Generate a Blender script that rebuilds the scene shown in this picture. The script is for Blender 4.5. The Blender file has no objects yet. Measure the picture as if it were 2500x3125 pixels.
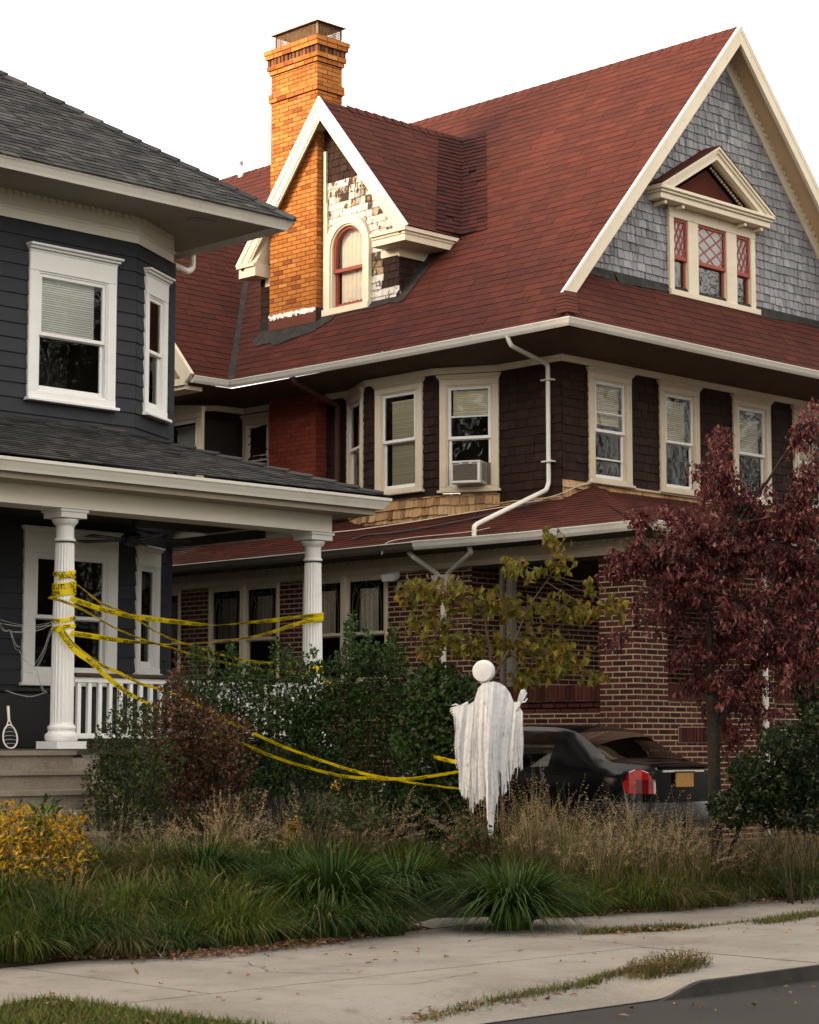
# Autumn street scene: a red roofed shingle house and a grey house with a porch dressed for Halloween.
# Units are metres. X runs along the street (away to the right), Y runs from the street to the back of the lots.
import bpy, math, random
from mathutils import Vector as V, Matrix, noise
R = random.Random(7)
rad, sin, cos, pi = math.radians, math.sin, math.cos, math.pi
sc = bpy.context.scene
COL = sc.collection

# ---------------------------------------------------------------- camera model (measured from the photograph's vanishing points)
FPX, TH, EYE = 6400.0, rad(45.35), 1.6
PT = math.atan((2258 - 1562.5) / FPX)
cT, sT, cP, sP = cos(TH), sin(TH), cos(PT), sin(PT)
def ray(x, y):
    r = (x - 1250) / FPX; v = (1562.5 - y) / FPX
    fw = cP - v * sP; u = sP + v * cP
    return V((r * sT + fw * cT, -r * cT + fw * sT, u))
def pt(x, y, X=None, Y=None, Z=None, D=None):
    """point of the world that lies on the given plane and is seen at photo pixel x, y"""
    d = ray(x, y)
    t = X / d.x if X is not None else Y / d.y if Y is not None else (Z - EYE) / d.z if Z is not None else D
    return V((d.x * t, d.y * t, d.z * t + EYE))
def ptp(x, y, P0, n):
    d = ray(x, y); E = V((0, 0, EYE))
    return E + d * ((P0 - E).dot(n) / d.dot(n))

cam = bpy.data.objects.new("camera", bpy.data.cameras.new("camera")); COL.objects.link(cam)
cam.data.sensor_fit = 'HORIZONTAL'; cam.data.sensor_width = 36; cam.data.lens = 36 * FPX / 2500
cam.data.clip_end = 2000
cam.data.dof.use_dof = True; cam.data.dof.focus_distance = 25.5; cam.data.dof.aperture_fstop = 6.3
cam.location = (0, 0, EYE)
cam.rotation_euler = (pi / 2 + PT, 0, TH - pi / 2)
sc.camera = cam

# ---------------------------------------------------------------- mesh builder
class Fr:
    """a flat frame: origin, a (along), b (up), c (outward)"""
    def __init__(s, O, u, v, n=None):
        s.O, s.u, s.v = V(O), V(u).normalized(), V(v).normalized()
        s.n = V(n).normalized() if n is not None else s.u.cross(s.v)
    def __call__(s, a, b, c=0.0): return s.O + s.u * a + s.v * b + s.n * c
class MB:
    def __init__(s): s.v, s.f, s.m = [], [], []
    def poly(s, pts, mi=0):
        i = len(s.v); s.v += [tuple(p) for p in pts]; s.f.append(tuple(range(i, i + len(pts)))); s.m.append(mi)
    def hexa(s, p, mi=0, skip=()):
        """8 corners: 0-3 one end loop, 4-7 other end loop"""
        i = len(s.v); s.v += [tuple(q) for q in p]
        for k, q in enumerate(((3, 2, 1, 0), (4, 5, 6, 7), (0, 1, 5, 4), (1, 2, 6, 5), (2, 3, 7, 6), (3, 0, 4, 7))):
            if k in skip: continue
            s.f.append(tuple(i + j for j in q)); s.m.append(mi)
    def box(s, x0, x1, y0, y1, z0, z1, mi=0):
        s.hexa([(x0, y0, z0), (x1, y0, z0), (x1, y1, z0), (x0, y1, z0), (x0, y0, z1), (x1, y0, z1), (x1, y1, z1), (x0, y1, z1)], mi)
    def fbox(s, F, a0, a1, b0, b1, c0, c1, mi=0):
        s.hexa([F(a0, b0, c0), F(a1, b0, c0), F(a1, b1, c0), F(a0, b1, c0), F(a0, b0, c1), F(a1, b0, c1), F(a1, b1, c1), F(a0, b1, c1)], mi)
    def mitre(s, F, Ln, k, a0, b0, b1, c0, c1, mi=0):
        """board along a rake whose upper end is cut plumb at the apex; k = up.x / d.x of the frame"""
        e0, e1 = Ln - k * b0, Ln - k * b1
        s.hexa([F(a0, b0, c0), F(e0, b0, c0), F(e1, b1, c0), F(a0, b1, c0), F(a0, b0, c1), F(e0, b0, c1), F(e1, b1, c1), F(a0, b1, c1)], mi)
    def bevbox(s, F, a0, a1, b0, b1, c0, c1, e=.006, mi=0):
        """box whose outer face has a small chamfer, so that its edges catch light"""
        s.hexa([F(a0, b0, c0), F(a1, b0, c0), F(a1, b1, c0), F(a0, b1, c0), F(a0, b0, c1 - e), F(a1, b0, c1 - e), F(a1, b1, c1 - e), F(a0, b1, c1 - e)], mi, skip=(1,))
        o = [F(a0, b0, c1 - e), F(a1, b0, c1 - e), F(a1, b1, c1 - e), F(a0, b1, c1 - e)]
        q = [F(a0 + e, b0 + e, c1), F(a1 - e, b0 + e, c1), F(a1 - e, b1 - e, c1), F(a0 + e, b1 - e, c1)]
        for k in range(4): s.poly([o[k], o[(k + 1) % 4], q[(k + 1) % 4], q[k]], mi)
        s.poly(q, mi)
    def beam(s, p, q, w, h, up=V((0, 0, 1)), mi=0):
        p, q = V(p), V(q); d = (q - p).normalized(); si = d.cross(up).normalized() * (w / 2); u2 = si.cross(d).normalized() * (h / 2)
        s.hexa([p - si - u2, p + si - u2, p + si + u2, p - si + u2, q - si - u2, q + si - u2, q + si + u2, q - si + u2], mi)
    def tube(s, pts, rr, n=8, mi=0, cap=True):
        pts = [V(p) for p in pts]; N = len(pts)
        rs = rr if isinstance(rr, (list, tuple)) else [rr] * N
        base = len(s.v); prev = None
        for i, p in enumerate(pts):
            d = (pts[min(i + 1, N - 1)] - pts[max(i - 1, 0)])
            d = d.normalized() if d.length > 1e-9 else V((0, 0, 1))
            if prev is None: a = d.orthogonal().normalized()
            else:
                a = prev - d * prev.dot(d)
                a = a.normalized() if a.length > 1e-6 else d.orthogonal().normalized()
            prev = a; b = d.cross(a)
            for k in range(n):
                t = 2 * pi * k / n; s.v.append(tuple(p + (a * cos(t) + b * sin(t)) * rs[i]))
        for i in range(N - 1):
            for k in range(n):
                k2 = (k + 1) % n
                s.f.append((base + i * n + k, base + i * n + k2, base + (i + 1) * n + k2, base + (i + 1) * n + k)); s.m.append(mi)
        if cap:
            s.f.append(tuple(base + k for k in reversed(range(n)))); s.m.append(mi)
            s.f.append(tuple(base + (N - 1) * n + k for k in range(n))); s.m.append(mi)
    def sweep(s, path, prof, closed=False, mi=0, dirs=None):
        """sweep a 2-D profile (out, up) along a horizontal path; out = right hand side of travel; mitred corners"""
        path = [V(p) for p in path]; N = len(path); base = len(s.v); m = len(prof)
        for i, p in enumerate(path):
            d0 = (p - path[i - 1]) if i > 0 else None; d1 = (path[i + 1] - p) if i < N - 1 else None
            def nr(d): return V((d.y, -d.x, 0)).normalized()
            if d0 is None: n = nr(d1)
            elif d1 is None: n = nr(d0)
            else:
                n = (nr(d0) + nr(d1)).normalized(); n = n / max(.3, n.dot(nr(d0)))
            for (o, u) in prof: s.v.append(tuple(p + n * o + V((0, 0, u))))
        for i in range(N - 1):
            for k in range(m if closed else m - 1):
                k2 = (k + 1) % m
                s.f.append((base + i * m + k, base + (i + 1) * m + k, base + (i + 1) * m + k2, base + i * m + k2)); s.m.append(mi)
        if closed:
            s.f.append(tuple(base + k for k in range(m))); s.m.append(mi)
            s.f.append(tuple(base + (N - 1) * m + k for k in reversed(range(m)))); s.m.append(mi)
    def lathe(s, prof, O=(0, 0, 0), n=24, mi=0, axis=None):
        base = len(s.v); O = V(O); m = len(prof)
        for (r, z) in prof:
            for k in range(n):
                t = 2 * pi * k / n
                s.v.append(tuple(O + V((r * cos(t), r * sin(t), z))))
        for i in range(m - 1):
            for k in range(n):
                k2 = (k + 1) % n
                s.f.append((base + i * n + k, base + i * n + k2, base + (i + 1) * n + k2, base + (i + 1) * n + k)); s.m.append(mi)
        s.f.append(tuple(base + k for k in reversed(range(n)))); s.m.append(mi)
        s.f.append(tuple(base + (m - 1) * n + k for k in range(n))); s.m.append(mi)
    def build(s, name, mats, parent=None, smooth=False, angle=None):
        L = V((0, 0, 0)); q = parent
        while q is not None: L += q.location; q = q.parent
        me = bpy.data.meshes.new(name)
        me.from_pydata([(x - L.x, y - L.y, z - L.z) for x, y, z in s.v], [], s.f)
        for mt in (mats if isinstance(mats, (list, tuple)) else [mats]): me.materials.append(mt)
        if any(s.m): me.polygons.foreach_set('material_index', s.m)
        if smooth: me.polygons.foreach_set('use_smooth', [True] * len(me.polygons))
        me.update()
        if smooth and angle: me.set_sharp_from_angle(angle=rad(angle))
        o = bpy.data.objects.new(name, me); COL.objects.link(o)
        if parent is not None: o.parent = parent
        return o
def tag(o, label=None, cat=None, group=None, kind=None):
    for k, x in (('label', label), ('category', cat), ('group', group), ('kind', kind)):
        if x: o[k] = x
    return o
def empty(name, loc, label, cat, group=None, rz=0):
    o = bpy.data.objects.new(name, None); COL.objects.link(o); o.location = loc; o.rotation_euler = (0, 0, rz); o.empty_display_size = .2
    return tag(o, label, cat, group)

# ---------------------------------------------------------------- courses: shingles, boards, bricks as real pieces
def spans_at(poly, b):
    xs = []
    for i in range(len(poly)):
        (a0, b0), (a1, b1) = poly[i], poly[(i + 1) % len(poly)]
        if (b0 <= b < b1) or (b1 <= b < b0): xs.append(a0 + (a1 - a0) * (b - b0) / (b1 - b0))
    xs.sort(); return (xs[0], xs[-1]) if len(xs) > 1 else None
def courses(mb, F, poly, row, wid, gap=.004, th=.014, brick=False, joint=.010, holes=(), mf=None, back=1, lap=.25, rj=.0, rough=.0, half=False, sag=None, rng=None):
    """fill a polygon of the frame F with rows of pieces. Shingles are wedges (thick at their lower edge);
    bricks are blocks standing proud of a mortar sheet. back = material slot of the sheet behind."""
    r_ = rng or R
    bmin = min(b for a, b in poly); bmax = max(b for a, b in poly)
    n = max(1, int(math.ceil((bmax - bmin) / row - 1e-6)))
    for k in range(n):
        b0 = bmin + k * row; b1 = min(b0 + row, bmax)
        e = (b1 - b0) * .03
        s0, s1 = spans_at(poly, b0 + e), spans_at(poly, b1 - e)
        s0, s1 = s0 or s1, s1 or s0
        if not s0: continue
        mid = (b0 + b1) / 2
        cuts = sorted((h[0], h[1]) for h in holes if h[2] < mid < h[3])
        lo, hi = min(s0[0], s1[0]), max(s0[1], s1[1])
        segs = []; x = lo
        for c0, c1 in cuts:
            if c0 > x: segs.append((x, min(c0, hi)))
            x = max(x, c1)
        if x < hi: segs.append((x, hi))
        w0 = (wid[0] + wid[1]) / 2
        for g0, g1 in segs:
            lim0 = (max(s0[0], g0), min(s0[1], g1)); lim1 = (max(s1[0], g0), min(s1[1], g1))
            cl0 = lambda t: min(max(t, lim0[0]), lim0[1]); cl1 = lambda t: min(max(t, lim1[0]), lim1[1])
            mb.poly([F(lim0[0], b0, 0), F(lim0[1], b0, 0), F(lim1[1], b1, 0), F(lim1[0], b1, 0)], back)
            if brick or half: a = math.floor(g0 / w0) * w0 - (w0 / 2 if k % 2 else 0)
            else: a = g0 - r_.random() * wid[0] * (g0 == lo)
            while a < g1:
                w = w0 if brick else r_.uniform(*wid)
                s, t = a + (0 if brick else 0), a + w - (joint if brick else gap)
                a += w
                S0, T0, S1, T1 = cl0(s), cl0(t), cl1(s), cl1(t)
                if T0 - S0 < .004 and T1 - S1 < .004: continue
                if brick and (T0 - S0) < .02: continue
                j = r_.uniform(-rj, rj); cc = r_.uniform(0, rough)
                mi = mf(( S0 + T0) / 2, mid) if mf else 0
                if mi is None: continue
                dz = sag((S0 + T0) / 2, mid) if sag else 0
                if brick:
                    p = [F(S0, b0, -.002), F(T0, b0, -.002), F(T1, b1 - joint, -.002), F(S1, b1 - joint, -.002), F(S0, b0, th + cc), F(T0, b0, th + cc), F(T1, b1 - joint, th + cc), F(S1, b1 - joint, th + cc)]
                    mb.hexa(p, mi, skip=(0,))
                else:
                    lp = lap * row if b1 < bmax - 1e-6 else 0
                    tw = r_.uniform(-rough, rough)
                    p = [F(S0, b0 + j, .001), F(T0, b0 + j, .001), F(T1, b1 + lp, .001), F(S1, b1 + lp, .001), F(S0, b0 + j, th + cc), F(T0, b0 + j, th + cc + tw), F(T1, b1 + lp, .0025), F(S1, b1 + lp, .0025)]
                    mb.hexa(p, mi, skip=(0, 4))

# ---------------------------------------------------------------- materials
def mat(name, col, rough=.8, ramp=None, noise=None, streak=None, bump=None, metal=0, spec=.5, coat=0, trans=0, sheen=0, subs=0, patch=None):
    """ramp: list of colours picked per piece (random per island); noise: (scale, colour, amount, lo, hi) blotches;
    streak: the same, drawn out along z; bump: (scale, strength, distance); patch: as noise but hard edged (chips, peeling)"""
    m = bpy.data.materials.new(name); m.use_nodes = True
    N, L = m.node_tree.nodes, m.node_tree.links
    b = N['Principled BSDF']; b.inputs['Roughness'].default_value = rough; b.inputs['Metallic'].default_value = metal
    b.inputs['Specular IOR Level'].default_value = spec if rough < .5 else min(spec, .12)
    if coat: b.inputs['Coat Weight'].default_value = coat; b.inputs['Coat Roughness'].default_value = .08
    rgba = lambda c: (c[0], c[1], c[2], 1)
    src = None
    if ramp:
        g = N.new('ShaderNodeNewGeometry'); r = N.new('ShaderNodeValToRGB'); r.color_ramp.interpolation = 'LINEAR'
        el = r.color_ramp.elements
        while len(el) < len(ramp): el.new(.5)
        for i, c in enumerate(ramp): el[i].position = i / (len(ramp) - 1); el[i].color = rgba(c)
        L.new(g.outputs['Random Per Island'], r.inputs[0]); src = r.outputs[0]
    tc = N.new('ShaderNodeTexCoord')
    def blot(spec_, mapscale):
        nonlocal src
        scale, c, amt, lo, hi = spec_
        mp = N.new('ShaderNodeMapping'); mp.inputs['Scale'].default_value = mapscale; L.new(tc.outputs['Object'], mp.inputs[0])
        nz = N.new('ShaderNodeTexNoise'); nz.inputs['Scale'].default_value = scale; nz.inputs['Detail'].default_value = 6; nz.inputs['Roughness'].default_value = .65
        L.new(mp.outputs[0], nz.inputs['Vector'])
        mr = N.new('ShaderNodeMapRange'); mr.inputs[1].default_value = lo; mr.inputs[2].default_value = hi; mr.inputs[4].default_value = amt
        L.new(nz.outputs[0], mr.inputs[0])
        mx = N.new('ShaderNodeMix'); mx.data_type = 'RGBA'
        L.new(mr.outputs[0], mx.inputs[0])
        if src is not None: L.new(src, mx.inputs[6])
        else: mx.inputs[6].default_value = rgba(col)
        mx.inputs[7].default_value = rgba(c); src = mx.outputs[2]
    if noise:
        for q in (noise if isinstance(noise, list) else [noise]): blot(q, (1, 1, 1))
    if streak: blot(streak, (1, 1, .12))
    if patch: blot(patch, (1, 1, .6))
    if src is not None: L.new(src, b.inputs['Base Color'])
    else: b.inputs['Base Color'].default_value = rgba(col)
    if bump:
        nz = N.new('ShaderNodeTexNoise'); nz.inputs['Scale'].default_value = bump[0]; nz.inputs['Detail'].default_value = 5
        L.new(tc.outputs['Object'], nz.inputs['Vector'])
        bp = N.new('ShaderNodeBump'); bp.inputs['Strength'].default_value = bump[1]; bp.inputs['Distance'].default_value = bump[2]
        L.new(nz.outputs[0], bp.inputs['Height']); L.new(bp.outputs[0], b.inputs['Normal'])
    if trans:     # thin leaf / cloth: some light comes through
        tr = N.new('ShaderNodeBsdfTranslucent'); ms = N.new('ShaderNodeMixShader'); ms.inputs[0].default_value = trans
        if src is not None: L.new(src, tr.inputs[0])
        else: tr.inputs[0].default_value = rgba(col)
        L.new(b.outputs[0], ms.inputs[1]); L.new(tr.outputs[0], ms.inputs[2]); L.new(ms.outputs[0], N['Material Output'].inputs[0])
    return m
def glassmat(name, tint, gloss=1.0, wav=.0, ior=1.45):
    m = bpy.data.materials.new(name); m.use_nodes = True
    N, L = m.node_tree.nodes, m.node_tree.links; N.remove(N['Principled BSDF'])
    t = N.new('ShaderNodeBsdfTransparent'); t.inputs[0].default_value = (*tint, 1)
    g = N.new('ShaderNodeBsdfGlossy'); g.inputs['Roughness'].default_value = .02; g.inputs[0].default_value = (gloss, gloss, gloss, 1)
    fr = N.new('ShaderNodeFresnel'); fr.inputs[0].default_value = ior
    ms = N.new('ShaderNodeMixShader'); L.new(fr.outputs[0], ms.inputs[0]); L.new(t.outputs[0], ms.inputs[1]); L.new(g.outputs[0], ms.inputs[2])
    if wav:
        tc = N.new('ShaderNodeTexCoord'); nz = N.new('ShaderNodeTexNoise'); nz.inputs['Scale'].default_value = 3.0; L.new(tc.outputs['Object'], nz.inputs['Vector'])
        bp = N.new('ShaderNodeBump'); bp.inputs['Strength'].default_value = wav; bp.inputs['Distance'].default_value = .05
        L.new(nz.outputs[0], bp.inputs['Height']); L.new(bp.outputs[0], g.inputs['Normal'])
    L.new(ms.outputs[0], N['Material Output'].inputs[0]); return m

M = {}
M['roof_red'] = mat('red asphalt shingle', (.15, .03, .025), .9, ramp=[(.047, .0140, .0100), (.066, .0175, .0118), (.058, .0160, .0112), (.082, .0205, .0132), (.067, .0185, .0132)], noise=[(1.2, (.043, .011, .0095), .5, .45, .7), (60, (.034, .011, .0095), .35, .5, .7)], patch=(14, (.26, .19, .15), .8, .772, .785), bump=(220, .35, .004))
M['roof_under'] = mat('dark roof felt', (.012, .007, .006), .95)
M['roof_grey'] = mat('charcoal laminated shingle', (.07, .07, .07), .9, ramp=[(.012, .012, .0125), (.026, .0255, .025), (.052, .050, .048), (.017, .017, .0175), (.036, .035, .0335), (.066, .063, .060)], noise=(60, (.025, .025, .025), .4, .48, .7), bump=(220, .35, .004))
M['brown'] = mat('dark brown painted shingle', (.03, .015, .012), .75, ramp=[(.018, .0085, .0062), (.029, .0135, .0095), (.023, .0105, .0076), (.036, .017, .012)], streak=(14, (.016, .009, .008), .6, .45, .75), bump=(40, .25, .006))
M['brown_under'] = mat('dark wall backing', (.006, .004, .004), .95)
M['bare'] = mat('bare weathered cedar shingle', (.4, .23, .10), .8, ramp=[(.27, .14, .055), (.50, .31, .15), (.38, .21, .09), (.56, .38, .21), (.16, .075, .035)], streak=(22, (.06, .032, .018), .8, .5, .75), bump=(60, .3, .005))
M['gable'] = mat('silver grey weathered shingle', (.25, .25, .26), .8, ramp=[(.18, .178, .188), (.27, .267, .28), (.22, .218, .23), (.33, .325, .335)], streak=(16, (.03, .028, .028), .85, .5, .74), bump=(50, .3, .005))
M['peel'] = mat('white paint peeling from shingles', (.7, .68, .63), .7, ramp=[(.50, .475, .435), (.57, .54, .50), (.46, .43, .385)], patch=(9, (.075, .042, .024), .95, .56, .60), streak=(30, (.3, .22, .14), .5, .55, .7))
M['peel2'] = mat('badly peeled shingle', (.7, .68, .63), .7, ramp=[(.50, .475, .435), (.34, .24, .14), (.07, .042, .028), (.54, .51, .46)], patch=(11, (.04, .024, .015), .95, .49, .53))
M['cream'] = mat('cream painted trim', (.68, .595, .46), .55, noise=[(1.3, (.55, .455, .32), .6, .45, .75), (14, (.40, .30, .19), .6, .60, .72)], bump=(30, .08, .004))
M['creamlow'] = mat('weathered cream window casing', (.63, .545, .415), .6, noise=[(2.2, (.50, .40, .27), .5, .45, .7)], patch=(16, (.26, .19, .13), .85, .665, .69), bump=(30, .1, .004))
M['white'] = mat('white paint', (.77, .765, .745), .5, noise=[(1.5, (.65, .63, .59), .5, .45, .75), (20, (.50, .46, .41), .45, .60, .73)])
M['gutter'] = mat('white aluminium gutter', (.70, .67, .60), .38, noise=[(.9, (.50, .43, .31), .6, .50, .75), (9, (.42, .34, .22), .45, .62, .74)])
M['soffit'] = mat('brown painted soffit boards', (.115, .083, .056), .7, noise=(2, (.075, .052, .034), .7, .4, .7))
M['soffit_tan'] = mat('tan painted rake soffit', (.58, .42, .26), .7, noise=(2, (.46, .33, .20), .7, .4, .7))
M['redtrim'] = mat('brick red sash paint', (.30, .075, .05), .5, noise=(4, (.24, .055, .04), .6, .4, .7))
M['paintbrick'] = mat('red painted brick', (.17, .035, .02), .75, ramp=[(.15, .03, .018), (.18, .038, .023), (.20, .046, .027)], noise=(7, (.10, .022, .014), .6, .5, .7), patch=(9, (.42, .26, .10), .9, .735, .75))
M['paintmortar'] = mat('red painted mortar', (.12, .026, .016), .8)
M['chim'] = mat('yellow ochre chimney brick', (.5, .24, .07), .85, ramp=[(.17, .050, .016), (.36, .128, .026), (.43, .165, .037), (.385, .142, .030), (.29, .092, .022), (.48, .205, .060)], noise=[(3, (.28, .10, .04), .55, .5, .72), (45, (.15, .05, .03), .5, .58, .7)], bump=(90, .3, .004))
M['chimsoot'] = mat('sooty chimney brick', (.16, .065, .03), .9, ramp=[(.05, .024, .015), (.20, .08, .034), (.10, .042, .022)])
M['chimmortar'] = mat('dark brown mortar', (.10, .04, .022), .95, noise=(8, (.17, .075, .04), .6, .45, .7))
M['mortar'] = mat('buff mortar', (.44, .35, .245), .95, noise=[(1.1, (.27, .21, .145), .8, .45, .68), (6, (.34, .26, .18), .6, .45, .7)], bump=(120, .3, .003))
M['brick'] = mat('dark red brick', (.07, .02, .016), .85, ramp=[(.038, .0115, .0095), (.078, .022, .016), (.056, .0165, .0125), (.098, .030, .020), (.066, .019, .014), (.030, .0105, .0095)], noise=(40, (.035, .013, .012), .5, .5, .7), bump=(110, .3, .003))
M['tar'] = mat('roofing tar', (.022, .020, .018), .75, noise=(7, (.055, .05, .045), .8, .45, .7), bump=(25, .6, .02))
M['siding'] = mat('charcoal clapboard paint', (.022, .023, .028), .6, ramp=[(.027, .0285, .034), (.034, .036, .042), (.030, .032, .0375)], noise=(2.5, (.042, .044, .052), .5, .5, .75), bump=(16, .1, .004))
M['siding_under'] = mat('clapboard shadow gap', (.006, .006, .007), .9)
M['greytrim'] = mat('pale cream porch paint', (.84, .79, .70), .5, noise=(1.2, (.76, .70, .60), .5, .45, .75))
M['greysoffit'] = mat('putty soffit paint', (.36, .31, .25), .65, noise=(1.2, (.30, .255, .20), .5, .45, .75))
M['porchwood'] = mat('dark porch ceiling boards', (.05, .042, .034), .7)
M['room'] = mat('dim room', (.02, .017, .014), .9)
M['room_warm'] = mat('dim room wall', (.05, .04, .03), .9)
M['blind'] = mat('cream slatted blind', (.70, .63, .46), .6, ramp=[(.64, .57, .41), (.76, .69, .51)])
M['blind_white'] = mat('white slatted blind', (.62, .62, .58), .6, ramp=[(.56, .56, .52), (.66, .66, .62)])
M['curtain'] = mat('cream curtain cloth', (.74, .66, .52), .9, noise=(10, (.60, .52, .40), .6, .4, .7), trans=.2)
M['lace'] = mat('dull drawn curtain', (.72, .65, .53), .9, noise=(6, (.50, .45, .36), .6, .4, .7))
M['glass'] = glassmat('window glass', (.95, .96, .95), 1.0, .15, 1.36)
M['glass_clear'] = glassmat('clear window glass', (.97, .97, .96), 1.0, .1, 1.22)
M['glass_old'] = glassmat('old wavy window glass', (.94, .95, .93), 1.0, .35, 1.40)
M['glass_gable'] = glassmat('window glass facing the sky', (.85, .85, .85), 1.0, .1, 1.7)
M['glass_car'] = glassmat('tinted car glass', (.50, .53, .52), 1.0, .0, 1.30)
M['lead'] = mat('lead came', (.24, .19, .14), .5, metal=.3)
M['rust'] = mat('rusty steel', (.20, .125, .07), .6, metal=.4, noise=(7, (.09, .05, .03), .7, .4, .7))
M['metal'] = mat('galvanised steel', (.62, .60, .55), .35, metal=.8, noise=(5, (.35, .27, .2), .5, .5, .7))
M['black'] = mat('black plastic', (.012, .012, .013), .45)
M['acwhite'] = mat('off white painted steel', (.60, .58, .54), .4, noise=(6, (.40, .36, .30), .6, .55, .75))
M['acgrille'] = mat('dirty condenser fins', (.16, .125, .10), .6, metal=.2, noise=(40, (.42, .35, .26), .9, .66, .70))
M['cable'] = mat('pale cable sheath', (.60, .50, .38), .6)
M['cable_dark'] = mat('dark grey cable sheath', (.06, .052, .046), .6)
M['concrete'] = mat('sidewalk concrete', (.20, .182, .160), .9, noise=[(.7, (.135, .120, .102), .9, .44, .66), (3.2, (.105, .092, .077), .8, .55, .72), (17, (.11, .094, .078), .8, .62, .68), (40, (.30, .275, .245), .6, .55, .70), (90, (.12, .105, .09), .8, .57, .66)], bump=(90, .5, .006))
M['stone'] = mat('worn concrete step', (.20, .17, .135), .9, noise=[(3, (.12, .10, .08), .7, .42, .7), (40, (.33, .28, .22), .5, .5, .7)], bump=(60, .4, .006))
M['asphalt'] = mat('asphalt', (.030, .0275, .0265), .9, noise=[(1.0, (.022, .021, .020), .7, .4, .7), (180, (.065, .06, .055), .7, .6, .7)], bump=(200, .5, .005))
M['soil'] = mat('dark planting soil', (.013, .010, .0065), 1.0, noise=[(3, (.018, .017, .007), .8, .4, .7), (30, (.03, .02, .011), .8, .55, .7)], bump=(25, .8, .03))
M['earth'] = mat('far ground', (.05, .05, .03), 1.0, noise=(2, (.03, .04, .015), .8, .4, .6))
M['tape'] = mat('yellow plastic tape', (.86, .68, .008), .4, noise=(5, (.70, .53, .006), .5, .4, .7), trans=.25, spec=.3)
M['ink'] = mat('black print', (.012, .011, .010), .5)
# ---------------------------------------------------------------- windows
def window(par, F, a0, a1, b0, b1, trim='creamlow', cs=.11, ch=.15, cb=.07, crown=.07, sashm='white', sw=.042, rails=(), meet=.5, blind=None, glass='glass', sillout=.075, room='room', crownout=.085, name='window', curtain=None):
    mb = MB(); oa0, oa1, ob0, ob1 = a0 + cs, a1 - cs, b0 + cb, b1 - ch
    mb.bevbox(F, a0, oa0, ob0, ob1, -.01, .045); mb.bevbox(F, oa1, a1, ob0, ob1, -.01, .045)
    mb.bevbox(F, a0, a1, ob1, b1 - crown, -.01, .048)
    for k in range(3):
        t = k / 2; mb.bevbox(F, a0 - .008 - .03 * t, a1 + .008 + .03 * t, b1 - crown + crown * k / 3 + .0005, b1 - crown + crown * (k + 1) / 3, -.01, .053 + (crownout - .053) * t, .005)
    mb.bevbox(F, a0 - .03, a1 + .03, b0, b0 + .035, -.01, sillout); mb.bevbox(F, a0, a1, b0 + .0355, ob0, -.01, .05)
    # stop moulding inside the casing
    for (p, q, r, s) in ((oa0, oa0 + .018, ob0, ob1), (oa1 - .018, oa1, ob0, ob1), (oa0 + .018, oa1 - .018, ob1 - .018, ob1), (oa0 + .018, oa1 - .018, ob0, ob0 + .02)):
        mb.fbox(F, p, q, r, s, -.05, .03)
    w = mb.build(name, M[trim], par)
    i0, i1, j0, j1 = oa0 + .018, oa1 - .018, ob0 + .02, ob1 - .018
    jm = j1 - (j1 - j0) * meet
    sb = MB()
    def frame(p, q, r, s, c, bot=1.0):
        sb.bevbox(F, p, p + sw, r, s, c - .03, c, .004); sb.bevbox(F, q - sw, q, r, s, c - .03, c, .004)
        sb.bevbox(F, p + sw, q - sw, s - sw, s, c - .03, c, .004); sb.bevbox(F, p + sw, q - sw, r, r + sw * bot, c - .03, c, .004)
    frame(i0, i1, jm - .02, j1, .016); frame(i0 + .002, i1 - .002, j0, jm + .012, -.016, 1.25)
    for f in rails:
        y = j1 - (j1 - j0) * f; sb.bevbox(F, i0 + sw, i1 - sw, y - .012, y + .012, -.01, .012, .004)
    sb.build('sash', M[sashm], w)
    gb = MB(); gb.poly([F(i0, jm, 0), F(i1, jm, 0), F(i1, j1, 0), F(i0, j1, 0)]); gb.poly([F(i0, j0, -.034), F(i1, j0, -.034), F(i1, jm, -.034), F(i0, jm, -.034)])
    gb.build('pane', M[glass], w)
    if blind:
        bm_, top, bot, in0, in1 = blind
        bb = MB(); y = j1 - (j1 - j0) * top; yb = j1 - (j1 - j0) * bot
        x0, x1 = i0 + (i1 - i0) * in0 + .02, i1 - (i1 - i0) * in1 - .02
        bb.fbox(F, x0, x1, y - .03, y, -.09, -.055)
        y -= .03
        while y > yb:
            bb.poly([F(x0, y - .022, -.062), F(x1, y - .022, -.062), F(x1, y + .004, -.075), F(x0, y + .004, -.075)]); y -= .026
        bb.fbox(F, x0, x1, y, y + .02, -.085, -.06)
        bb.build('blind', M[bm_], w)
    if curtain:
        cm, c0, c1, top, bot = curtain
        cb_ = MB(); n = 40; pr = []
        for k in range(n + 1):
            t = k / n; a = i0 + (i1 - i0) * (c0 + (c1 - c0) * t); c = -.12 + .012 * sin(t * 31) + .008 * sin(t * 57 + 1)
            pr.append((a, c))
        y0, y1 = j1 - (j1 - j0) * bot, j1 - (j1 - j0) * top
        for k in range(n): cb_.poly([F(pr[k][0], y0, pr[k][1]), F(pr[k + 1][0], y0, pr[k + 1][1]), F(pr[k + 1][0], y1, pr[k + 1][1]), F(pr[k][0], y1, pr[k][1])])
        cb_.build('curtain', M[cm], w)
    rb = MB(); d = -.75
    P = [(i0 - .02, j0 - .02), (i1 + .02, j0 - .02), (i1 + .02, j1 + .02), (i0 - .02, j1 + .02)]
    for k in range(4):
        (p, q), (r, s) = P[k], P[(k + 1) % 4]
        rb.poly([F(p, q, -.05), F(r, s, -.05), F(r, s, d), F(p, q, d)])
    rb.poly([F(*p, d) for p in P]); rb.build('window_recess', M[room], w)
    return w
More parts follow.
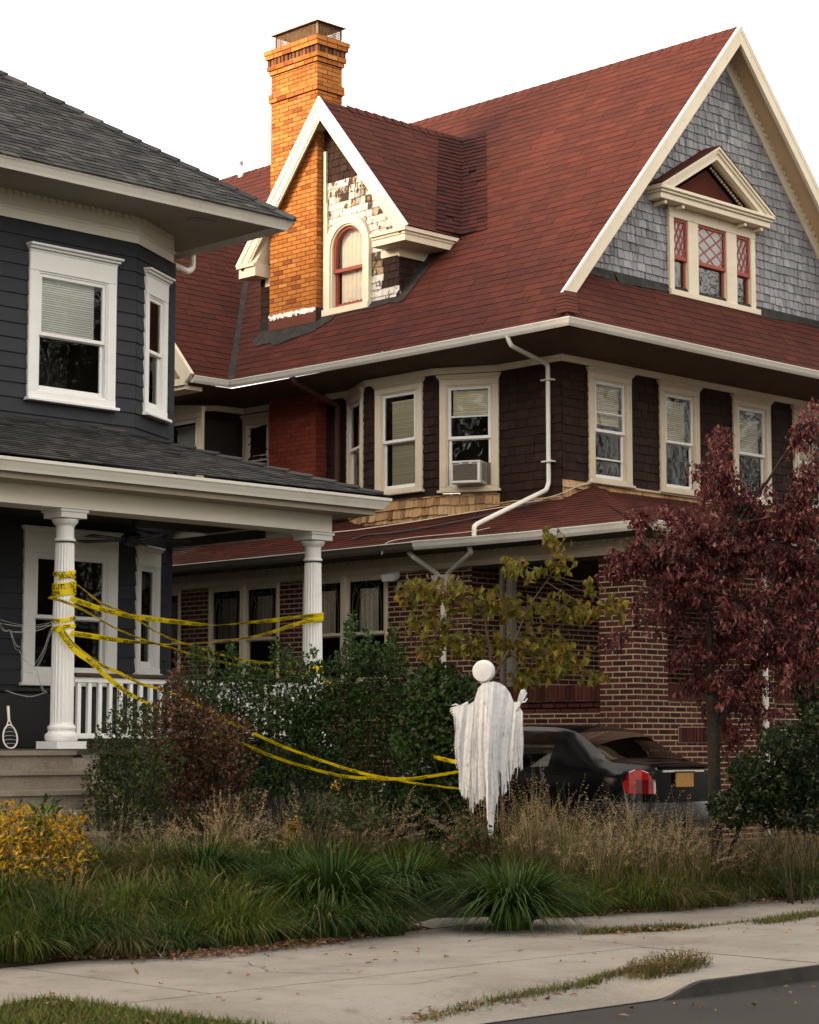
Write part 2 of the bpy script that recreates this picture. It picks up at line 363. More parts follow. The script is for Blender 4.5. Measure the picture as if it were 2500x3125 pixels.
def hole(a0, a1, b0, b1, e=.035): return (a0 + e, a1 - e, b0 + e, b1 - e)

# ================================================================= RED HOUSE
XL, YF = 20.853, 18.221            # upper storey's side wall and street wall
XE, YE, ZE, SL = 19.90, 17.27, 6.94, 1.146   # eave lines, eave height, roof slope
XR, ZR = 24.27, 6.94 + 1.146 * (24.27 - 19.90)
red = empty('red_roof_house', (21, 18, .3), 'large shingled house with red roof, ochre brick chimney and peeling cream trim', 'house')
cs_ = math.sqrt(1 + SL * SL)
def slopeF(O, u, horiz): # frame on a roof plane; horiz = horizontal unit vector pointing up the slope
    vv = V((horiz[0], horiz[1], SL)).normalized(); return Fr(O, u, vv, V(u).cross(vv))
# --- roof
FL = slopeF((XE, 34, ZE), (0, -1, 0), (1, 0)); FL.n = V((-SL, 0, 1)).normalized()
def LP(x, y): return (34 - y, (x - XE) * cs_)
mb = MB()
sagm = lambda a, b: 0
RW = .142
courses(mb, FL, [LP(XE - .03, 34), LP(XE - .03, YE - .02), LP(XE + .36, 17.66), LP(XE + .42, 17.70), LP(XR, 17.70), LP(XR, 34)], RW, (.28, .34), gap=.006, th=.009, rough=.003, rj=.003)
roof = mb.build('roof', [M['roof_red'], M['roof_under']], red)
mb = MB()
FS = slopeF((XE, YE, ZE), (1, 0, 0), (0, 1)); FS.n = V((0, -SL, 1)).normalized()
courses(mb, FS, [(-.03, -.03), (9.5, -.03), (9.5, .86 * cs_), (.86, .86 * cs_)], RW, (.28, .34), gap=.006, th=.009, rough=.003, rj=.003)
mb.build('skirt_roof', [M['roof_red'], M['roof_under']], red)
mb = MB()   # cross wing towards the grey house: its street-side slope
YW = 23.96; XW = 19.155
FW = slopeF((XW, YW, ZE), (1, 0, 0), (0, 1)); FW.n = V((0, -SL, 1)).normalized()
courses(mb, FW, [(0, -.03), (XE - XW, -.03), (XE - XW + 3.0, 3.0 * cs_), (0, 3.0 * cs_)], RW, (.28, .34), gap=.006, th=.009, rough=.003, rj=.003)
mb.build('wing_roof', [M['roof_red'], M['roof_under']], red)
mb = MB()   # ridge caps and the curled shingle near the gable foot
for k in range(58):
    y = 17.72 + k * .2
    mb.hexa([(XR - .13, y, ZR - .132), (XR, y, ZR + .010), (XR, y + .24, ZR + .002), (XR - .13, y + .24, ZR - .145), (XR - .125, y, ZR - .122), (XR, y, ZR + .020), (XR, y + .24, ZR + .010), (XR - .125, y + .24, ZR - .136)])
mb.build('ridge_cap', M['roof_red'], red); mb = MB()
for k in range(6):  # hip at the front corner
    t = .06 + k * .05
    p = V((XE + t, YE + t, ZE + SL * t)); q = p + V((.07, .07, .08))
    mb.hexa([p + V((-.10, .10, .0)) , p + V((0, 0, .03)), q + V((0, 0, .018)), q + V((-.10, .10, -.012)), p + V((-.10, .10, .012)), p + V((0, 0, .042)), q + V((0, 0, .024)), q + V((-.10, .10, -.006))])
    mb.hexa([p + V((.10, -.10, .0)), p + V((0, 0, .03)), q + V((0, 0, .018)), q + V((.10, -.10, -.012)), p + V((.10, -.10, .012)), p + V((0, 0, .042)), q + V((0, 0, .024)), q + V((.10, -.10, -.006))])
mb.build('hip_cap', M['roof_red'], red)
mb = MB()   # valley flashing of the wing, tar strip along the gable foot
for k in range(12):
    t0, t1 = k * .26, (k + 1) * .26
    w0, w1 = .045 + .03 * R.random(), .045 + .03 * R.random()
    mb.poly([(XE + t0 - w0, YW + t0, ZE + SL * t0 + .02), (XE + t0 + .01, YW + t0 - w0, ZE + SL * t0 + .02), (XE + t1 + .01, YW + t1 - w1, ZE + SL * t1 + .02), (XE + t1 - w1, YW + t1, ZE + SL * t1 + .02)])
mb.build('valley_flashing', M['tar'], red); mb = MB()
x = XE + .86
while x < 28.6:
    w = R.uniform(.2, .4); y0 = 18.06 - R.uniform(.0, .05); z0 = ZE + SL * (y0 - YE)
    mb.poly([(x, y0, z0 + .022), (x + w, y0 - R.uniform(-.02, .02), z0 + .022), (x + w, 18.10, ZE + SL * .86 + .06), (x, 18.10, ZE + SL * .86 + .06)]); x += w
mb.build('flashing', M['tar'], red)

# --- street gable
YG = 18.12
FG = Fr((20.4, YG, 7.70), (1, 0, 0), (0, 0, 1))
apx = XR - 20.4; apz = ZR - .18 - 7.70
gw = dict(l=pt(2041.6, 620.9, Y=YG - .05), r=pt(2303, 689, Y=YG - .05), b=pt(2046, 893, Y=YG - .05))
ga0, ga1, gb0, gb1 = gw['l'].x - 20.4, gw['r'].x - 20.4, gw['b'].z - 7.70 - .035, gw['l'].z - 7.70 - .02
mb = MB()
courses(mb, FG, [(.25, 0), (2 * apx - .25, 0), (apx, apz)], .125, (.09, .20), gap=.011, th=.019, rj=.008, rough=.006, holes=[(ga0 + .04, ga1 - .04, gb0 + .04, gb1 - .02)])
mb.build('gable_wall', [M['gable'], M['brown_under']], red)
mb = MB()   # rakes: drip edge, fascia, soffit, dentilled frieze
def rake(mb, side):
    s = side; sl = SL if s < 0 else 1.085
    L = 4.05 if s < 0 else 4.3
    foot = V((XR + s * L, 17.70, ZR - sl * L)); top = V((XR, 17.70, ZR))
    d = (top - foot).normalized(); up = V((-s * d.z, 0, abs(d.x))) ; up = V((s * d.z, 0, d.x * -s)) if False else V((0, -1, 0)).cross(d) * (1 if s > 0 else -1)
    if up.z < 0: up = -up
    Ln = (top - foot).length
    F = Fr(foot, d, up, V((0, -1, 0)))
    k_ = up.x / d.x
    mb.mitre(F, Ln, k_, 0, -.005, .028, -.012, .014, mi=1)           # drip edge / crown
    mb.mitre(F, Ln, k_, .0, -.045, -.0055, -.05, .010)
    mb.mitre(F, Ln, k_, .02, -.175, -.0455, -.05, .004)
    mb.mitre(F, Ln, k_, .05, -.060, -.045, -.42, -.051, mi=2)                  # soffit
    mb.mitre(F, Ln, k_, .25, -.22, -.061, -.44, -.385)                # frieze on the wall
    if s > 0:
        a = .3
        while a < Ln - .2: mb.fbox(F, a, a + .05, -.105, -.0615, -.384, -.362); a += .11
rake(mb, -1); rake(mb, 1)
mb.build('gable_trim', [M['cream'], M['white'], M['soffit_tan']], red)
mb = MB()
fr_ = V((XR, 17.74, ZR)); L = 4.9
mb.hexa([(XR, 17.74, ZR - .05), (XR + L, 17.74, ZR - 1.085 * L - .05), (XR + L, 30, ZR - 1.085 * L - .05), (XR, 30, ZR - .05), (XR, 17.74, ZR), (XR + L, 17.74, ZR - 1.085 * L), (XR + L, 30, ZR - 1.085 * L), (XR, 30, ZR)])
mb.build('far_roof_slope', M['roof_red'], red)
# triple window with its own little pediment
mb = MB(); c0, c1 = -.01, .06
W = ga1 - ga0; li = [(.115, .335), (.50, .50), (0, 0)]
F3 = Fr(FG(ga0, gb0), (1, 0, 0), (0, 0, 1)); H = gb1 - gb0
lx = [(.055, .245), (.355, .70), (.815, 1 - .045)]
lx = [(W * p, W * q) for p, q in ((.05, .21), (.325, .655), (.775, .945))]
lt, lb = H - .26 + .10, .085
for k in range(4):
    p = 0 if k == 0 else lx[k - 1][1]; q = lx[k][0] if k < 3 else W
    mb.bevbox(F3, p, q, lb, lt, c0, c1)
mb.bevbox(F3, 0, W, lt, H, c0, c1 + .003); mb.bevbox(F3, -.04, W + .05, 0, lb, c0, c1 + .05)
tw = mb.build('triple_window', M['cream'], red)
sb, gb, db, rb = MB(), MB(), MB(), MB()
for k, (p, q) in enumerate(lx):
    hm = lb + (lt - lb) * .46
    for (r, s, c) in ((hm - .025, lt, .035), (lb, hm + .01, .0)):
        w = .04; bt = .07 if c == 0 else .055
        sb.bevbox(F3, p, p + w * .7, r, s, c - .03, c, .004); sb.bevbox(F3, q - w, q, r, s, c - .03, c, .004)
        sb.bevbox(F3, p + w * .7, q - w, s - w, s, c - .03, c, .004); sb.bevbox(F3, p + w * .7, q - w, r, r + bt, c - .03, c, .004)
        gb.poly([F3(p, r, c - .02), F3(q, r, c - .02), F3(q, s, c - .02), F3(p, s, c - .02)])
    # diamond lattice in the upper sash
    r, s = hm + .03, lt - .04; w_, h_ = (q - .04) - (p + .028), s - r
    nx = 2 ; sp = h_ / 2
    for kk in range(-3, 4):
        for sg in (1, -1):
            x0, y0 = 0, kk * sp * .75 + h_ / 2; sl_ = sg * h_ / w_ * (.78 if k == 1 else 1.0)
            pts = []
            for t in (0, w_):
                pts.append((t, y0 + sl_ * (t - w_ / 2)))
            (xa, ya), (xb, yb) = pts
            # clip to 0..h_
            def cl(x, y, xo, yo):
                if y < 0: x += (0 - y) * (xo - x) / (yo - y); y = 0
                if y > h_: x += (h_ - y) * (xo - x) / (yo - y); y = h_
                return x, y
            if max(ya, yb) <= 0.01 or min(ya, yb) >= h_ - .01: continue
            A = cl(xa, ya, xb, yb); B = cl(xb, yb, xa, ya)
            sb.beam(F3(p + .028 + A[0], r + A[1], .012 + .004 * sg), F3(p + .028 + B[0], r + B[1], .012 + .004 * sg), .018, .02, up=V((0, -1, 0)))
    for (A, B) in (((p, lb), (q, lb)), ((q, lb), (q, lt)), ((q, lt), (p, lt)), ((p, lt), (p, lb))):
        rb.poly([F3(*A, -.03), F3(*B, -.03), F3(*B, -.6), F3(*A, -.6)])
    rb.poly([F3(p, lb, -.6), F3(q, lb, -.6), F3(q, lt, -.6), F3(p, lt, -.6)])
for (p, q) in lx: db.poly([F3(p, lb + (lt - lb) * .47, -.06), F3(q, lb + (lt - lb) * .47, -.06), F3(q, lt, -.06), F3(p, lt, -.06)])
db.build('roller_shade', M['white'], tw)
sb.build('sash', M['redtrim'], tw); gb.build('pane', M['glass_gable'], tw); rb.build('window_recess', M['room'], tw)
mb = MB()
hl, hr, ha = pt(2019, 575, Y=YG - .30), pt(2366, 655, Y=YG - .30), pt(2208, 452, Y=YG - .30)
cz = (hl.z + hr.z) / 2; xm = (hl.x + hr.x) / 2; hw = (hr.x - hl.x) / 2; pk = ha.z - cz
FP = Fr((xm, YG, cz), (1, 0, 0), (0, 0, 1))
mb.bevbox(FP, -hw, hw, -.03, .02, -.01, .31, .008); mb.bevbox(FP, -hw + .03, hw - .03, -.07, -.0305, -.01, .28, .008); mb.bevbox(FP, -hw + .05, hw - .05, -.155, -.0705, -.01, .25, .006)
for s in (-1, 1):
    a = V((xm + s * hw, YG, cz + .02)); b = V((xm, YG, cz + pk))
    d = (b - a).normalized(); up = V((0, -1, 0)).cross(d); up = up if up.z > 0 else -up
    F = Fr(a, d, up, V((0, -1, 0))); Ln = (b - a).length
    k_ = up.x / d.x
    mb.mitre(F, Ln, k_, .0, -.03, .004, -.01, .31); mb.mitre(F, Ln, k_, .04, -.075, -.0305, .02, .285); mb.mitre(F, Ln, k_, .09, -.155, -.0755, .18, .262)
    mb.mitre(F, Ln, k_, .20, -.25, -.156, -.01, .06)
    k = .25
    while k < Ln - .2: mb.fbox(F, k, k + .03, -.185, -.157, .0605, .085); k += .06
    mb.mitre(F, Ln, k_, .02, .0045, .02, -.02, .315, mi=1)
for x in (-hw + .2, -hw + .60, hw - .62, hw - .22):
    mb.tube([FP(x, -.20, .0), FP(x, -.185, .12), FP(x, -.182, .215)], .032, 10)
mb.poly([FP(-hw + .15, .021, .06), FP(hw - .15, .021, .06), FP(0, pk - .12, .06)], 1)
mb.build('pediment', [M['cream'], M['roof_red']], tw)

# --- eaves: gutter, soffit, frieze
GP = [(0, 0), (-.004, -.06), (.02, -.095), (.075, -.105), (.10, -.07), (.115, -.03), (.125, -.012), (.125, 0), (.117, 0), (.108, -.02), (.06, -.06), (.012, -.05)]
mb = MB()
gpath = [(XW + .0, YW + .05, ZE), (XE + .03, YW + .05, ZE), (XE + .03, YE + .03, ZE), (29.5, YE + .03, ZE)]
def dense(path, st=.8, wob=.008):
    out = []
    for a, b in zip(path[:-1], path[1:]):
        a, b = V(a), V(b); n = max(1, int((b - a).length / st))
        for k in range(n):
            q = a.lerp(b, k / n)
            if k: q.z -= wob * sin(pi * k / n) * 2.2
            out.append(q)
    out.append(V(path[-1])); return out
def right_of(path): return path
mb.sweep(dense(gpath), GP, closed=True)
for y in (18.9, 20.6, 22.4): mb.sweep([(XE + .03, y, ZE - .012), (XE + .03, y - .035, ZE - .012)], [(o * 1.04 , u * 1.03 + .004) for o, u in GP], closed=True)
mb.build('gutter', M['gutter'], red)
mb = MB()
bay = [(XL, 28.0), (XL, 24.78), (20.33, 24.82)][0:0] + []
wallpath = [(29.5, YF), (XL, YF), (XL, 19.351), (20.43, 20.193), (20.43, 21.545), (XL, 22.351), (XL, 24.78), (20.33, 24.82), (19.845, 25.294), (19.845, 31)]
zs_o, zs_i, zt = 6.835, 6.715, 6.632
# soffit panels (from the wall line out to the gutter)
def q4(a, b, c, d, mi=0): mb.poly([a, b, c, d], mi)
q4((XE + .03, YE + .03, zs_o), (29.5, YE + .03, zs_o), (29.5, YF, zs_i), (XL, YF, zs_i))
q4((XE + .03, YE + .03, zs_o), (XL, YF, zs_i), (XL, 19.351, zs_i), (XE + .03, 19.351, zs_o))
q4((XE + .03, 19.351, zs_o), (XL, 19.351, zs_i), (20.43, 20.193, zs_i), (XE + .03, 20.193, zs_o))
q4((XE + .03, 20.193, zs_o), (20.43, 20.193, zs_i), (20.43, 21.545, zs_i), (XE + .03, 21.545, zs_o))
q4((XE + .03, 21.545, zs_o), (20.43, 21.545, zs_i), (XL, 22.351, zs_i), (XE + .03, 22.351, zs_o))
q4((XE + .03, 22.351, zs_o), (XL, 22.351, zs_i), (XL, 24.78, zs_i), (XE + .03, YW, zs_o))
q4((XE + .03, YW, zs_o), (XL, 24.78, zs_i), (20.33, 24.82, zs_i), (XW, YW, zs_o))
q4((XW, YW, zs_o), (20.33, 24.82, zs_i), (19.845, 25.294, zs_i), (XW, 25.294, zs_o))
q4((XW, 25.294, zs_o), (19.845, 25.294, zs_i), (19.845, 31, zs_i), (XW, 31, zs_o))
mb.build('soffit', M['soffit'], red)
mb = MB()
fpath = [(x, y, 0) for x, y in reversed(wallpath)]
mb.sweep(fpath, [(.0, zt), (.035, zt), (.035, zt + .06), (.045, zt + .065), (.05, zt + .085), (.0, zt + .085)], closed=True)
# wing end: rake board, cornice return
for (a, b) in (((XW - .03, YW - .02, ZE + .0), (XW - .03, YW + 3.0, ZE + SL * 3.0)),):
    a, b = V(a), V(b); d = (b - a).normalized(); F = Fr(a, d, V((-1, 0, 0)).cross(d) * -1, V((-1, 0, 0)))
    if F.v.z < 0: F.v = -F.v
    mb.bevbox(F, 0, (b - a).length, -.19, .035, -.04, .02, .006)
mb.box(XW - .06, XW + .02, YW + .10, 31, ZE - .13, ZE - .03); mb.box(XW - .03, XW + .3, YW + .12, 31, ZE - .19, ZE - .131)
mb.build('frieze', M['cream'], red)
mb = MB()
mb.poly([(XW + .2, YW + .3, ZE - .05), (XW + .2, 30, ZE - .05), (XW + .2, 27.2, ZE + 3.2), ])
mb.build('wing_gable_wall', M['bare'], red)

# --- upper storey walls, shingled, with the windows
def seg(A, B, z0=4.55):
    A, B = V((*A, z0)), V((*B, z0)); u = (B - A).normalized()
    return Fr(A, u, V((0, 0, 1)), u.cross(V((0, 0, 1)))), (B - A).length
Z0 = 4.55; HW = zt - Z0
rng = random.Random(3)
mbW, mbB = MB(), MB()
def wall(A, B, holes=(), bare=.0, wid=(.12, .26)):
    F, L = seg(A, B); 
    hs = [(h[0] + .035, h[1] - .035, h[2] + .03, h[3] - .02) for h in holes]
    if bare > 0: courses(mbB, F, [(0, 0), (L, 0), (L, bare), (0, bare)], .128, (.07, .17), gap=.006, th=.024, rj=.010, rough=.008, holes=hs, rng=rng)
    courses(mbW, F, [(0, bare), (L, bare), (L, HW), (0, HW)], .122, wid, gap=.005, th=.015, rj=.004, rough=.006, holes=hs, rng=rng)
    return F, L
wins = []
# street wall
fw = []
for (x0, x1, zb) in ((21.376, 22.272, 5.03), (22.899, 23.794, 5.03), (24.603, 25.516, 5.03), (26.102, 27.0, 5.03)): fw.append((x0 - XL, x1 - XL, zb - Z0, 6.615 - Z0))
F, L = wall((XL, YF), (29.5, YF), fw, bare=.50)
bl = [('blind', .02, .42, .02, .02), ('blind', .06, .46, .03, .12), ('blind', .12, .5, .02, .05), ('blind', .15, .9, .02, .02)]
for k, h in enumerate(fw): wins.append(window(red, F, *h, blind=bl[k], rails=(.32, .80) if k == 0 else (), glass='glass_old', meet=.51))
# side wall by the corner, bay of three sides, wall to the chimney, wing
SW = [((XL, 19.351), (XL, YF)), ((20.43, 20.193), (XL, 19.351)), ((20.43, 21.545), (20.43, 20.193)), ((XL, 22.351), (20.43, 21.545))]
wall(*SW[0], bare=.28)
def pxwin(S, xl, xr, yt, yb):
    F, L = seg(*S); n = F.n
    p, q, r, s = ptp(xl, yt[0], F.O, n), ptp(xr, yt[1], F.O, n), ptp(xl, yb[0], F.O, n), ptp(xr, yb[1], F.O, n)
    a = lambda w: (w - F.O).dot(F.u)
    return (a(p), a(q), (r.z + s.z) / 2 - Z0, (p.z + q.z) / 2 - Z0)
wB = pxwin(SW[1], 1343.5, 1524, (1147, 1139), (1506, 1500))
wA = pxwin(SW[2], 1150, 1293, (1177, 1152), (1518, 1502))
wC = pxwin(SW[3], 1064, 1112, (1208, 1187), (1530, 1520))
F, L = wall(*SW[1], holes=[wB], bare=.40); FB = F
ww = window(red, F, *wB, cs=.10, blind=('blind', .03, .26, .05, .03), rails=(.30,), glass='glass_old', meet=.515); wins.append(ww)
F, L = wall(*SW[2], holes=[wA], bare=.40)
window(red, F, *wA, cs=.12, blind=('blind', .07, .98, .14, .02), glass='glass_old', meet=.50, room='room_warm')
F, L = wall(*SW[3], holes=[wC], bare=.38)
window(red, F, *wC, cs=.10, glass='glass_old', curtain=('lace', .0, 1.0, 0, 1.0))
wall((XL, 24.78), (XL, 22.351), bare=.0)
FQ, LQ = seg((20.33, 24.82), (XL, 24.78)); wall((20.33, 24.82), (XL, 24.78))
# wing windows
S5 = ((20.70, 24.755), (XL + .001, 23.93))
w5 = None
F5 = Fr((XL, 24.70, Z0), (0, -1, 0), (0, 0, 1), (-1, 0, 0))
a5 = [24.70 - pt(1042 / 4.3125 + 500, 1300, X=XL - .03).y, 24.70 - pt(1430 / 4.3125 + 500, 1270, X=XL - .03).y]
window(red, F5, a5[0], a5[1], 5.25 - Z0, 6.60 - Z0, cs=.10, glass='glass_old', rails=(.44,), curtain=('lace', .5, .98, 0, .5))
S6 = ((19.845, 25.294), (20.33, 24.82)); wall(*S6)
S7 = ((19.845, 31), (19.845, 25.294))
F7, L7 = seg(*S7); a7 = L7 - .0
pl = ptp(535 / 4.3125 + 500, 1300, V((19.845, 25.3, 6)), V((-1, 0, 0)))
S8 = ((19.50, 25.60), (19.845, 25.294))
F8 = Fr((pl.x - .01, pl.y + 1.05, Z0), (0, -1, 0), (0, 0, 1), (-1, 0, 0))
wall((19.845, 31), (19.845, 25.294), holes=[(31 - F8.O.y, 31 - F8.O.y + 1.05, .7, 2.05)])
window(red, F8, 0, 1.05, 5.25 - Z0, 6.60 - Z0, cs=.13, glass='glass_old', blind=('blind_white', .06, .98, .03, .03))
mbW.build('shingle_wall', [M['brown'], M['brown_under']], red)
mbB.build('bare_shingles', [M['bare'], M['brown_under']], red)

# --- chimney
XC, CY0, CY1 = 20.63, 22.862, 23.918
mb = MB(); cr = random.Random(5)
def stack(mb, x0, x1, y0, y1, z0, z1, mi=0, bk=1, course=.0685, L=.205, th=.006, rough=.004):
    for (F, W) in ((Fr((x0, y1, z0), (0, -1, 0), (0, 0, 1), (-1, 0, 0)), y1 - y0), (Fr((x0, y0, z0), (1, 0, 0), (0, 0, 1), (0, -1, 0)), x1 - x0)):
        courses(mb, F, [(0, 0), (W, 0), (W, z1 - z0), (0, z1 - z0)], course, (L, L), brick=True, joint=.011, th=th, rough=rough, mf=lambda a, b: mi, back=bk, rng=cr)
    for (F, W) in ((Fr((x1, y0, z0), (0, 1, 0), (0, 0, 1)), y1 - y0), (Fr((x1, y1, z0), (-1, 0, 0), (0, 0, 1)), x1 - x0)):
        mb.poly([F(0, 0), F(W, 0), F(W, z1 - z0), F(0, z1 - z0)], mi)
    mb.poly([(x0, y0, z1), (x1, y0, z1), (x1, y1, z1), (x0, y1, z1)], bk)
X2 = XC + .50
stack(mb, XC, X2, CY0, CY1, 8.02, 11.36)
stack(mb, XC - .03, X2 + .03, CY0 - .03, CY1 + .03, 11.36, 11.497)
stack(mb, XC, X2, CY0, CY1, 11.497, 11.80)
stack(mb, XC - .025, X2 + .025, CY0 - .025, CY1 + .025, 11.80, 11.87)
stack(mb, XC - .05, X2 + .05, CY0 - .05, CY1 + .05, 11.87, 11.94)
# soldier course of upright bricks with open gaps
mb.box(XC - .005, X2 + .005, CY0 - .005, CY1 + .005, 11.94, 12.045, 3)
for (F, W) in ((Fr((XC - .01, CY1 + .05, 11.942), (0, -1, 0), (0, 0, 1), (-1, 0, 0)), CY1 - CY0 + .10), (Fr((XC - .05, CY0 - .01, 11.942), (1, 0, 0), (0, 0, 1), (0, -1, 0)), X2 - XC + .10)):
    a = 0; k = 0
    while a < W - .02:
        o = cr.uniform(.025, .045); mb.fbox(F, a, min(W, a + .058), 0, .10, -.0, o, 2); a += .082; k += 1
stack(mb, XC - .07, X2 + .07, CY0 - .07, CY1 + .07, 12.045, 12.115)
stack(mb, XC - .085, X2 + .085, CY0 - .085, CY1 + .085, 12.115, 12.185)
chim = mb.build('chimney', [M['chim'], M['chimmortar'], M['chimsoot'], M['brown_under']], red)
mb = MB()   # rendered foot with drips of old paint
Ff = Fr((XC - .02, CY1 + .005, 7.84), (0, -1, 0), (0, 0, 1), (-1, 0, 0)); Wf = CY1 - CY0 + .01
mb.fbox(Ff, 0, Wf, -.05, .17, -.2, .002); mb.fbox(Fr((XC - .02, CY0 - .01, 7.84), (1, 0, 0), (0, 0, 1), (0, -1, 0)), 0, .16, -.05, .16, -.1, .0)
a = 0
while a < Wf - .01:
    w = cr.uniform(.015, .05); mb.fbox(Ff, a, min(a + w, Wf), .17 - cr.uniform(.02, .07), .17 + cr.uniform(.0, .03), .0, .006, 1); a += w
mb.build('chimney_foot', [mat('brown render', (.12, .042, .03), .85, noise=(8, (.08, .03, .022), .6, .45, .7)), M['white']], chim)
mb = MB()   # spark guard: base tray, posts, wire mesh, hipped lid
gx0, gx1, gy0, gy1, gz = XC + .0, X2 - .02, CY0 + .0, CY1 - .10, 12.187
mb.box(gx0, gx1, gy0, gy1, gz, gz + .045)
g1 = gz + .225
for x, y in ((gx0, gy0), (gx1, gy0), (gx0, gy1), (gx1, gy1)): mb.box(x - .012, x + .012, y - .012, y + .012, gz + .0455, g1)
for k in range(31):
    y = gy0 + .025 + (gy1 - gy0 - .05) * k / 30
    for x in (gx0, gx1): mb.box(x - .003, x + .003, y - .0035, y + .0035, gz + .0455, g1)
for k in range(15):
    x = gx0 + .025 + (gx1 - gx0 - .05) * k / 14
    for y in (gy0, gy1): mb.box(x - .0035, x + .0035, y - .003, y + .003, gz + .0455, g1)
for k in range(6):
    z = gz + .06 + k * .027
    for x in (gx0, gx1): mb.box(x - .002, x + .002, gy0 + .0125, gy1 - .0125, z, z + .005)
    for y in (gy0, gy1): mb.box(gx0 + .0125, gx1 - .0125, y - .002, y + .002, z, z + .005)
e = .06; lid = [(gx0 - e, gy0 - e, g1), (gx1 + e, gy0 - e, g1), (gx1 + e, gy1 + e, g1), (gx0 - e, gy1 + e, g1)]
xm_ = (gx0 + gx1) / 2; r0, r1 = V((xm_, gy0 + .22, g1 + .045)), V((xm_, gy1 - .22, g1 + .045))
lid2 = [(x, y, z + .012) for x, y, z in lid]
mb.poly(lid[::-1]); 
for k in range(4): mb.poly([lid[k], lid[(k + 1) % 4], lid2[(k + 1) % 4], lid2[k]])
mb.poly([lid2[0], lid2[1], r0]); mb.poly([lid2[1], lid2[2], r1, r0]); mb.poly([lid2[2], lid2[3], r1]); mb.poly([lid2[3], lid2[0], r0, r1])
mb.build('spark_guard', M['rust'], chim)
mb = MB()   # lower part of the stack on the upper storey, painted
stack(mb, XC, X2, CY0, CY1, 4.4, 6.86, th=.004, rough=.002)
mb.build('painted_chimney_base', [M['paintbrick'], M['paintmortar']], red)
mb = MB()   # tar round the chimney and dormer foot
def roofpt(x, y, off=.0): return V((x, y, ZE + SL * (x - XE))) + FL.n * off
def tarpatch(loop, off=.02): mb.poly([roofpt(x, y, off) for x, y in loop])
tarpatch([(XC + .02, CY1 + .22), (XC - .10, CY1 + .30), (XC - .22, CY1 + .05), (XC - .20, CY1 - .25), (XC - .27, CY1 - .45), (XC - .20, CY1 - .8), (XC - .16, CY0 - .1), (XC - .02, CY0 - .35), (XC + .09, CY0 - .4), (XC + .09, CY1 + .24)])
tarpatch([(20.79, 22.6), (20.66, 22.6), (20.69, 22.1), (20.67, 21.7), (20.70, 21.35), (20.67, 21.12), (20.79, 21.08)], .018)
mb.hexa([(XC - .01, CY0 - .02, 7.75), (20.80, CY0 - .10, 7.86), (20.80, CY0, 7.9), (XC, CY0, 7.8), (XC - .005, CY0 - .02, 7.99), (20.80, CY0 - .06, 8.02), (20.80, CY0, 8.04), (XC, CY0, 8.04)])
for k in range(8):
    x0 = 20.72 + k * .14; x1 = x0 + .16
    mb.poly([roofpt(x0, 21.26, .03), roofpt(x0 - .04, 21.05 + R.uniform(-.03, .03), .02), roofpt(x1 - .04, 21.05 + R.uniform(-.03, .03), .02), roofpt(x1, 21.26, .03)])
    mb.poly([roofpt(x0, 21.232, .03), roofpt(x1, 21.232, .03), V((x1, 21.232, roofpt(x1, 21, 0).z + R.uniform(.06, .14))), V((x0, 21.232, roofpt(x0, 21, 0).z + R.uniform(.06, .14)))])
mb.box(XC + .02, 20.80, CY1 + .0, CY1 + .26, 7.8, 8.0)
mb.build('chimney_flashing', M['tar'], red)

# --- dormer beside the chimney
XD, DYR, DYL, DYA = 20.78, 21.243, 24.10, 22.655
XDR = 20.48; DSL = 1.21; DZ = 11.13
mb = MB()
FD = Fr((XD, 24.30, 7.85), (0, -1, 0), (0, 0, 1), (-1, 0, 0))
dr_a = 24.30 - DYR
win_c = 24.30 - 22.30; half = .485; z_sp = 8.845 - 7.85; 
def peelmf(a, b):
    z = b + 7.85; y = 24.30 - a
    if y > 22.85: return 0
    if z > 9.86: return 0
    if 8.10 < z < 8.60 and y < 21.56: return 0
    d = math.hypot(y - 22.30, z - 8.845)
    if z > 9.62: return 2 if cr.random() < .7 else 3
    if d > .66 and z > 8.95 and y < 22.3: return 2 if cr.random() < .55 else 3
    if 8.40 < z < 8.64 and y < 21.8: return 2
    return 3
arch_hole = [(win_c - half + .04, win_c + half - .04, .02, z_sp)]
for k in range(9):
    b = k * .055; w = math.sqrt(max(0, (half - .05) ** 2 - b * b)); arch_hole.append((win_c - w, win_c + w, z_sp + b, z_sp + b + .055))
pol = [(0, .05), (dr_a, .05), (dr_a, 8.86 - 7.85), (24.30 - 20.98, 8.98 - 7.85), (24.30 - DYA, DZ - .10 - 7.85), (0, DZ - .10 - 7.85 - DSL * (24.30 - DYA))]
courses(mb, FD, pol, .112, (.09, .17), gap=.006, th=.014, rj=.004, rough=.006, holes=arch_hole, mf=peelmf, rng=cr)
FDs = Fr((XD, DYR, 7.80), (1, 0, 0), (0, 0, 1), (0, -1, 0))
courses(mb, FDs, [(0, .05), (.10, .05), (.93, 8.86 - 7.80), (0, 8.86 - 7.80)], .112, (.10, .18), gap=.006, th=.014, rj=.004, rough=.006, mf=lambda a, b: 4 if b < .33 and cr.random() < .6 else 0, rng=cr)
mb.build('dormer_wall', [M['brown'], M['brown_under'], M['peel2'], M['peel'], M['bare']], red)
mb = MB()   # arched window: casing
N_ = 24
def arch(r, c, zb=0): # outline points from lower right over the top to lower left
    pts = [FD(win_c + r, zb, c)]
    for k in range(N_ + 1):
        t = pi * k / N_; pts.append(FD(win_c + r * cos(t), z_sp + r * sin(t), c))
    pts.append(FD(win_c - r, zb, c)); return pts
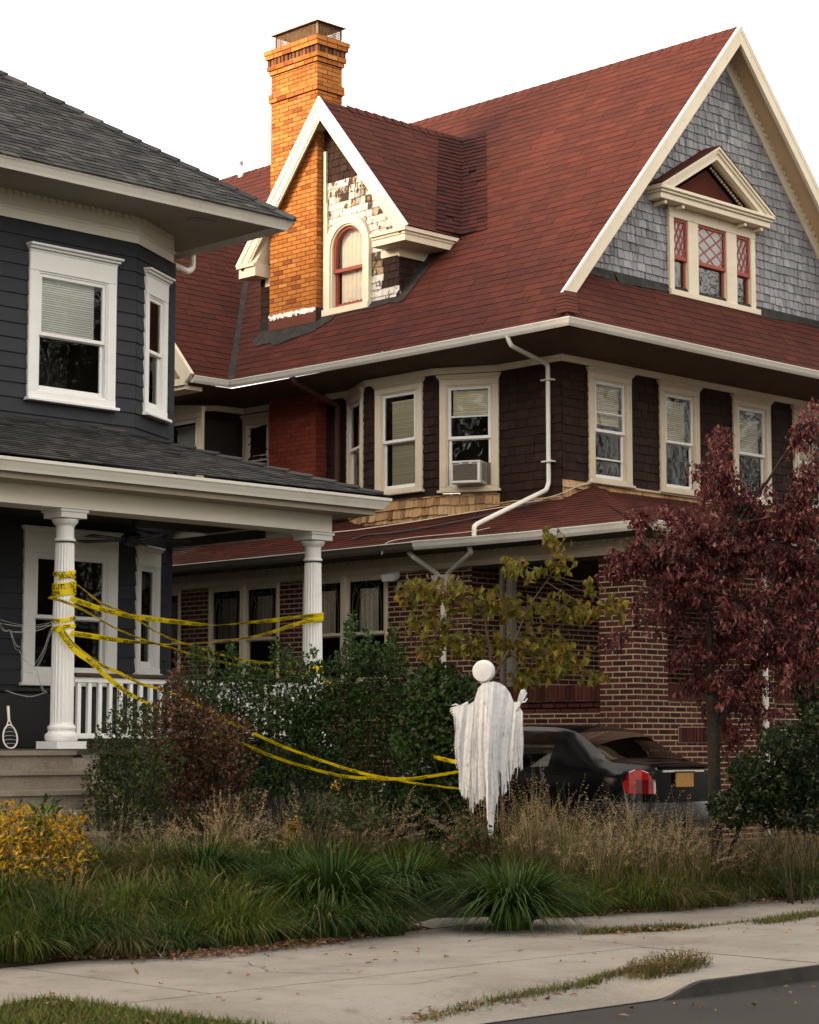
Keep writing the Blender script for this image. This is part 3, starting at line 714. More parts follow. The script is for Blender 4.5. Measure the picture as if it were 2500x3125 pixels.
def archring(mb, ro, ri, c0, c1, zb=.10, mi=0):
    o0, o1, i0, i1 = arch(ro, c0, zb), arch(ro, c1, zb), arch(ri, c0, zb), arch(ri, c1, zb)
    for k in range(len(o0) - 1):
        mb.poly([o1[k], o1[k + 1], i1[k + 1], i1[k]], mi); mb.poly([o0[k], o0[k + 1], o1[k + 1], o1[k]], mi); mb.poly([i1[k], i1[k + 1], i0[k + 1], i0[k]], mi)
archring(mb, half, half - .125, -.01, .075, .06); archring(mb, half - .12, half - .15, -.1, .05, .06)
mb.fbox(FD, win_c - half - .02, win_c + half + .01, .02, .115, -.01, .10)
mb.fbox(FD, win_c - half - .045, win_c - half + .035, .10, 1.75, -.01, .05); mb.fbox(FD, win_c - half - .045, win_c - half + .01, 1.7505, 2.55, -.01, .05)
aw = mb.build('arched_window', M['cream'], red)
mb = MB(); ri = half - .15
archring(mb, ri, ri - .04, -.06, .01, z_sp - .30)
mb.fbox(FD, win_c - ri, win_c + ri, z_sp - .335, z_sp - .285, -.06, .012)
for s in (-1, 1): mb.fbox(FD, win_c + s * ri - (.04 if s > 0 else 0), win_c + s * ri + (.04 if s < 0 else 0), .116, z_sp - .336, -.09, -.03)
mb.fbox(FD, win_c - ri + .041, win_c + ri - .041, .116, .185, -.09, -.03)
mb.build('sash', M['redtrim'], aw)
mb = MB(); a_ = arch(ri - .01, -.03, z_sp - .31); mb.poly(a_); mb.poly([FD(win_c - ri, .12, -.07), FD(win_c + ri, .12, -.07), FD(win_c + ri, z_sp - .3, -.07), FD(win_c - ri, z_sp - .3, -.07)])
mb.build('pane', M['glass_clear'], aw)
mb = MB(); n = 30
for k in range(n):
    t0, t1 = k / n, (k + 1) / n
    f = lambda t: win_c - ri + .075 + (2 * ri - .10) * t
    g = lambda t: -.092 + .008 * sin(t * 40)
    h = lambda t: z_sp + math.sqrt(max(0, ri * ri - (f(t) - win_c) ** 2)) - .005
    mb.poly([FD(f(t0), .10, g(t0)), FD(f(t1), .10, g(t1)), FD(f(t1), h(t1), g(t1)), FD(f(t0), h(t0), g(t0))])
mb.build('curtain', M['curtain'], aw)
mb = MB()
for (p, q) in (((win_c - ri - .02, .08), (win_c + ri + .02, .08)), ((win_c + ri + .02, .08), (win_c + ri + .02, 1.4)), ((win_c + ri + .02, 1.4), (win_c - ri - .02, 1.4)), ((win_c - ri - .02, 1.4), (win_c - ri - .02, .08))):
    mb.poly([FD(*p, -.11), FD(*q, -.11), FD(*q, -.5), FD(*p, -.5)])
mb.poly([FD(win_c - ri, .08, -.5), FD(win_c + ri, .08, -.5), FD(win_c + ri, 1.4, -.5), FD(win_c - ri, 1.4, -.5)])
mb.build('window_recess', M['room'], aw)
# dormer roof
mb = MB()
vv = V((0, 1, DSL)).normalized(); FDR = Fr((XDR, DYA - 1.85, DZ - DSL * 1.85), (1, 0, 0), vv, V((0, -DSL, 1)).normalized()); dl = math.sqrt(1 + DSL * DSL)
mx = lambda t: (ZE + 0 , )  # noqa
def xm_at(z): return XE + (z - ZE) / SL
zl = DZ - DSL * 1.85
courses(mb, FDR, [(0, -.02), (xm_at(zl) - XDR + .12, -.02), (xm_at(DZ) - XDR + .12, 1.85 * dl), (0, 1.85 * dl)], RW, (.28, .34), gap=.006, th=.009, rough=.003, rj=.003)
vv2 = V((0, -1, DSL)).normalized(); FDL = Fr((xm_at(zl) , DYA + 1.85, zl), (-1, 0, 0), vv2, V((0, DSL, 1)).normalized())
mb.poly([(XDR, DYA, DZ), (xm_at(DZ), DYA, DZ), (xm_at(zl), DYA + 1.85, zl), (XDR, DYA + 1.85, zl)], 0)
for k in range(14):
    x = XDR + .55 + k * .19
    mb.hexa([(x, DYA - .10, DZ - .095), (x, DYA, DZ + .02), (x + .23, DYA, DZ + .008), (x + .23, DYA - .10, DZ - .115), (x, DYA - .10, DZ - .08), (x, DYA, DZ + .036), (x + .23, DYA, DZ + .014), (x + .23, DYA - .10, DZ - .108)])
mb.build('dormer_roof', [M['roof_red'], M['roof_under']], red)
mb = MB()   # woven valley: rows that curve from the dormer slope round on to the main slope
zz = zl + .02; vr = random.Random(11)
while zz < DZ - .06:
    yv = DYA - (DZ - zz) / DSL; xv = xm_at(zz); sp = .52
    prev = None; cols = []
    for k in range(9):
        t = -1 + 2 * k / 8; q = (abs(t) ** 1.7)
        if t < 0: p = V((xv - sp * 1.0 * q, yv, zz))
        else: p = V((xv, yv - sp * 1.0 * q, zz))
        p += V((-.035, -.035, 0)) * (1 - q) ; cols.append(p)
    up = V((.115 / SL, .115 / DSL, .115))
    for k in range(8):
        if vr.random() < .02: continue
        a, b = cols[k], cols[k + 1]; o = V((-.010, -.010, .012)); z1 = vr.uniform(-.004, .004)
        mb.hexa([a + V((0, 0, z1)) + o * .2, b + V((0, 0, z1)) + o * .2, b + up + o * .2, a + up + o * .2, a + V((0, 0, z1)) + o * 1.6, b + V((0, 0, z1)) + o * 1.6, b + up + o * .6, a + up + o * .6])
    zz += .085
mb.build('woven_valley', mat('darker red valley shingle', (.08, .02, .017), .95, ramp=[(.030, .0095, .0085), (.052, .0125, .0108), (.021, .008, .0072)]), red)
mb = MB()   # dormer rakes and cornice returns
for s in (1, -1):
    foot = V((XDR, DYA - s * 1.86, DZ - DSL * 1.86)); top = V((XDR, DYA, DZ)); d = (top - foot).normalized()
    up = V((-1, 0, 0)).cross(d); up = up if up.z > 0 else -up
    F = Fr(foot, d, up, V((-1, 0, 0))); Ln = (top - foot).length
    k_ = up.y / d.y
    mb.mitre(F, Ln, k_, -.02, .0, .028, -.008, .018, mi=1)
    mb.mitre(F, Ln, k_, .0, -.05, -.0005, -.03, .012); mb.mitre(F, Ln, k_, .0, -.17, -.0505, -.03, .0); mb.mitre(F, Ln, k_, .03, -.20, -.1705, -.03, -.015)
    mb.mitre(F, Ln, k_, .0, -.10, -.05, -.30, -.0305, mi=0)
zc = 8.845
def cornice(y0, y1, x0, x1):   # boxed return
    mb.box(x0, x1, y0, y1, zc - .035, zc + .02); mb.box(x0 + .03, x1, y0 + .03, y1 - .0, zc - .075, zc - .0355); mb.box(x0 + .045, x1, y0 + .045, y1, zc - .17, zc - .0755)
cornice(DYA - 1.86, 21.52, XDR - .03, XD + .0); 
mb.box(XD + .001, 21.75, DYA - 1.86, DYR + .0, zc - .035, zc + .02); mb.box(XD + .001, 21.74, DYA - 1.83, DYR, zc - .075, zc - .0355); mb.box(XD + .001, 21.73, DYA - 1.815, DYR, zc - .17, zc - .0755)
mb.box(XD - .02, 21.55, DYR - .022, DYR + .0, zc - .30, zc - .1705); mb.box(XD - .022, XD - .001, DYR - .02, 21.60, zc - .28, zc - .1705)
# left return: sloped cap and box
yl = DYA + 1.86
mb.box(XDR - .03, XD, yl - .42, yl, zc - .02, zc + .03); mb.box(XDR, XD, yl - .42, yl - .03, zc - .17, zc - .0205); mb.box(XD - .022, XD, yl - .62, yl - .33, zc - .30, zc - .1705)
mb.hexa([(XDR + .02, yl - .40, zc + .03), (XD, yl - .40, zc + .03), (XD, yl - .02, zc + .03), (XDR + .02, yl - .02, zc + .03), (XDR + .20, yl - .52, zc + .46), (XD, yl - .52, zc + .46), (XD, yl - .38, zc + .46), (XDR + .20, yl - .38, zc + .46)], 0)
mb.build('dormer_trim', [M['cream'], M['white']], red)
mb = MB(); mb.tube([(24.2, 28.9, 11.85), (24.2, 28.9, 12.12)], .05, 10); mb.tube([(24.2, 28.9, 12.10), (24.12, 28.82, 12.16)], .052, 10)
mb.build('vent_pipe', M['white'], red)
# ================================================================= RED HOUSE, lower storey
XB, YB = 19.60, 15.988         # brick side wall and the street face of the porch piers
GZ = .30
PX, PZ, PY = 19.05, 4.135, 15.37       # porch gutter line
# --- pent / porch roof
SLs, SLf = .36, .29
mb = MB()
vv = V((1, 0, SLs)).normalized(); F1 = Fr((PX, 31, PZ - .01), (0, -1, 0), vv, V((-SLs, 0, 1)).normalized()); k1 = math.sqrt(1 + SLs ** 2)
hipx = 21.509 - PX; hipy = YF - PY
courses(mb, F1, [(0, -.03), (31 - PY, -.03), (31 - YF, hipx * k1), (31 - YF - .001, (XL + .02 - PX) * k1 + .25), (31 - YF - .25, (XL + .02 - PX) * k1), (0, (XL + .02 - PX) * k1)], .14, (.22, .34), gap=.006, th=.010, rough=.004, rj=.008)
vf = V((0, 1, SLf)).normalized(); F2 = Fr((PX, PY, PZ - .01), (1, 0, 0), vf, V((0, -SLf, 1)).normalized()); k2 = math.sqrt(1 + SLf ** 2)
courses(mb, F2, [(-.0, -.03), (10.5, -.03), (10.5, hipy * k2), (hipx, hipy * k2)], .14, (.22, .34), gap=.006, th=.010, rough=.004, rj=.008)
for k in range(22):
    t = k / 22; p = V((PX, PY, PZ + .012)).lerp(V((21.509, YF, 4.98)), t); q = V((PX, PY, PZ + .012)).lerp(V((21.509, YF, 4.98)), t + .055)
    for s in (V((-.10, .09, -.022)), V((.10, -.09, -.014))):
        mb.hexa([p, p + s, q + s, q, p + V((0, 0, .016)), p + s + V((0, 0, .014)), q + s, q + V((0, 0, .004))])
mb.build('porch_roof', [M['roof_red'], M['roof_under']], red)
mb = MB()
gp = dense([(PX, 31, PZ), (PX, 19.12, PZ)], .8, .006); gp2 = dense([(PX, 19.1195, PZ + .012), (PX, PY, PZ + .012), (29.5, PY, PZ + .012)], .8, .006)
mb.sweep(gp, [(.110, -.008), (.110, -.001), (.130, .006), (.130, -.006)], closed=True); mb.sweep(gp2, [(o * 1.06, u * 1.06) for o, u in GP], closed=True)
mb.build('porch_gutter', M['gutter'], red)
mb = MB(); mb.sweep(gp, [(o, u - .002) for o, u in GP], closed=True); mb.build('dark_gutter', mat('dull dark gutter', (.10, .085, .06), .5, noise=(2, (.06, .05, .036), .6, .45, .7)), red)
mb = MB()   # soffit and dark shadowed cornice with small dentils, then the pale beam
mb.hexa([(PX + .02, PY + .02, 4.035), (29.5, PY + .02, 4.035), (29.5, 31, 4.035), (PX + .02, 31, 4.035), (PX + .02, PY + .02, 4.05), (29.5, PY + .02, 4.05), (29.5, 31, 4.05), (PX + .02, 31, 4.05)])
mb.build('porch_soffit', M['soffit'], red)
mb = MB()
bp = [(XB - .03, 31, 0), (XB - .03, YB - .03, 0), (29.5, YB - .03, 0)]
mb.sweep(bp, [(-.25, 3.835), (.03, 3.835), (.03, 3.905), (.05, 3.915), (.05, 3.93), (.02, 3.935), (.02, 4.03), (-.25, 4.03)], closed=True)
y = 16.0
while y < 30: mb.box(XB - .075, XB - .0505, y, y + .05, 3.985, 4.030); y += .12
x = 19.7
while x < 29: mb.box(x, x + .05, YB - .075, YB - .0505, 3.985, 4.030); x += .12
mb.build('porch_beam', M['creamlow'], red)
# --- brickwork
bk = MB(); br = random.Random(9); CO = .0685
def brickwall(F, poly, holes=(), mf=None): courses(bk, F, poly, CO, (.213, .213), brick=True, joint=.0175, th=.003, rough=.002, holes=holes, rng=br, mf=mf or (lambda a, b: 0), back=1)
wins1 = []      # (y of left edge, y of right edge)
H1 = 3.83 - GZ
Fb = Fr((XB, 28.0, GZ), (0, -1, 0), (0, 0, 1), (-1, 0, 0))
pairs = [(24.03, 22.46), (21.95, 20.25), (25.9, 24.70)]
hol = [(28 - a + .02, 28 - b - .02, 2.42 - GZ, 3.9 - GZ) for a, b in pairs]
yend = 18.69
brickwall(Fb, [(0, 0), (28 - yend, 0), (28 - yend, H1), (0, H1)], hol)
Fk = Fr((XB + .03, yend, GZ), (0, -1, 0), (0, 0, 1), (-1, 0, 0))    # porch knee wall
kw = yend - 16.55
brickwall(Fk, [(0, 0), (kw, 0), (kw, 1.63), (0, 1.63)])
def soldier(F, a0, a1, b0, h=.205, mi=0, c1=.010):
    bk.fbox(F, a0, a1, b0, b0 + h, -.05, .0, 1); a = a0 + .006
    while a < a1 - .03: bk.fbox(F, a, min(a + .056, a1), b0 + .008, b0 + h - .008, 0, c1 + br.uniform(0, .004), mi); a += .0685
def cap(F, a0, a1, b0, h=.205): # rowlock cap of the knee wall
    bk.fbox(F, a0, a1, b0, b0 + h * .98, -.30, .02, 1); a = a0 + .006
    while a < a1 - .03: bk.fbox(F, a, min(a + .056, a1), b0 + .006, b0 + h, -.30, .032 + br.uniform(0, .004), 0); a += .0685
cap(Fk, .02, kw, 1.63 + .14, .20); bk.fbox(Fk, 0, kw, 1.63, 1.7695, -.2, .0, 1)
brickwall(Fr((XB + .03, yend, GZ + 1.63), (0, -1, 0), (0, 0, 1), (-1, 0, 0)), [(0, 0), (kw, 0), (kw, .137), (0, .137)])
soldier(Fr((XB + .02, yend, GZ), (0, -1, 0), (0, 0, 1), (-1, 0, 0)), .35, kw - .55, 1.26, .20)
soldier(Fr((XB + .02, yend, GZ), (0, -1, 0), (0, 0, 1), (-1, 0, 0)), .35, kw - .55, .45, .20)
for (x0, x1, y0, y1) in ((XB, 20.21, YB, 16.55), (21.75, 22.4, YB, 16.55), (25.4, 26.0, YB, 16.55)):
    for (F, W) in ((Fr((x0, y1, GZ), (0, -1, 0), (0, 0, 1), (-1, 0, 0)), y1 - y0), (Fr((x0, y0, GZ), (1, 0, 0), (0, 0, 1), (0, -1, 0)), x1 - x0), (Fr((x1, y0, GZ), (0, 1, 0), (0, 0, 1), (1, 0, 0)), y1 - y0), (Fr((x1, y1, GZ), (-1, 0, 0), (0, 0, 1), (0, 1, 0)), x1 - x0)):
        brickwall(F, [(0, 0), (W, 0), (W, 3.42), (0, 3.42)]); 
        soldier(F, .0, W, 3.42, .125)
Fk2 = Fr((20.21, YB + .05, GZ), (1, 0, 0), (0, 0, 1), (0, -1, 0))
brickwall(Fk2, [(0, 0), (1.54, 0), (1.54, 1.767), (0, 1.767)]); cap(Fk2, 0, 1.54, 1.77, .20)
soldier(Fr((20.21, YB + .04, GZ), (1, 0, 0), (0, 0, 1), (0, -1, 0)), .25, 1.4, 1.26, .20); soldier(Fr((20.21, YB + .04, GZ), (1, 0, 0), (0, 0, 1), (0, -1, 0)), .25, 1.4, .45, .20)
Fk3 = Fr((22.4, YB + .05, GZ), (1, 0, 0), (0, 0, 1), (0, -1, 0))
brickwall(Fk3, [(0, 0), (3.0, 0), (3.0, 1.767), (0, 1.767)]); cap(Fk3, 0, 3.0, 1.77, .20)
Fi = Fr((XB, 18.9, GZ), (1, 0, 0), (0, 0, 1), (0, -1, 0))      # wall at the back of the porch
brickwall(Fi, [(0, 0), (9.5, 0), (9.5, H1), (0, H1)])
brickwall(Fr((XB + .35, 18.69, GZ), (0, -1, 0), (0, 0, 1), (1, 0, 0)), [(0, 0), (.01, 0), (.01, .1), (0, .1)])
bk.build('brick_wall', [M['brick'], M['mortar']], red)
mb = MB()   # porch floor, ceiling and white corner posts
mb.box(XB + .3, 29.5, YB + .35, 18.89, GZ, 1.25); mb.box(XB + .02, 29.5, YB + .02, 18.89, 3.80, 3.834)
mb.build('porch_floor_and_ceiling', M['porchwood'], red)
mb = MB()
postm = mat('dull grey post paint', (.16, .14, .115), .7, noise=(5, (.10, .085, .07), .6, .45, .7))
for q in ((XB + .03, XB + .12, pt(1563, 2000, X=XB + .03).y, pt(1546, 2000, X=XB + .03).y, 2.27, 3.834), (XB + .03, XB + .08, pt(1535, 2000, X=XB + .03).y, pt(1526, 2000, X=XB + .03).y, 2.27, 3.834), (XB + .12, XB + .2, 16.58, 16.62, 2.27, 3.834)):
    mb = MB(); mb.box(*q); mb.build('porch_post', postm, red)
# --- leaded windows of the brick wall, in pairs
def pairwin(ya, yb):
    F = Fr((XB, ya, 2.40), (0, -1, 0), (0, 0, 1), (-1, 0, 0)); W = ya - yb; H = 3.835 - 2.40
    mb = MB(); mu = .10
    mb.bevbox(F, 0, .045, .0, H, -.1, .03); mb.bevbox(F, W - .045, W, .0, H, -.1, .03)
    mb.bevbox(F, W / 2 - mu / 2, W / 2 + mu / 2, .0, H, -.1, .05); mb.bevbox(F, .0455, W - .0455, H - .045, H - .0005, -.1, .025)
    mb.bevbox(F, -.03, W + .03, -.04, .0, -.08, .06)
    w = mb.build('leaded_window', M['creamlow'], red)
    sb, gb, lb, rb = MB(), MB(), MB(), MB()
    for (p, q) in ((.0455, W / 2 - mu / 2 - .0005), (W / 2 + mu / 2 + .0005, W - .0455)):
        top = H - .0455; mid = .62
        for (r, s, c) in ((mid, top, .012), (.0, mid + .02, -.02)):
            t = .035
            sb.bevbox(F, p, p + t, r, s, c - .03, c, .004); sb.bevbox(F, q - t, q, r, s, c - .03, c, .004)
            sb.bevbox(F, p + t, q - t, s - t, s, c - .03, c, .004); sb.bevbox(F, p + t, q - t, r, r + t * 1.2, c - .03, c, .004)
            gb.poly([F(p, r, c - .018), F(q, r, c - .018), F(q, s, c - .018), F(p, s, c - .018)])
        # leading: two nested arches, spokes and a border
        a0, a1, b0, b1 = p + .035, q - .035, mid + .045, top - .035; am = (a0 + a1) / 2; wd = (a1 - a0)
        for rr in (.20, .28, .42):
            r_ = wd * rr; sp = b0 + (b1 - b0) * .50
            pts = [F(am - r_, b0, -.002)] + [F(am + r_ * cos(pi - pi * k / 12), sp + r_ * 1.15 * sin(pi * k / 12), -.002) for k in range(13)] + [F(am + r_, b0, -.002)]
            lb.tube(pts, .0035, 4)
            for t in (.25, .5, .75):
                if rr == .42: continue
                A = V((am + r_ * cos(pi * t), sp + r_ * 1.15 * sin(pi * t), 0)); B = V((am + wd * .46 * cos(pi * t), sp + wd * .55 * sin(pi * t), 0))
                if rr == .28: lb.tube([F(A.x, A.y, -.002), F(B.x, min(B.y, b1), -.002)], .0035, 4)
        lb.tube([F(am, sp + wd * .50, -.002), F(am, b1, -.002)], .0035, 4)
        for s_ in (-1, 1): lb.tube([F(am + s_ * wd * .42, sp + wd * .2, -.002), F(am + s_ * wd * .30, b1, -.002)], .0035, 4)
        n = 20; cb = MB()
        for k in range(n):
            f = lambda t: am - wd * .26 + wd * .52 * t; g = lambda t: -.055 + .010 * sin(t * 25)
            cb.poly([F(f(k / n), b0, g(k / n)), F(f((k + 1) / n), b0, g((k + 1) / n)), F(f((k + 1) / n), b1 - .1, g((k + 1) / n)), F(f(k / n), b1 - .1, g(k / n))])
        cb.build('curtain', M['lace'], w)
        for (A, B) in (((p, 0), (q, 0)), ((q, 0), (q, top)), ((q, top), (p, top)), ((p, top), (p, 0))): rb.poly([F(*A, -.06), F(*B, -.06), F(*B, -.6), F(*A, -.6)])
        rb.poly([F(p, 0, -.6), F(q, 0, -.6), F(q, top, -.6), F(p, top, -.6)])
    sb.build('sash', M['creamlow'], w); gb.build('pane', M['glass'], w); lb.build('leading', M['lead'], w); rb.build('window_recess', M['room'], w)
for a, b in pairs: pairwin(a, b)
# --- downspouts
mb = MB()
def duct(mb, pts, w=.075, d=.055, mi=0):
    pts = [V(p) for p in pts]; out = [pts[0]]
    for a, b, c in zip(pts, pts[1:], pts[2:]):
        l = min(.06, (b - a).length / 3, (c - b).length / 3)
        p0, p2 = b + (a - b).normalized() * l, b + (c - b).normalized() * l
        out += [p0, p0.lerp(b, .6).lerp(b.lerp(p2, .4), .5), p2]
    out.append(pts[-1]); mb.tube(out, w / 2 * .95, 10)
o0 = pt(1553, 1030, X=XE + .0); 
duct(mb, [(XE - .04, o0.y, ZE - .08), (XE + .02, o0.y - .02, 6.72), (XL - .05, 18.42, 6.60), (XL - .05, 18.42, 5.0), (XL - .12, 18.40, 4.90), (PX + .02, 18.10, 4.30), (PX - .05, 18.08, 4.26), (PX - .05, 18.08, 4.10)], .066)
for z in (6.38, 5.28): mb.box(XL - .10, XL + .0, 18.33, 18.51, z, z + .02)
mb.build('downspout', M['gutter'], red)
mb = MB()   # brown one in the corner by the chimney
b0 = pt(896, 1165, X=XE)
duct(mb, [(XE - .02, 22.55, ZE - .1), (XE + .03, 22.55, 6.76), (XL - .10, 22.52, 6.50), (XL - .10, 22.52, 4.9), (XL - .14, 22.5, 4.86)], .09)
mb.build('downspout', mat('brown drainpipe', (.07, .03, .024), .6, noise=(6, (.11, .06, .045), .6, .5, .7)), red)
mb = MB()   # leaders from the porch gutter to a funnel head
j = pt(1355, 1775, X=XB - .08)
duct(mb, [(PX + .04, pt(1240, 1685, X=PX).y, 4.03), (PX + .08, pt(1250, 1700, X=PX).y, 3.96), (XB - .10, j.y + .10, 3.76), (XB - .10, j.y + .03, 3.66)], .07)
duct(mb, [(PX + .04, pt(1425, 1672, X=PX).y, 4.03), (PX + .08, pt(1425, 1690, X=PX).y, 3.96), (XB - .10, j.y - .10, 3.76), (XB - .10, j.y - .03, 3.66)], .07)
Fj = Fr((XB - .10, j.y, 3.0), (0, -1, 0), (0, 0, 1), (-1, 0, 0))
mb.hexa([Fj(-.05, .50, -.06), Fj(.05, .50, -.06), Fj(.05, .50, .03), Fj(-.05, .50, .03), Fj(-.17, .74, -.07), Fj(.17, .74, -.07), Fj(.17, .74, .06), Fj(-.17, .74, .06)])
mb.tube([Fj(0, .52, -.01), Fj(0, -2.6, -.01)], .04, 10)
mb.build('downspout', M['gutter'], red)
mb = MB(); mb.tube([(22.1, YB - .08, 3.95), (22.1, YB - .08, .4)], .04, 10); mb.build('downspout', M['gutter'], red)
mb = MB()   # twin floodlight under the porch soffit
l = pt(1205, 1762, X=XB - .06)
mb.tube([l + V((.06, 0, .03)), l + V((-.03, 0, .0))], .05, 10); mb.hexa([l + V(q) for q in ((-.05, .10, -.03), (-.05, -.12, -.03), (-.14, -.12, -.06), (-.14, .10, -.06), (-.03, .10, .07), (-.03, -.12, .07), (-.16, -.13, .03), (-.16, .11, .03))])
mb.build('floodlight', M['white'], red)
# --- cables lying on the porch roof
def roofz(x, y): return PZ - .01 + SLs * (x - PX) + .018
def cable(pts, r, m, label):
    P = [V((x, y, roofz(x, y) + dz)) for x, y, dz in pts]
    out = []
    for i in range(len(P) - 1):
        p0, p1, p2, p3 = P[max(i - 1, 0)], P[i], P[i + 1], P[min(i + 2, len(P) - 1)]
        for k in range(6):
            t = k / 6; out.append(.5 * ((2 * p1) + (p2 - p0) * t + (2 * p0 - 5 * p1 + 4 * p2 - p3) * t * t + (3 * p1 - p0 - 3 * p2 + p3) * t ** 3))
    out.append(P[-1]); c = MB(); c.tube(out, r, 6); return tag(c.build('cable', M[m], None, True), label, 'cable')
for k in range(3):
    q = random.Random(40 + k); xx = lambda: q.uniform(-.03, .03)
    cable([(20.70 + xx(), 25.6, .01), (20.42 + xx(), 23.6, .02), (20.15 + xx(), 21.9, .01), (20.22 + xx(), 20.6, .015), (20.40 + xx(), 19.7, .02), (20.66 + xx(), 18.7, .02), (20.80, 18.19, .07), (21.35, 18.18, .045 + k * .008), (22.2, 18.18, -.255 + k * .008), (23.5, 18.18, -.735 + k * .008), (24.5, 18.18, -1.095 + k * .008)], .006, 'cable',
          ('pale cable lying across the red porch roof, highest of the three side by side', 'pale cable lying across the red porch roof, middle of the three side by side', 'pale cable lying across the red porch roof, lowest of the three side by side')[k])
cable([(19.55, 20.9, .0), (19.62, 20.7, .03), (19.60, 20.1, .03), (19.95, 19.2, .02), (20.3, 18.7, .03), (20.62, 18.3, .03)], .016, 'cable_dark', 'thick dark grey cable on the red porch roof above the gutter')
cable([(PX - .10, 19.7, -.10), (PX - .05, 19.66, .04), (19.2, 19.45, .03), (19.3, 19.0, .01), (19.35, 18.5, .0), (19.42, 18.2, .01)], .006, 'cable', 'thin pale cable looping over the gutter from the red porch roof')
# --- window air conditioner
z_ac = (ptp(1379, 1400, FB.O, FB.n)); 
p0, p1 = ptp(1376, 1405, FB.O + FB.n * .30, FB.n), ptp(1466, 1472, FB.O + FB.n * .30, FB.n)
a0_, a1_ = (p0 - FB.O).dot(FB.u), (p1 - FB.O).dot(FB.u); b0_, b1_ = p1.z - Z0, p0.z - Z0 - .01
ac = empty('air_conditioner', FB((a0_ + a1_) / 2, b0_, .15), 'dirty white window air conditioner in an upper bay window of the red roofed house', 'air conditioner')
mb = MB(); w_ = a1_ - a0_
mb.fbox(FB, a0_, a1_, b0_, b1_, -.1, .27)
for (p, q, r, s) in ((a0_, a1_, b0_, b0_ + .035), (a0_, a1_, b1_ - .03, b1_), (a0_, a0_ + .025, b0_ + .0355, b1_ - .0305), (a1_ - .045, a1_, b0_ + .0355, b1_ - .0305)): mb.bevbox(FB, p, q, r, s, .2705, .30, .006)
mb.bevbox(FB, a0_ + w_ * .28, a1_ - w_ * .28, b1_ - .05, b1_ - .0305, .2705, .298, .004)
mb.build('case', M['acwhite'], ac)
mb = MB(); y = b0_ + .04
while y < b1_ - .05: mb.fbox(FB, a0_ + .026, a1_ - .046, y, y + .006, .271, .284); y += .0095
mb.build('grille', M['acgrille'], ac)
mb = MB()
for k in range(13):
    y = b0_ + .05 + k * .019
    for j_ in range(2):
        c0 = .03 + j_ * .10; mb.fbox(Fr(FB(a1_, y, 0), FB.n, (0, 0, 1), FB.u), c0, c0 + .085, 0, .010, -.002, .0015)
mb.build('side_vent', M['black'], ac)
mb = MB(); mb.bevbox(FB, a1_ + .005, wB[1] - .10, b0_, b1_, -.06, .0, .004); mb.build('side_panel', M['acgrille'], ac)
def textmesh(s):
    c = bpy.data.curves.new('lettering', 'FONT'); c.body = s; c.size = 1.0; c.resolution_u = 2; c.offset = .032
    o = bpy.data.objects.new('lettering', c); COL.objects.link(o); bpy.context.view_layer.update()
    me = o.to_mesh(); v = [tuple(q.co) for q in me.vertices]; f = [tuple(p.vertices) for p in me.polygons]; o.to_mesh_clear()
    bpy.data.objects.remove(o); bpy.data.curves.remove(c)
    w = max(q[0] for q in v); return v, f, w
def put_text(mb, tm, fn, mi=0):
    i = len(mb.v); mb.v += [tuple(fn(x, y)) for x, y, z in tm[0]]
    for f in tm[1]: mb.f.append(tuple(i + k for k in f)); mb.m.append(mi)
TD = textmesh('Danby'); mb = MB(); s_ = .036
put_text(mb, TD, lambda x, y: FB(a0_ + w_ / 2 - TD[2] * s_ / 2 + x * s_, b1_ - .040 + y * s_ * .9, .3015)); mb.build('lettering', M['ink'], ac)
# ================================================================= GREY HOUSE
gh = empty('grey_house', (13, 19, .35), 'charcoal clapboard house with white trim, grey hipped roof and a columned front porch', 'house')
YW_ = 19.5; CA = (14.741, 19.5); CB = (15.645, 19.998); FLR = 1.51
ZG = 7.80; YG2 = 18.5; XG2 = 16.33; SG = .72
# --- main hipped roof
mb = MB(); kk = math.sqrt(1 + SG * SG); grn = random.Random(21)
Fg = Fr((4, YG2, ZG + .005), (1, 0, 0), V((0, 1, SG)), V((0, -SG, 1)).normalized())
hmax = 4.2
courses(mb, Fg, [(0, -.04), (XG2 - 4 + .03, -.04), (XG2 - 4 - hmax, hmax * kk), (0, hmax * kk)], .116, (.09, .24), gap=.004, th=.010, rough=.004, rj=.004, rng=grn)
mb.poly([(XG2, YG2, ZG), (XG2, 33, ZG), (XG2 - hmax, 33, ZG + SG * hmax), (XG2 - hmax, YG2 + hmax, ZG + SG * hmax)], 0)
k = 0
while k < 26:   # hip caps
    t = k * .165; p = V((XG2 + .02 - t, YG2 - .02 + t, ZG + .02 + SG * t)); q = V((XG2 + .02 - t - .20, YG2 - .02 + t + .20, ZG + .012 + SG * (t + .20)))
    for s in (V((-.12, -.06, -.055)), V((.06, .12, -.055))):
        mb.hexa([p, p + s, q + s, q, p + V((0, 0, .022)), p + s + V((0, 0, .022)), q + s, q + V((0, 0, .006))])
    k += 1
mb.build('roof', [M['roof_grey'], M['roof_under']], gh)
GK = [(0, 0), (0, -.07), (.02, -.10), (.05, -.125), (.07, -.13), (.085, -.10), (.12, -.045), (.135, -.03), (.14, 0), (.128, 0), (.11, -.03), (.06, -.10), (.012, -.06)]
mb = MB()
mb.sweep(dense([(4, YG2 + .13, ZG), (XG2 - .13, YG2 + .13, ZG), (XG2 - .13, 32, ZG)], 1.5, .003), GK, closed=True)
for x in (12.9, 15.75): mb.sweep([(x, YG2 + .13, ZG + .002), (x + .03, YG2 + .13, ZG + .002)], [(o * 1.03, u * 1.03) for o, u in GK], closed=True)
mb.build('gutter', M['gutter'], gh)
mb = MB()
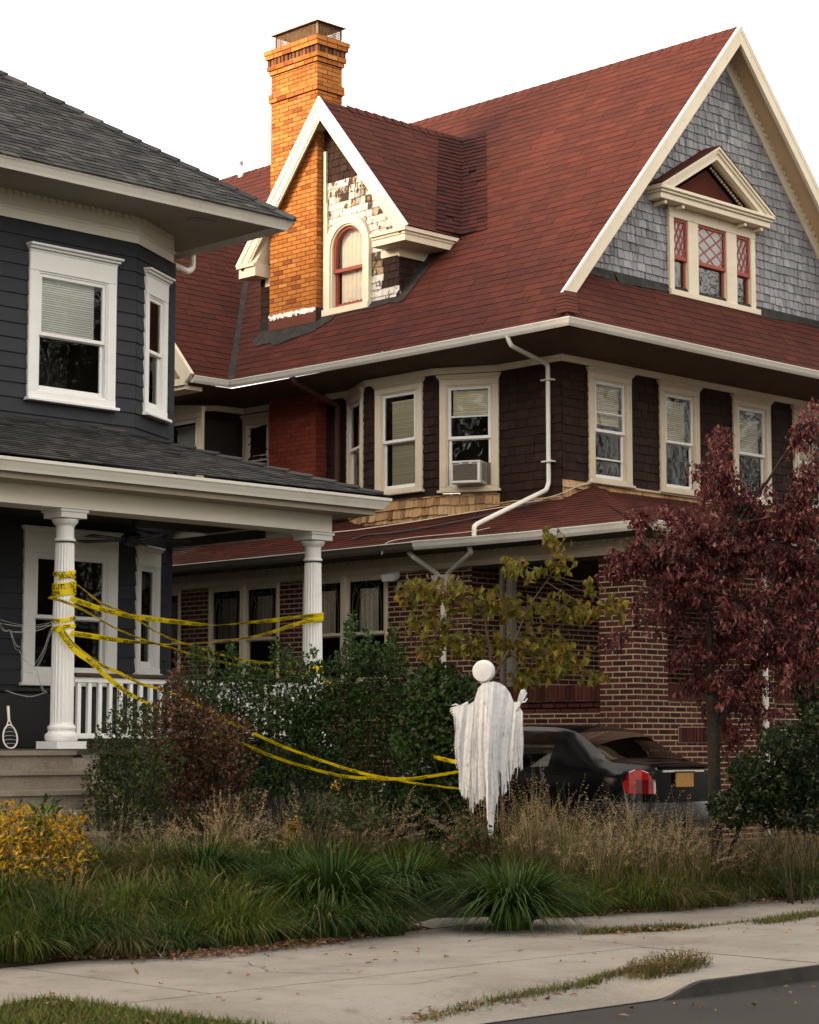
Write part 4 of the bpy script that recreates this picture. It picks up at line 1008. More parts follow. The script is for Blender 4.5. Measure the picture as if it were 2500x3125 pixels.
mb.box(4, XG2 - .14, YG2 + .14, 33, ZG - .075, ZG - .06); mb.box(4, XG2 - .10, YG2 + .11, YG2 + .139, ZG - .12, ZG - .0)
mb.build('soffit', M['greysoffit'], gh)
mb = MB(); mb.box(15.20, 15.52, 18.95, 19.15, ZG - .085, ZG - .0755)
for k in range(9): mb.box(15.21 + k * .034, 15.225 + k * .034, 18.96, 19.14, ZG - .088, ZG - .0851)
mb.build('soffit_vent', M['greysoffit'], gh)
gw_path = [(4, YW_), CA, CB, (15.645, 33)]
gp3 = [(x, y, 0) for x, y in gw_path]
zf0, zf1, zf2 = 7.413, 7.535, 7.725
mb = MB()
mb.sweep(gp3, [(-.05, zf0), (.03, zf0), (.03, zf1 - .02), (.05, zf1 - .01), (.055, zf1 + .01), (.035, zf1 + .03), (.03, zf2), (-.05, zf2)], closed=True)
for (A, B) in (((4, YW_), CA), (CA, CB)):
    A_, B_ = V((*A, 0)), V((*B, 0)); L = (B_ - A_).length; F = Fr(A_, B_ - A_, (0, 0, 1), (B_ - A_).normalized().cross(V((0, 0, 1))))
    a = .06
    while a < L - .06: mb.fbox(F, a, a + .045, zf2 - .055, zf2 - .001, .031, .065); a += .095
mb.build('frieze', M['greytrim'], gh)
mb = MB()   # corner elbow of the downspout
mb2 = mb; duct(mb, [(XG2 - .07, 20.35, ZG - .12), (XG2 - .07, 20.35, ZG - .30), (XG2 - .16, 20.33, ZG - .36), (15.72, 20.10, ZG - .37), (15.70, 20.06, ZG - .45), (15.70, 20.06, 6.9)], .085)
mb.build('downspout', M['greytrim'], gh)
# --- clapboards
mb = MB(); CLP = .168
def gwall(A, B, z0, z1, holes=()):
    A_, B_ = V((*A, z0)), V((*B, z0)); u = (B_ - A_).normalized(); F = Fr(A_, u, (0, 0, 1), u.cross(V((0, 0, 1)))); L = (B_ - A_).length
    courses(mb, F, [(0, 0), (L, 0), (L, z1 - z0), (0, z1 - z0)], CLP, (2.6, 3.6), gap=.002, th=.022, holes=[hole(*h) for h in holes], lap=.12)
    return F
zlow, Hh = 1.53, 7.42 - 1.53
def onp(x, y, F): 
    p = ptp(x, y, F.O, F.n); d = p - F.O; return d.dot(F.u), d.dot(F.v)
Fa_, Fb_ = Fr((4, YW_, zlow), (1, 0, 0), (0, 0, 1), (0, -1, 0)), None
uB = (V((*CB, 0)) - V((*CA, 0))).normalized(); Fb_ = Fr((*CA, zlow), uB, (0, 0, 1), uB.cross(V((0, 0, 1))))
def rect(F, l, r, tl, bl): # pixel rectangle on frame: left x, right x, top-left y, bottom-left y
    a0, t = onp(l, tl, F); a1, _ = onp(r, tl, F); _, b = onp(l, bl, F); return (a0, a1, b, t)
U1 = rect(Fa_, 87, 353, 742, 1222); U2 = rect(Fb_, 439, 506, 818, 1269)
L1 = rect(Fa_, 71, 357, 1603, 2092); L2 = rect(Fb_, 413, 482, 1660, 2062)
gwall((4, YW_), CA, zlow, 7.42, [U1, L1]); gwall(CA, CB, zlow, 7.42, [U2, L2])
mb.poly([(15.645, 19.998, zlow), (15.645, 33, zlow), (15.645, 33, 7.42), (15.645, 19.998, 7.42)])
mb.build('siding', [M['siding'], M['siding_under']], gh)
mb = MB(); cb3 = V((*CB, 0)); mb.box(15.60, 15.70, 19.97, 20.07, zlow, 7.41); mb.build('corner_board', M['siding'], gh)
window(gh, Fa_, *U1, trim='white', cs=.125, ch=.30, cb=.12, crown=.085, crownout=.13, sashm='white', blind=('blind_white', .02, .52, .02, .09), glass='glass', meet=.52, sillout=.10)
window(gh, Fb_, *U2, trim='white', cs=.10, ch=.30, cb=.12, crown=.085, crownout=.12, sashm='white', glass='glass', meet=.5, curtain=('curtain', .2, .6, 0, 1), sillout=.10)
window(gh, Fa_, *L1, trim='white', cs=.14, ch=.30, cb=.14, crown=.07, sashm='white', glass='glass', meet=.53, room='brown_under')
window(gh, Fb_, *L2, trim='white', cs=.10, ch=.24, cb=.10, crown=.07, sashm='white', glass='glass', meet=.5, room='brown_under')
# --- porch roof
PZ2, PY2, PX2 = 4.345, 17.10, 16.60; SP = .34
mb = MB(); kp = math.sqrt(1 + SP * SP)
Fp = Fr((4, PY2, PZ2 + .02), (1, 0, 0), V((0, 1, SP)), V((0, -SP, 1)).normalized())
courses(mb, Fp, [(0, .0), (PX2 - 4, .0), (PX2 - 4 - 2.42, 2.42 * kp), (0, 2.42 * kp)], .116, (.09, .24), gap=.004, th=.011, rough=.004, rj=.004, rng=grn)
mb.poly([(PX2, PY2, PZ2 + .01), (PX2, 31, PZ2 + .01), (CB[0] + .0, 31, PZ2 + .33), (CB[0] + .0, PY2 + .96, PZ2 + .33)], 0)
for k in range(13):
    t = .08 + k * .19; p = V((PX2 + .02 - t, PY2 - .02 + t, PZ2 + .035 + SP * t)); q = p + V((-.235, .235, SP * .235 - .012))
    for s in (V((-.14, -.10, -.038)), V((.10, .14, -.038))):
        mb.hexa([p, p + s, q + s, q, p + V((0, 0, .022)), p + s + V((0, 0, .022)), q + s, q + V((0, 0, .006))])
mb.build('porch_roof', [M['roof_grey'], M['roof_under']], gh)
mb = MB()
mb.sweep(dense([(4, PY2 + .13, PZ2), (PX2 - .13, PY2 + .13, PZ2), (PX2 - .13, 24, PZ2)], 1.6, .003), GK, closed=True)
mb.build('porch_gutter', M['gutter'], gh)
mb = MB()
fz = [(-.02, PZ2 - .195), (.015, PZ2 - .195), (.02, PZ2 - .17), (.02, PZ2 - .002), (-.02, PZ2 - .002)]
mb.sweep([(4, PY2 + .15, 0), (PX2 - .15, PY2 + .15, 0), (PX2 - .15, 24, 0)], fz, closed=True)
mb.box(4, PX2 - .17, PY2 + .17, 18.4, PZ2 - .19, PZ2 - .175)
mb.box(CB[0] + .15, PX2 - .17, 18.4005, 24, PZ2 - .19, PZ2 - .175)
mb.build('porch_fascia', M['greysoffit'], gh)
mb = MB()
mb.box(4, 16.14, 17.60, 17.98, 3.955, 4.1545); mb.box(15.85, 16.14, 17.9805, 22, 3.955, 4.1545)
mb.build('porch_beam', M['greytrim'], gh)
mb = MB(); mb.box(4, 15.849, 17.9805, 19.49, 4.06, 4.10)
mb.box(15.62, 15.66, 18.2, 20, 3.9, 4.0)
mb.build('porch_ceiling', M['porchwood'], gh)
mb = MB(); mb.box(4, 16.3, 17.42, 19.6, FLR - .06, FLR); mb.build('porch_floor', mat('dark porch floor paint', (.055, .05, .046), .6, noise=(3, (.08, .075, .07), .6, .5, .7)), gh)
# --- fluted columns
def column(cx, cy):
    z0, z1 = FLR, 3.955; mb = MB(); K = .80
    q = .185; mb.box(cx - .182, cx + .182, cy - .182, cy + .182, z0, z0 + .075)
    prof = [(.10, z0 + .075), (.195, z0 + .078), (.212, z0 + .10), (.215, z0 + .125), (.205, z0 + .15), (.175, z0 + .165), (.172, z0 + .185), (.182, z0 + .20), (.184, z0 + .215), (.176, z0 + .23), (.160, z0 + .235), (.152, z0 + .25), (.1, z0 + .25)]
    mb.lathe([(r * K, z) for r, z in prof], (cx, cy, 0), 40)
    n = 20; rows = [(.148, z0 + .25), (.148, z0 + .27), (.147, z0 + .7), (.141, z0 + 1.2), (.130, z0 + 1.7), (.1215, z1 - .36), (.121, z1 - .345)]
    base = len(mb.v); m = n * 4
    for i, (r, z) in enumerate(rows):
        for k in range(m):
            t = 2 * pi * k / m; r = r * K if False else r; fl = 0 if i in (0, len(rows) - 1) else (.0, -.006, -.0095, -.006)[k % 4] * (r / .13)
            mb.v.append((cx + (r + fl) * K * cos(t), cy + (r + fl) * K * sin(t), z))
    for i in range(len(rows) - 1):
        for k in range(m): mb.f.append((base + i * m + k, base + i * m + (k + 1) % m, base + (i + 1) * m + (k + 1) % m, base + (i + 1) * m + k)); mb.m.append(0)
    prof = [(.1, z1 - .345), (.132, z1 - .344), (.138, z1 - .333), (.132, z1 - .318), (.118, z1 - .312), (.116, z1 - .20), (.122, z1 - .185), (.155, z1 - .16), (.172, z1 - .135), (.170, z1 - .115), (.1, z1 - .11)]
    prof = [(r, z + .02) for r, z in prof]
    mb.lathe([(r * K, z) for r, z in prof], (cx, cy, 0), 40)
    mb.box(cx - .158, cx + .158, cy - .158, cy + .158, z1 - .089, z1 - .03); mb.box(cx - .176, cx + .176, cy - .174, cy + .176, z1 - .0295, z1 - .001)
    return mb.build('column', M['white'], gh)
COLS = [(12.585, 17.79), (16.02, 17.79)]
for c in COLS: o = column(*c); o.data.polygons.foreach_set('use_smooth', [False] * len(o.data.polygons))
# --- railing
def railing(A, B):
    A, B = V((*A, 0)), V((*B, 0)); u = (B - A).normalized(); L = (B - A).length; F = Fr(A, u, (0, 0, 1))
    mb = MB(); mb.bevbox(F, 0, L, FLR + .675, FLR + .735, -.03, .03); mb.bevbox(F, 0, L, FLR + .10, FLR + .155, -.03, .03); r = mb.build('railing', M['white'], gh)
    mb = MB(); mb.bevbox(F, 0, L, FLR + .7355, FLR + .775, -.06, .06); mb.build('handrail', mat('dark varnished rail', (.06, .04, .028), .5), r)
    n = int(L / .128)
    for k in range(n):
        a = L * (k + .5) / n; mb = MB(); mb.bevbox(F, a - .022, a + .022, FLR + .1555, FLR + .6745, -.022, .022, .003); mb.build('baluster', M['white'], r)
railing((12.72, 17.79), (15.90, 17.79)); railing((16.02, 18.0), (16.02, 19.9))
mb = MB()   # skirt under the porch and steps
mb.box(12.9, 16.2, 17.5, 17.56, .25, FLR - .061); mb.box(16.14, 16.2, 17.561, 30, .25, FLR - .061)
mb.build('porch_skirt', M['siding'], gh)
# concrete steps
mb = MB()
for k in range(6):
    zt_, y1 = FLR - .015 - .185 * k, 17.46 - .30 * k
    x1 = 12.28 + .0 * k
    mb.box(6, x1, y1 - .02 - (.03 if k == 0 else .30), 17.5 + .0, zt_ - .155, zt_ - .0505) if False else None
    mb.box(6, x1, y1 - .30, 17.50, zt_ - .185, zt_ - .045); mb.box(6, x1 + .02, y1 - .335, 17.50 if k == 0 else y1 + .04, zt_ - .0445, zt_)
mb.build('porch_steps', M['stone'], gh)
mb = MB()
mb.hexa([(12.305, 15.9, .3), (12.62, 15.9, .3), (12.62, 17.50, .3), (12.305, 17.50, .3), (12.305, 15.9, .62), (12.62, 15.9, .62), (12.62, 17.50, FLR - .06), (12.305, 17.50, FLR - .06)])
mb.build('step_cheek', M['stone'], gh)
# --- ceiling fan on the porch
cf = V((14.25, 18.85, 4.06))
fan = empty('ceiling_fan', cf, 'dark ceiling fan hanging under the porch roof of the grey house', 'fan')
mb = MB(); mb.tube([cf, cf + V((0, 0, -.16))], .018, 8); mb.lathe([(.05, cf.z - .30), (.10, cf.z - .27), (.11, cf.z - .20), (.08, cf.z - .16), (.03, cf.z - .14)], (cf.x, cf.y, 0), 20); mb.build('motor', M['black'], fan)
for k in range(5):
    t = k * 2 * pi / 5 + .75; d = V((cos(t), sin(t), 0)); s = V((-sin(t), cos(t), .12)); a, b = cf + d * .14 + V((0, 0, -.24)), cf + d * .66 + V((0, 0, -.235))
    mb = MB(); mb.hexa([a - s * .045, a + s * .045, b + s * .065, b - s * .065, a - s * .045 + V((0, 0, .012)), a + s * .045 + V((0, 0, .012)), b + s * .065 + V((0, 0, .012)), b - s * .065 + V((0, 0, .012))]); mb.build('blade', M['black'], fan)
# --- things on the porch: dark box bench and a racket
bx = V((12.35, 18.6, FLR))
box = empty('storage_box', bx, 'black storage box standing on the grey house porch behind the nearer column', 'storage box')
mb = MB(); Fx = Fr((11.75, 18.35, FLR), (1, 0, 0), (0, 0, 1)); mb.bevbox(Fx, 0, 1.15, .0, .58, -.5, .0, .012); mb.build('body', M['black'], box)
mb = MB(); mb.bevbox(Fx, -.02, 1.17, .581, .63, -.52, .02, .012); mb.build('lid', M['black'], box)
rk = pt(18, 2210, Y=18.25)
rkt = empty('racket', (rk.x, 18.2, FLR), 'pale wooden racket leaning head down by the black box on the porch', 'racket')
Fk_ = Fr((rk.x, 18.15, FLR), (1, 0, 0), V((0, .16, 1)).normalized())
mb = MB(); pts = [Fk_(.085 * cos(t) * (1 - .12 * sin(t)), .125 + .12 * sin(t), 0) for t in [2 * pi * k / 28 for k in range(29)]]; mb.tube(pts, .0085, 6, cap=False); mb.tube([Fk_(-.03, .235, 0), Fk_(-.01, .29, 0)], .007, 6); mb.tube([Fk_(.03, .235, 0), Fk_(.01, .29, 0)], .007, 6); mb.build('frame', M['greytrim'], rkt)
mb = MB(); mb.tube([Fk_(0, .28, 0), Fk_(0, .30, 0), Fk_(0, .44, 0)], [.011, .014, .015], 8); mb.build('handle', M['greytrim'], rkt)
mb = MB()
for k in range(5):
    b = .045 + k * .04; w = .083 * math.sqrt(max(0, 1 - ((b - .125) / .12) ** 2)); mb.tube([Fk_(w * (t - 1), b + .012 * (1 - (t - 1) ** 2), 0) for t in (0, .5, 1, 1.5, 2)], .002, 4)
mb.build('strings', M['white'], rkt)
# ================================================================= GROUND
def gz(x, y):
    """height of the garden"""
    if y < 12.6: return 0.0
    t = min(1, (y - 12.6) / 2.2); return .32 * t * t * (3 - 2 * t) + .02 * sin(x * 1.7 + y)
mb = MB(); n = 60
xs = [-10 + 50 * i / n for i in range(n + 1)]; ys = [12.5 + 24 * (j / 40) ** 1.5 for j in range(41)]
idx = {}
for j, y in enumerate(ys):
    for i, x in enumerate(xs):
        idx[i, j] = len(mb.v); mb.v.append((x, y, gz(x, y) - (.03 if y < 12.75 else 0)))
for j in range(40):
    for i in range(n): mb.f.append((idx[i, j], idx[i + 1, j], idx[i + 1, j + 1], idx[i, j + 1])); mb.m.append(0)
tag(mb.build('garden_ground', M['soil'], None, True), kind='structure')
mb = MB(); mb.poly([(-800, -800, -.25), (800, -800, -.25), (800, 800, -.25), (-800, 800, -.25)]); tag(mb.build('ground', M['earth']), kind='structure')
mb = MB(); mb.box(-60, 120, 1.0, 8.9, -.3, -.096); tag(mb.build('road', M['asphalt']), kind='structure')
# sidewalk slabs: separate pieces with open joints
mb = MB(); mb.box(-20, 60, 10.50, 12.79, -.30, -.010, 1)
def slab(x0, x1, y0, y1, z=.0, za=None, bow=None):
    za = z if za is None else za; e = .0005
    p = [(x0, y0, za), (x1, y0, za), (x1, y1, z), (x0, y1, z)]
    lo = [(a, b, -.12) for a, b, c in p]; md = [(a, b, c - .001) for a, b, c in p]
    t = [(x0 + e, y0 + e, za), (x1 - e, y0 + e, za), (x1 - e, y1 - e, z), (x0 + e, y1 - e, z)]
    for k in range(4):
        mb.poly([lo[k], lo[(k + 1) % 4], md[(k + 1) % 4], md[k]], 1); mb.poly([md[k], md[(k + 1) % 4], t[(k + 1) % 4], t[k]], 1)
    mb.poly(t)
J = .006
for (x0, x1) in ((-20, 4.2), (4.2, 8.62), (8.62, 13.0), (13.0, 17.6), (17.6, 22), (22, 60)):
    slab(x0 + J, x1 - J, 10.52 + J, 12.76, .0)
slab(4, 9.3, 12.77, 13.55, .0)
def apron(x, y):   # driveway apron that dips to the gutter and flares up to the kerb
    t = min(1, max(0, (9.75 - y) / .85)); f = 1 - min(1, max(0, (x - 10.95) / .5)); f = f * f * (3 - 2 * f); return -.088 * t * t * (3 - 2 * t) * f
n_ = 60; gi = {}
for j in range(13):
    for i in range(n_ + 1): x, y = 7.75 + (12.9 - J - 7.75) * i / n_, 8.802 + (10.52 - J - 8.802) * j / 12; gi[i, j] = len(mb.v); mb.v.append((x, y, apron(x, y)))
for j in range(12):
    for i in range(n_): mb.f.append((gi[i, j], gi[i + 1, j], gi[i + 1, j + 1], gi[i, j + 1])); mb.m.append(0)
slab(12.9 + J, 17 - J, 8.802, 10.52 - J, .002); slab(17 + J, 60, 8.802, 10.52 - J, .0)
mb.poly([(12.66, 12.772, .004), (14.15, 12.772, .004), (13.85, 13.25, .035), (13.5, 14.0, .11), (12.95, 13.45, .06)])
cq = random.Random(6)
def crack(pts, w=.005):   # a jagged dirt filled crack
    P = []
    for (xa, ya), (xb, yb) in zip(pts, pts[1:]):
        for k in range(6): t = k / 6; P.append((xa + (xb - xa) * t + cq.uniform(-.025, .025), ya + (yb - ya) * t + cq.uniform(-.025, .025)))
    P.append(pts[-1])
    for (xa, ya), (xb, yb) in zip(P, P[1:]):
        L = math.hypot(xb - xa, yb - ya) + 1e-6; nx, ny = -(yb - ya) / L * w * cq.uniform(.4, 1), (xb - xa) / L * w * cq.uniform(.4, 1)
        mb.poly([(xa - nx, ya - ny, .0012), (xb - nx, yb - ny, .0012), (xb + nx, yb + ny, .0012), (xa + nx, ya + ny, .0012)], 1)
crack([(9.6, 12.7), (10.0, 11.8), (9.7, 11.2), (10.1, 10.6)]); crack([(12.95, 11.9), (12.2, 11.7), (11.6, 12.1), (10.9, 12.0)], .004); crack([(14.2, 10.5), (14.5, 9.8), (15.2, 9.4)], .006); crack([(15.6, 12.7), (15.9, 11.9), (15.5, 11.2)], .005); crack([(9.4, 10.4), (9.9, 10.0), (10.7, 10.15)], .004)
tag(mb.build('sidewalk', [M['concrete'], M['soil']]), kind='structure')
mb = MB()
mb.hexa([(-30, 8.74, -.3), (7.7, 8.74, -.3), (7.7, 8.83, -.3), (-30, 8.83, -.3), (-30, 8.765, .008), (7.7, 8.765, .008), (7.7, 8.83, .008), (-30, 8.83, .008)])
pts = [(10.95, -.10), (11.08, -.075), (11.2, -.04), (11.4, -.006), (12, .002), (13, .004), (60, .0)]
for (xa, za), (xb, zb) in zip(pts, pts[1:]):
    mb.hexa([(xa, 8.74, -.3), (xb, 8.74, -.3), (xb, 8.80, -.3), (xa, 8.80, -.3), (xa, 8.765, za), (xb, 8.765, zb), (xb, 8.80, zb), (xa, 8.80, za)])
tag(mb.build('kerb', mat('dark worn kerb stone', (.035, .032, .029), .85, noise=[(5, (.018, .017, .016), .7, .4, .7), (60, (.08, .072, .06), .6, .6, .75)], bump=(60, .5, .006))), kind='structure')
mb = MB()   # earth of the planted verge at the kerb
VG = [(0, 3072), (70, 3056), (145, 3046), (290, 3062), (435, 3086), (609, 3108), (812, 3134), (1000, 3170)]
vg = [pt(x, y, Z=.0) for x, y in VG]
mb.poly([(-30, 10.52, .004), (6.6, 10.52, .004)] + [(p.x, p.y, .004) for p in vg] + [(vg[-1].x, 8.82, .004), (-30, 8.82, .004)])
tag(mb.build('verge', M['soil']), kind='structure')
VGP = [(6.2, 11.2)] + [(p.x, p.y) for p in vg] + [(vg[-1].x - .2, 8.95), (6.2, 8.95)]
# ================================================================= CAR
def interp(tab, x):
    for i in range(len(tab) - 1):
        if x <= tab[i + 1][0] or i == len(tab) - 2:
            (x0, y0), (x1, y1) = tab[i], tab[i + 1]; t = min(1, max(0, (x - x0) / (x1 - x0)))
            ym, yp = tab[max(i - 1, 0)], tab[min(i + 2, len(tab) - 1)]
            m0 = (y1 - ym[1]) / max(1e-6, x1 - ym[0]) * (x1 - x0); m1 = (yp[1] - y0) / max(1e-6, yp[0] - x0) * (x1 - x0)
            d = y1 - y0
            if d == 0: m0 = m1 = 0
            else: m0 = max(min(m0 / d, 2), 0) * d; m1 = max(min(m1 / d, 2), 0) * d
            t2, t3 = t * t, t * t * t
            return (2 * t3 - 3 * t2 + 1) * y0 + (t3 - 2 * t2 + t) * m0 + (-2 * t3 + 3 * t2) * y1 + (t3 - t2) * m1
HWt = [(0, .52), (.05, .63), (.18, .715), (.6, .80), (2, .845), (3.4, .83), (3.95, .78), (4.18, .66), (4.28, .48)]
ZBt = [(0, .93), (.12, .985), (.6, 1.0), (1.2, .985), (2.5, .94), (3.1, .91), (3.95, .78), (4.28, .60)]
ZRt = [(0, .99), (.05, 1.03), (.30, 1.06), (.42, 1.07), (.52, 1.12), (1.02, 1.395), (1.35, 1.455), (2.1, 1.47), (2.55, 1.435), (3.0, 1.20), (3.32, 1.02), (3.95, .88), (4.18, .77), (4.28, .64)]
WRt = [(0, .44), (.15, .60), (.36, .68), (.46, .68), (.60, .65), (1.02, .565), (1.7, .55), (2.5, .555), (3.0, .64), (3.35, .70), (4.0, .62), (4.28, .38)]
def carpt(y, k, sx):
    w, zb, zr, wr = interp(HWt, y), interp(ZBt, y), interp(ZRt, y), interp(WRt, y)
    zr = max(zr, zb + .03); gh_ = zr - zb
    f = lambda t: (w * .955 + (wr + .012 - w * .955) * t ** 1.15, zb + .012 + (gh_ - .055) * t) if gh_ > .15 else (w * .955 + (wr - w * .955) * t, zb + (gh_ - .006) * t)
    P = [(w * .78, .17), (w * .955, .21), (w * .99, .34), (w * 1.0, .52), (w * 1.0, .68), (w * .99, zb - .10), (w * .965, zb - .012), f(.04), f(.36), f(.68), f(.97), (wr * .965, zr - .012), (wr * .72, zr + .004), (wr * .38, zr + .012), (0, zr + .016)]
    x, z = P[k]; return V((sx * x, y, z))
yst = sorted(set([0, .02, .05, .1, .18, .26, .34, .42, .48, .54, .62, .70, .80, .90, 1.0, 1.08, 1.16, 1.26, 1.37, 1.45, 1.6, 1.75, 1.9, 2.05, 2.13, 2.3, 2.5, 2.7, 2.85, 3.0, 3.15, 3.32, 3.5, 3.7, 3.9, 4.05, 4.18, 4.25, 4.28]))
car = empty('parked_car', (0, 0, 0), 'black saloon car parked between the houses with its tail towards the street', 'car')
NP = 15
def carpatch(test, name, m, off=.0, smooth=True, parent=car, sides=(1, -1)):
    mb = MB(); vid = {}
    def vv_(i, k, sx):
        if k == NP - 1: sx = 1
        key = (i, k, sx)
        if key not in vid: vid[key] = len(mb.v); mb.v.append(tuple(carpt(yst[i], k, sx)))
        return vid[key]
    for i in range(len(yst) - 1):
        ym = (yst[i] + yst[i + 1]) / 2
        for k in range(NP - 1):
            if not test(ym, k): continue
            for sx in sides:
                q = (vv_(i, k, sx), vv_(i + 1, k, sx), vv_(i + 1, k + 1, sx), vv_(i, k + 1, sx))
                mb.f.append(q if sx < 0 else q[::-1]); mb.m.append(0)
    if name == 'body':
        for i in (0, len(yst) - 1):
            loop = [vv_(i, k, 1) for k in range(NP)] + [vv_(i, k, -1) for k in reversed(range(NP - 1))]
            mb.f.append(tuple(loop)); mb.m.append(0)
        loop = []
    o = mb.build(name, m, parent, smooth, 38); return o
def isg(y, k):
    if 7 <= k <= 9 and (1.26 < y < 2.05 or 2.13 < y < 2.85): return 'side'
    if 11 <= k <= 13 and .48 < y < 1.0: return 'rear'
    if 11 <= k <= 13 and 2.6 < y < 3.2: return 'front'
paint = mat('black car paint', (.004, .004, .005), .13, coat=.0, spec=.3, noise=(3, (.010, .0095, .009), .7, .45, .75))
carpatch(lambda y, k: isg(y, k) is None, 'body', paint)
carpatch(lambda y, k: isg(y, k) == 'side', 'side_window', M['glass_car']) if False else None; carpatch(lambda y, k: isg(y, k) == 'rear', 'rear_window', M['glass_car'])
carpatch(lambda y, k: isg(y, k) == 'front', 'windscreen', M['glass_car']); 
for s_ in (1, -1):
    carpatch(lambda y, k: isg(y, k) == 'side' and y < 2.09, 'rear_side_window', M['glass_car'], sides=(s_,)); carpatch(lambda y, k: isg(y, k) == 'side' and y > 2.09, 'front_side_window', M['glass_car'], sides=(s_,))
mb = MB()   # rear bumper wraps round the tail
bpth = [(-.81, .78), (-.745, .30), (-.64, .07), (-.50, -.02), (0, -.045), (.50, -.02), (.64, .07), (.745, .30), (.81, .78)]
mb.sweep([(x, y, 0) for x, y in bpth], [(-.02, .24), (.035, .26), (.045, .42), (.045, .56), (.02, .635), (-.02, .65)], closed=True); mb.build('bumper', mat('dusty black bumper', (.007, .0075, .009), .3, spec=.25), car, True, 50)
mb = MB()   # trunk lid line, lip and chrome bar
mb.sweep([(-.44, -.012, 0), (0, -.03, 0), (.44, -.012, 0)], [(-.01, .985), (.03, .995), (.045, 1.015), (-.02, 1.03)], closed=True)
mb.build('boot_lip', paint, car, True, 50)
mb = MB(); mb.sweep([(-.36, -.006, 0), (0, -.018, 0), (.36, -.006, 0)], [(-.005, .955), (.018, .957), (.018, .978), (-.005, .98)], closed=True); mb.build('chrome_bar', M['metal'], car)
for sx in (-1, 1):
    mb = MB(); path = [(interp(HWt, .22) * .995, .22), (interp(HWt, .17) * .995, .17), (interp(HWt, .11) * .99, .11), (.635, .05), (.575, .008), (.51, -.010), (.478, -.012)]
    n = len(path); prev = None; rows = []
    for i, (x, y) in enumerate(path):
        t = i / (n - 1); zt_ = 1.0 - .16 * abs(t - .4) - (.05 if t > .8 else 0) + (-.06 if i == 0 else 0); zb_ = .72 + (.05 if i == 0 else 0)
        o = V((x, y + .35, 0)).normalized() * .016
        rows.append([V((sx * (x + (o.x if k else 0)), y - (.014 if k and y < .2 else 0), z)) for k, z in ((0, zb_), (1, zb_ + .01), (1, zb_ + .16), (1, zt_ - .01), (0, zt_))])
    for i in range(n - 1):
        for k in range(4):
            q = [rows[i][k], rows[i + 1][k], rows[i + 1][k + 1], rows[i][k + 1]]
            mb.poly(q if sx < 0 else q[::-1], 1 if (i == n - 2 and k in (1,)) else 2 if (k == 1 and i in (2, 3)) else 0)
    lamp = mb.build('tail_light', [mat('red lamp lens', (.42, .012, .014), .12, coat=1, noise=(9, (.16, .004, .006), .8, .45, .6)), mat('clear lamp lens', (.62, .58, .58), .15, coat=1), mat('dark red lamp lens', (.12, .004, .005), .12, coat=1)], car, True, 55)
mb = MB(); Fp_ = Fr((-.152, -.036, .795), (1, 0, 0), (0, 0, 1), (0, -1, 0))
mb.bevbox(Fp_, 0, .304, 0, .152, -.01, .006, .003)
pl = mb.build('licence_plate', mat('orange yellow plate', (.46, .21, .02), .4, noise=(30, (.30, .13, .02), .6, .5, .7)), car)
mb = MB(); mb.box(-.17, .17, -.05, -.03, .955, .965); mb.build('plate_lamp_hood', M['black'], car)
mb = MB(); mb.tube([(.12, 1.33, 1.42), (.12, 1.27, 1.50), (.12, 1.10, 1.58)], [.014, .006, .003], 6); mb.build('antenna', M['black'], car)
for (x, y) in ((-.72, .80), (.72, .80), (-.72, 3.38), (.72, 3.38)):
    mb = MB(); rim = MB()
    for (r0, x0, r1, x1) in ((.20, -.10, .295, -.09), (.295, -.09, .305, .0), (.305, .0, .295, .09), (.295, .09, .20, .10)):
        for k in range(28):
            a, b = 2 * pi * k / 28, 2 * pi * (k + 1) / 28
            mb.poly([(x + x0, y + r0 * cos(a), .305 + r0 * sin(a)), (x + x0, y + r0 * cos(b), .305 + r0 * sin(b)), (x + x1, y + r1 * cos(b), .305 + r1 * sin(b)), (x + x1, y + r1 * cos(a), .305 + r1 * sin(a))])
    sg = 1 if x > 0 else -1
    for k in range(10):
        a, b = 2 * pi * k / 10, 2 * pi * (k + .62) / 10
        rim.poly([(x + sg * .085, y + .05 * cos(a), .305 + .05 * sin(a)), (x + sg * .085, y + .05 * cos(b), .305 + .05 * sin(b)), (x + sg * .075, y + .2 * cos(b), .305 + .2 * sin(b)), (x + sg * .075, y + .2 * cos(a), .305 + .2 * sin(a))])
    rim.tube([(x - .02, y, .305), (x + .02, y, .305)], .2, 24)
    w = mb.build('wheel', M['black'], car); rim.build('rim', M['metal'], w)
seatm = mat('dark seat cloth', (.02, .019, .018), .9)
for x in (-.36, .36):
    mb = MB(); Fs = Fr((x, 1.95, .45), (1, 0, 0), V((0, -.22, 1)).normalized(), V((0, -1, -.2)).normalized()); mb.bevbox(Fs, -.23, .23, 0, .58, -.12, .0, .03); mb.bevbox(Fs, -.13, .13, .64, .82, -.10, -.0, .03); mb.beam(Fs(-.05, .55, -.06), Fs(-.05, .68, -.06), .014, .014, V((0, 1, 0))); mb.beam(Fs(.05, .55, -.06), Fs(.05, .68, -.06), .014, .014, V((0, 1, 0))); mb.build('seat', seatm, car)
mb = MB(); Fs = Fr((0, 1.12, .45), (1, 0, 0), V((0, -.2, 1)).normalized(), V((0, -1, -.2)).normalized()); mb.bevbox(Fs, -.62, .62, 0, .55, -.14, .0, .04); mb.bevbox(Fs, -.46, -.22, .56, .68, -.10, .0, .03); mb.bevbox(Fs, .22, .46, .56, .68, -.10, .0, .03); mb.build('rear_seat', seatm, car)
mb = MB(); mb.box(-.66, .66, .66, 1.1, .94, 1.0); mb.box(-.7, .7, 1.0, 3.2, .3, .42); mb.box(-.66, .66, 2.85, 3.25, .6, .98); mb.build('interior', seatm, car)
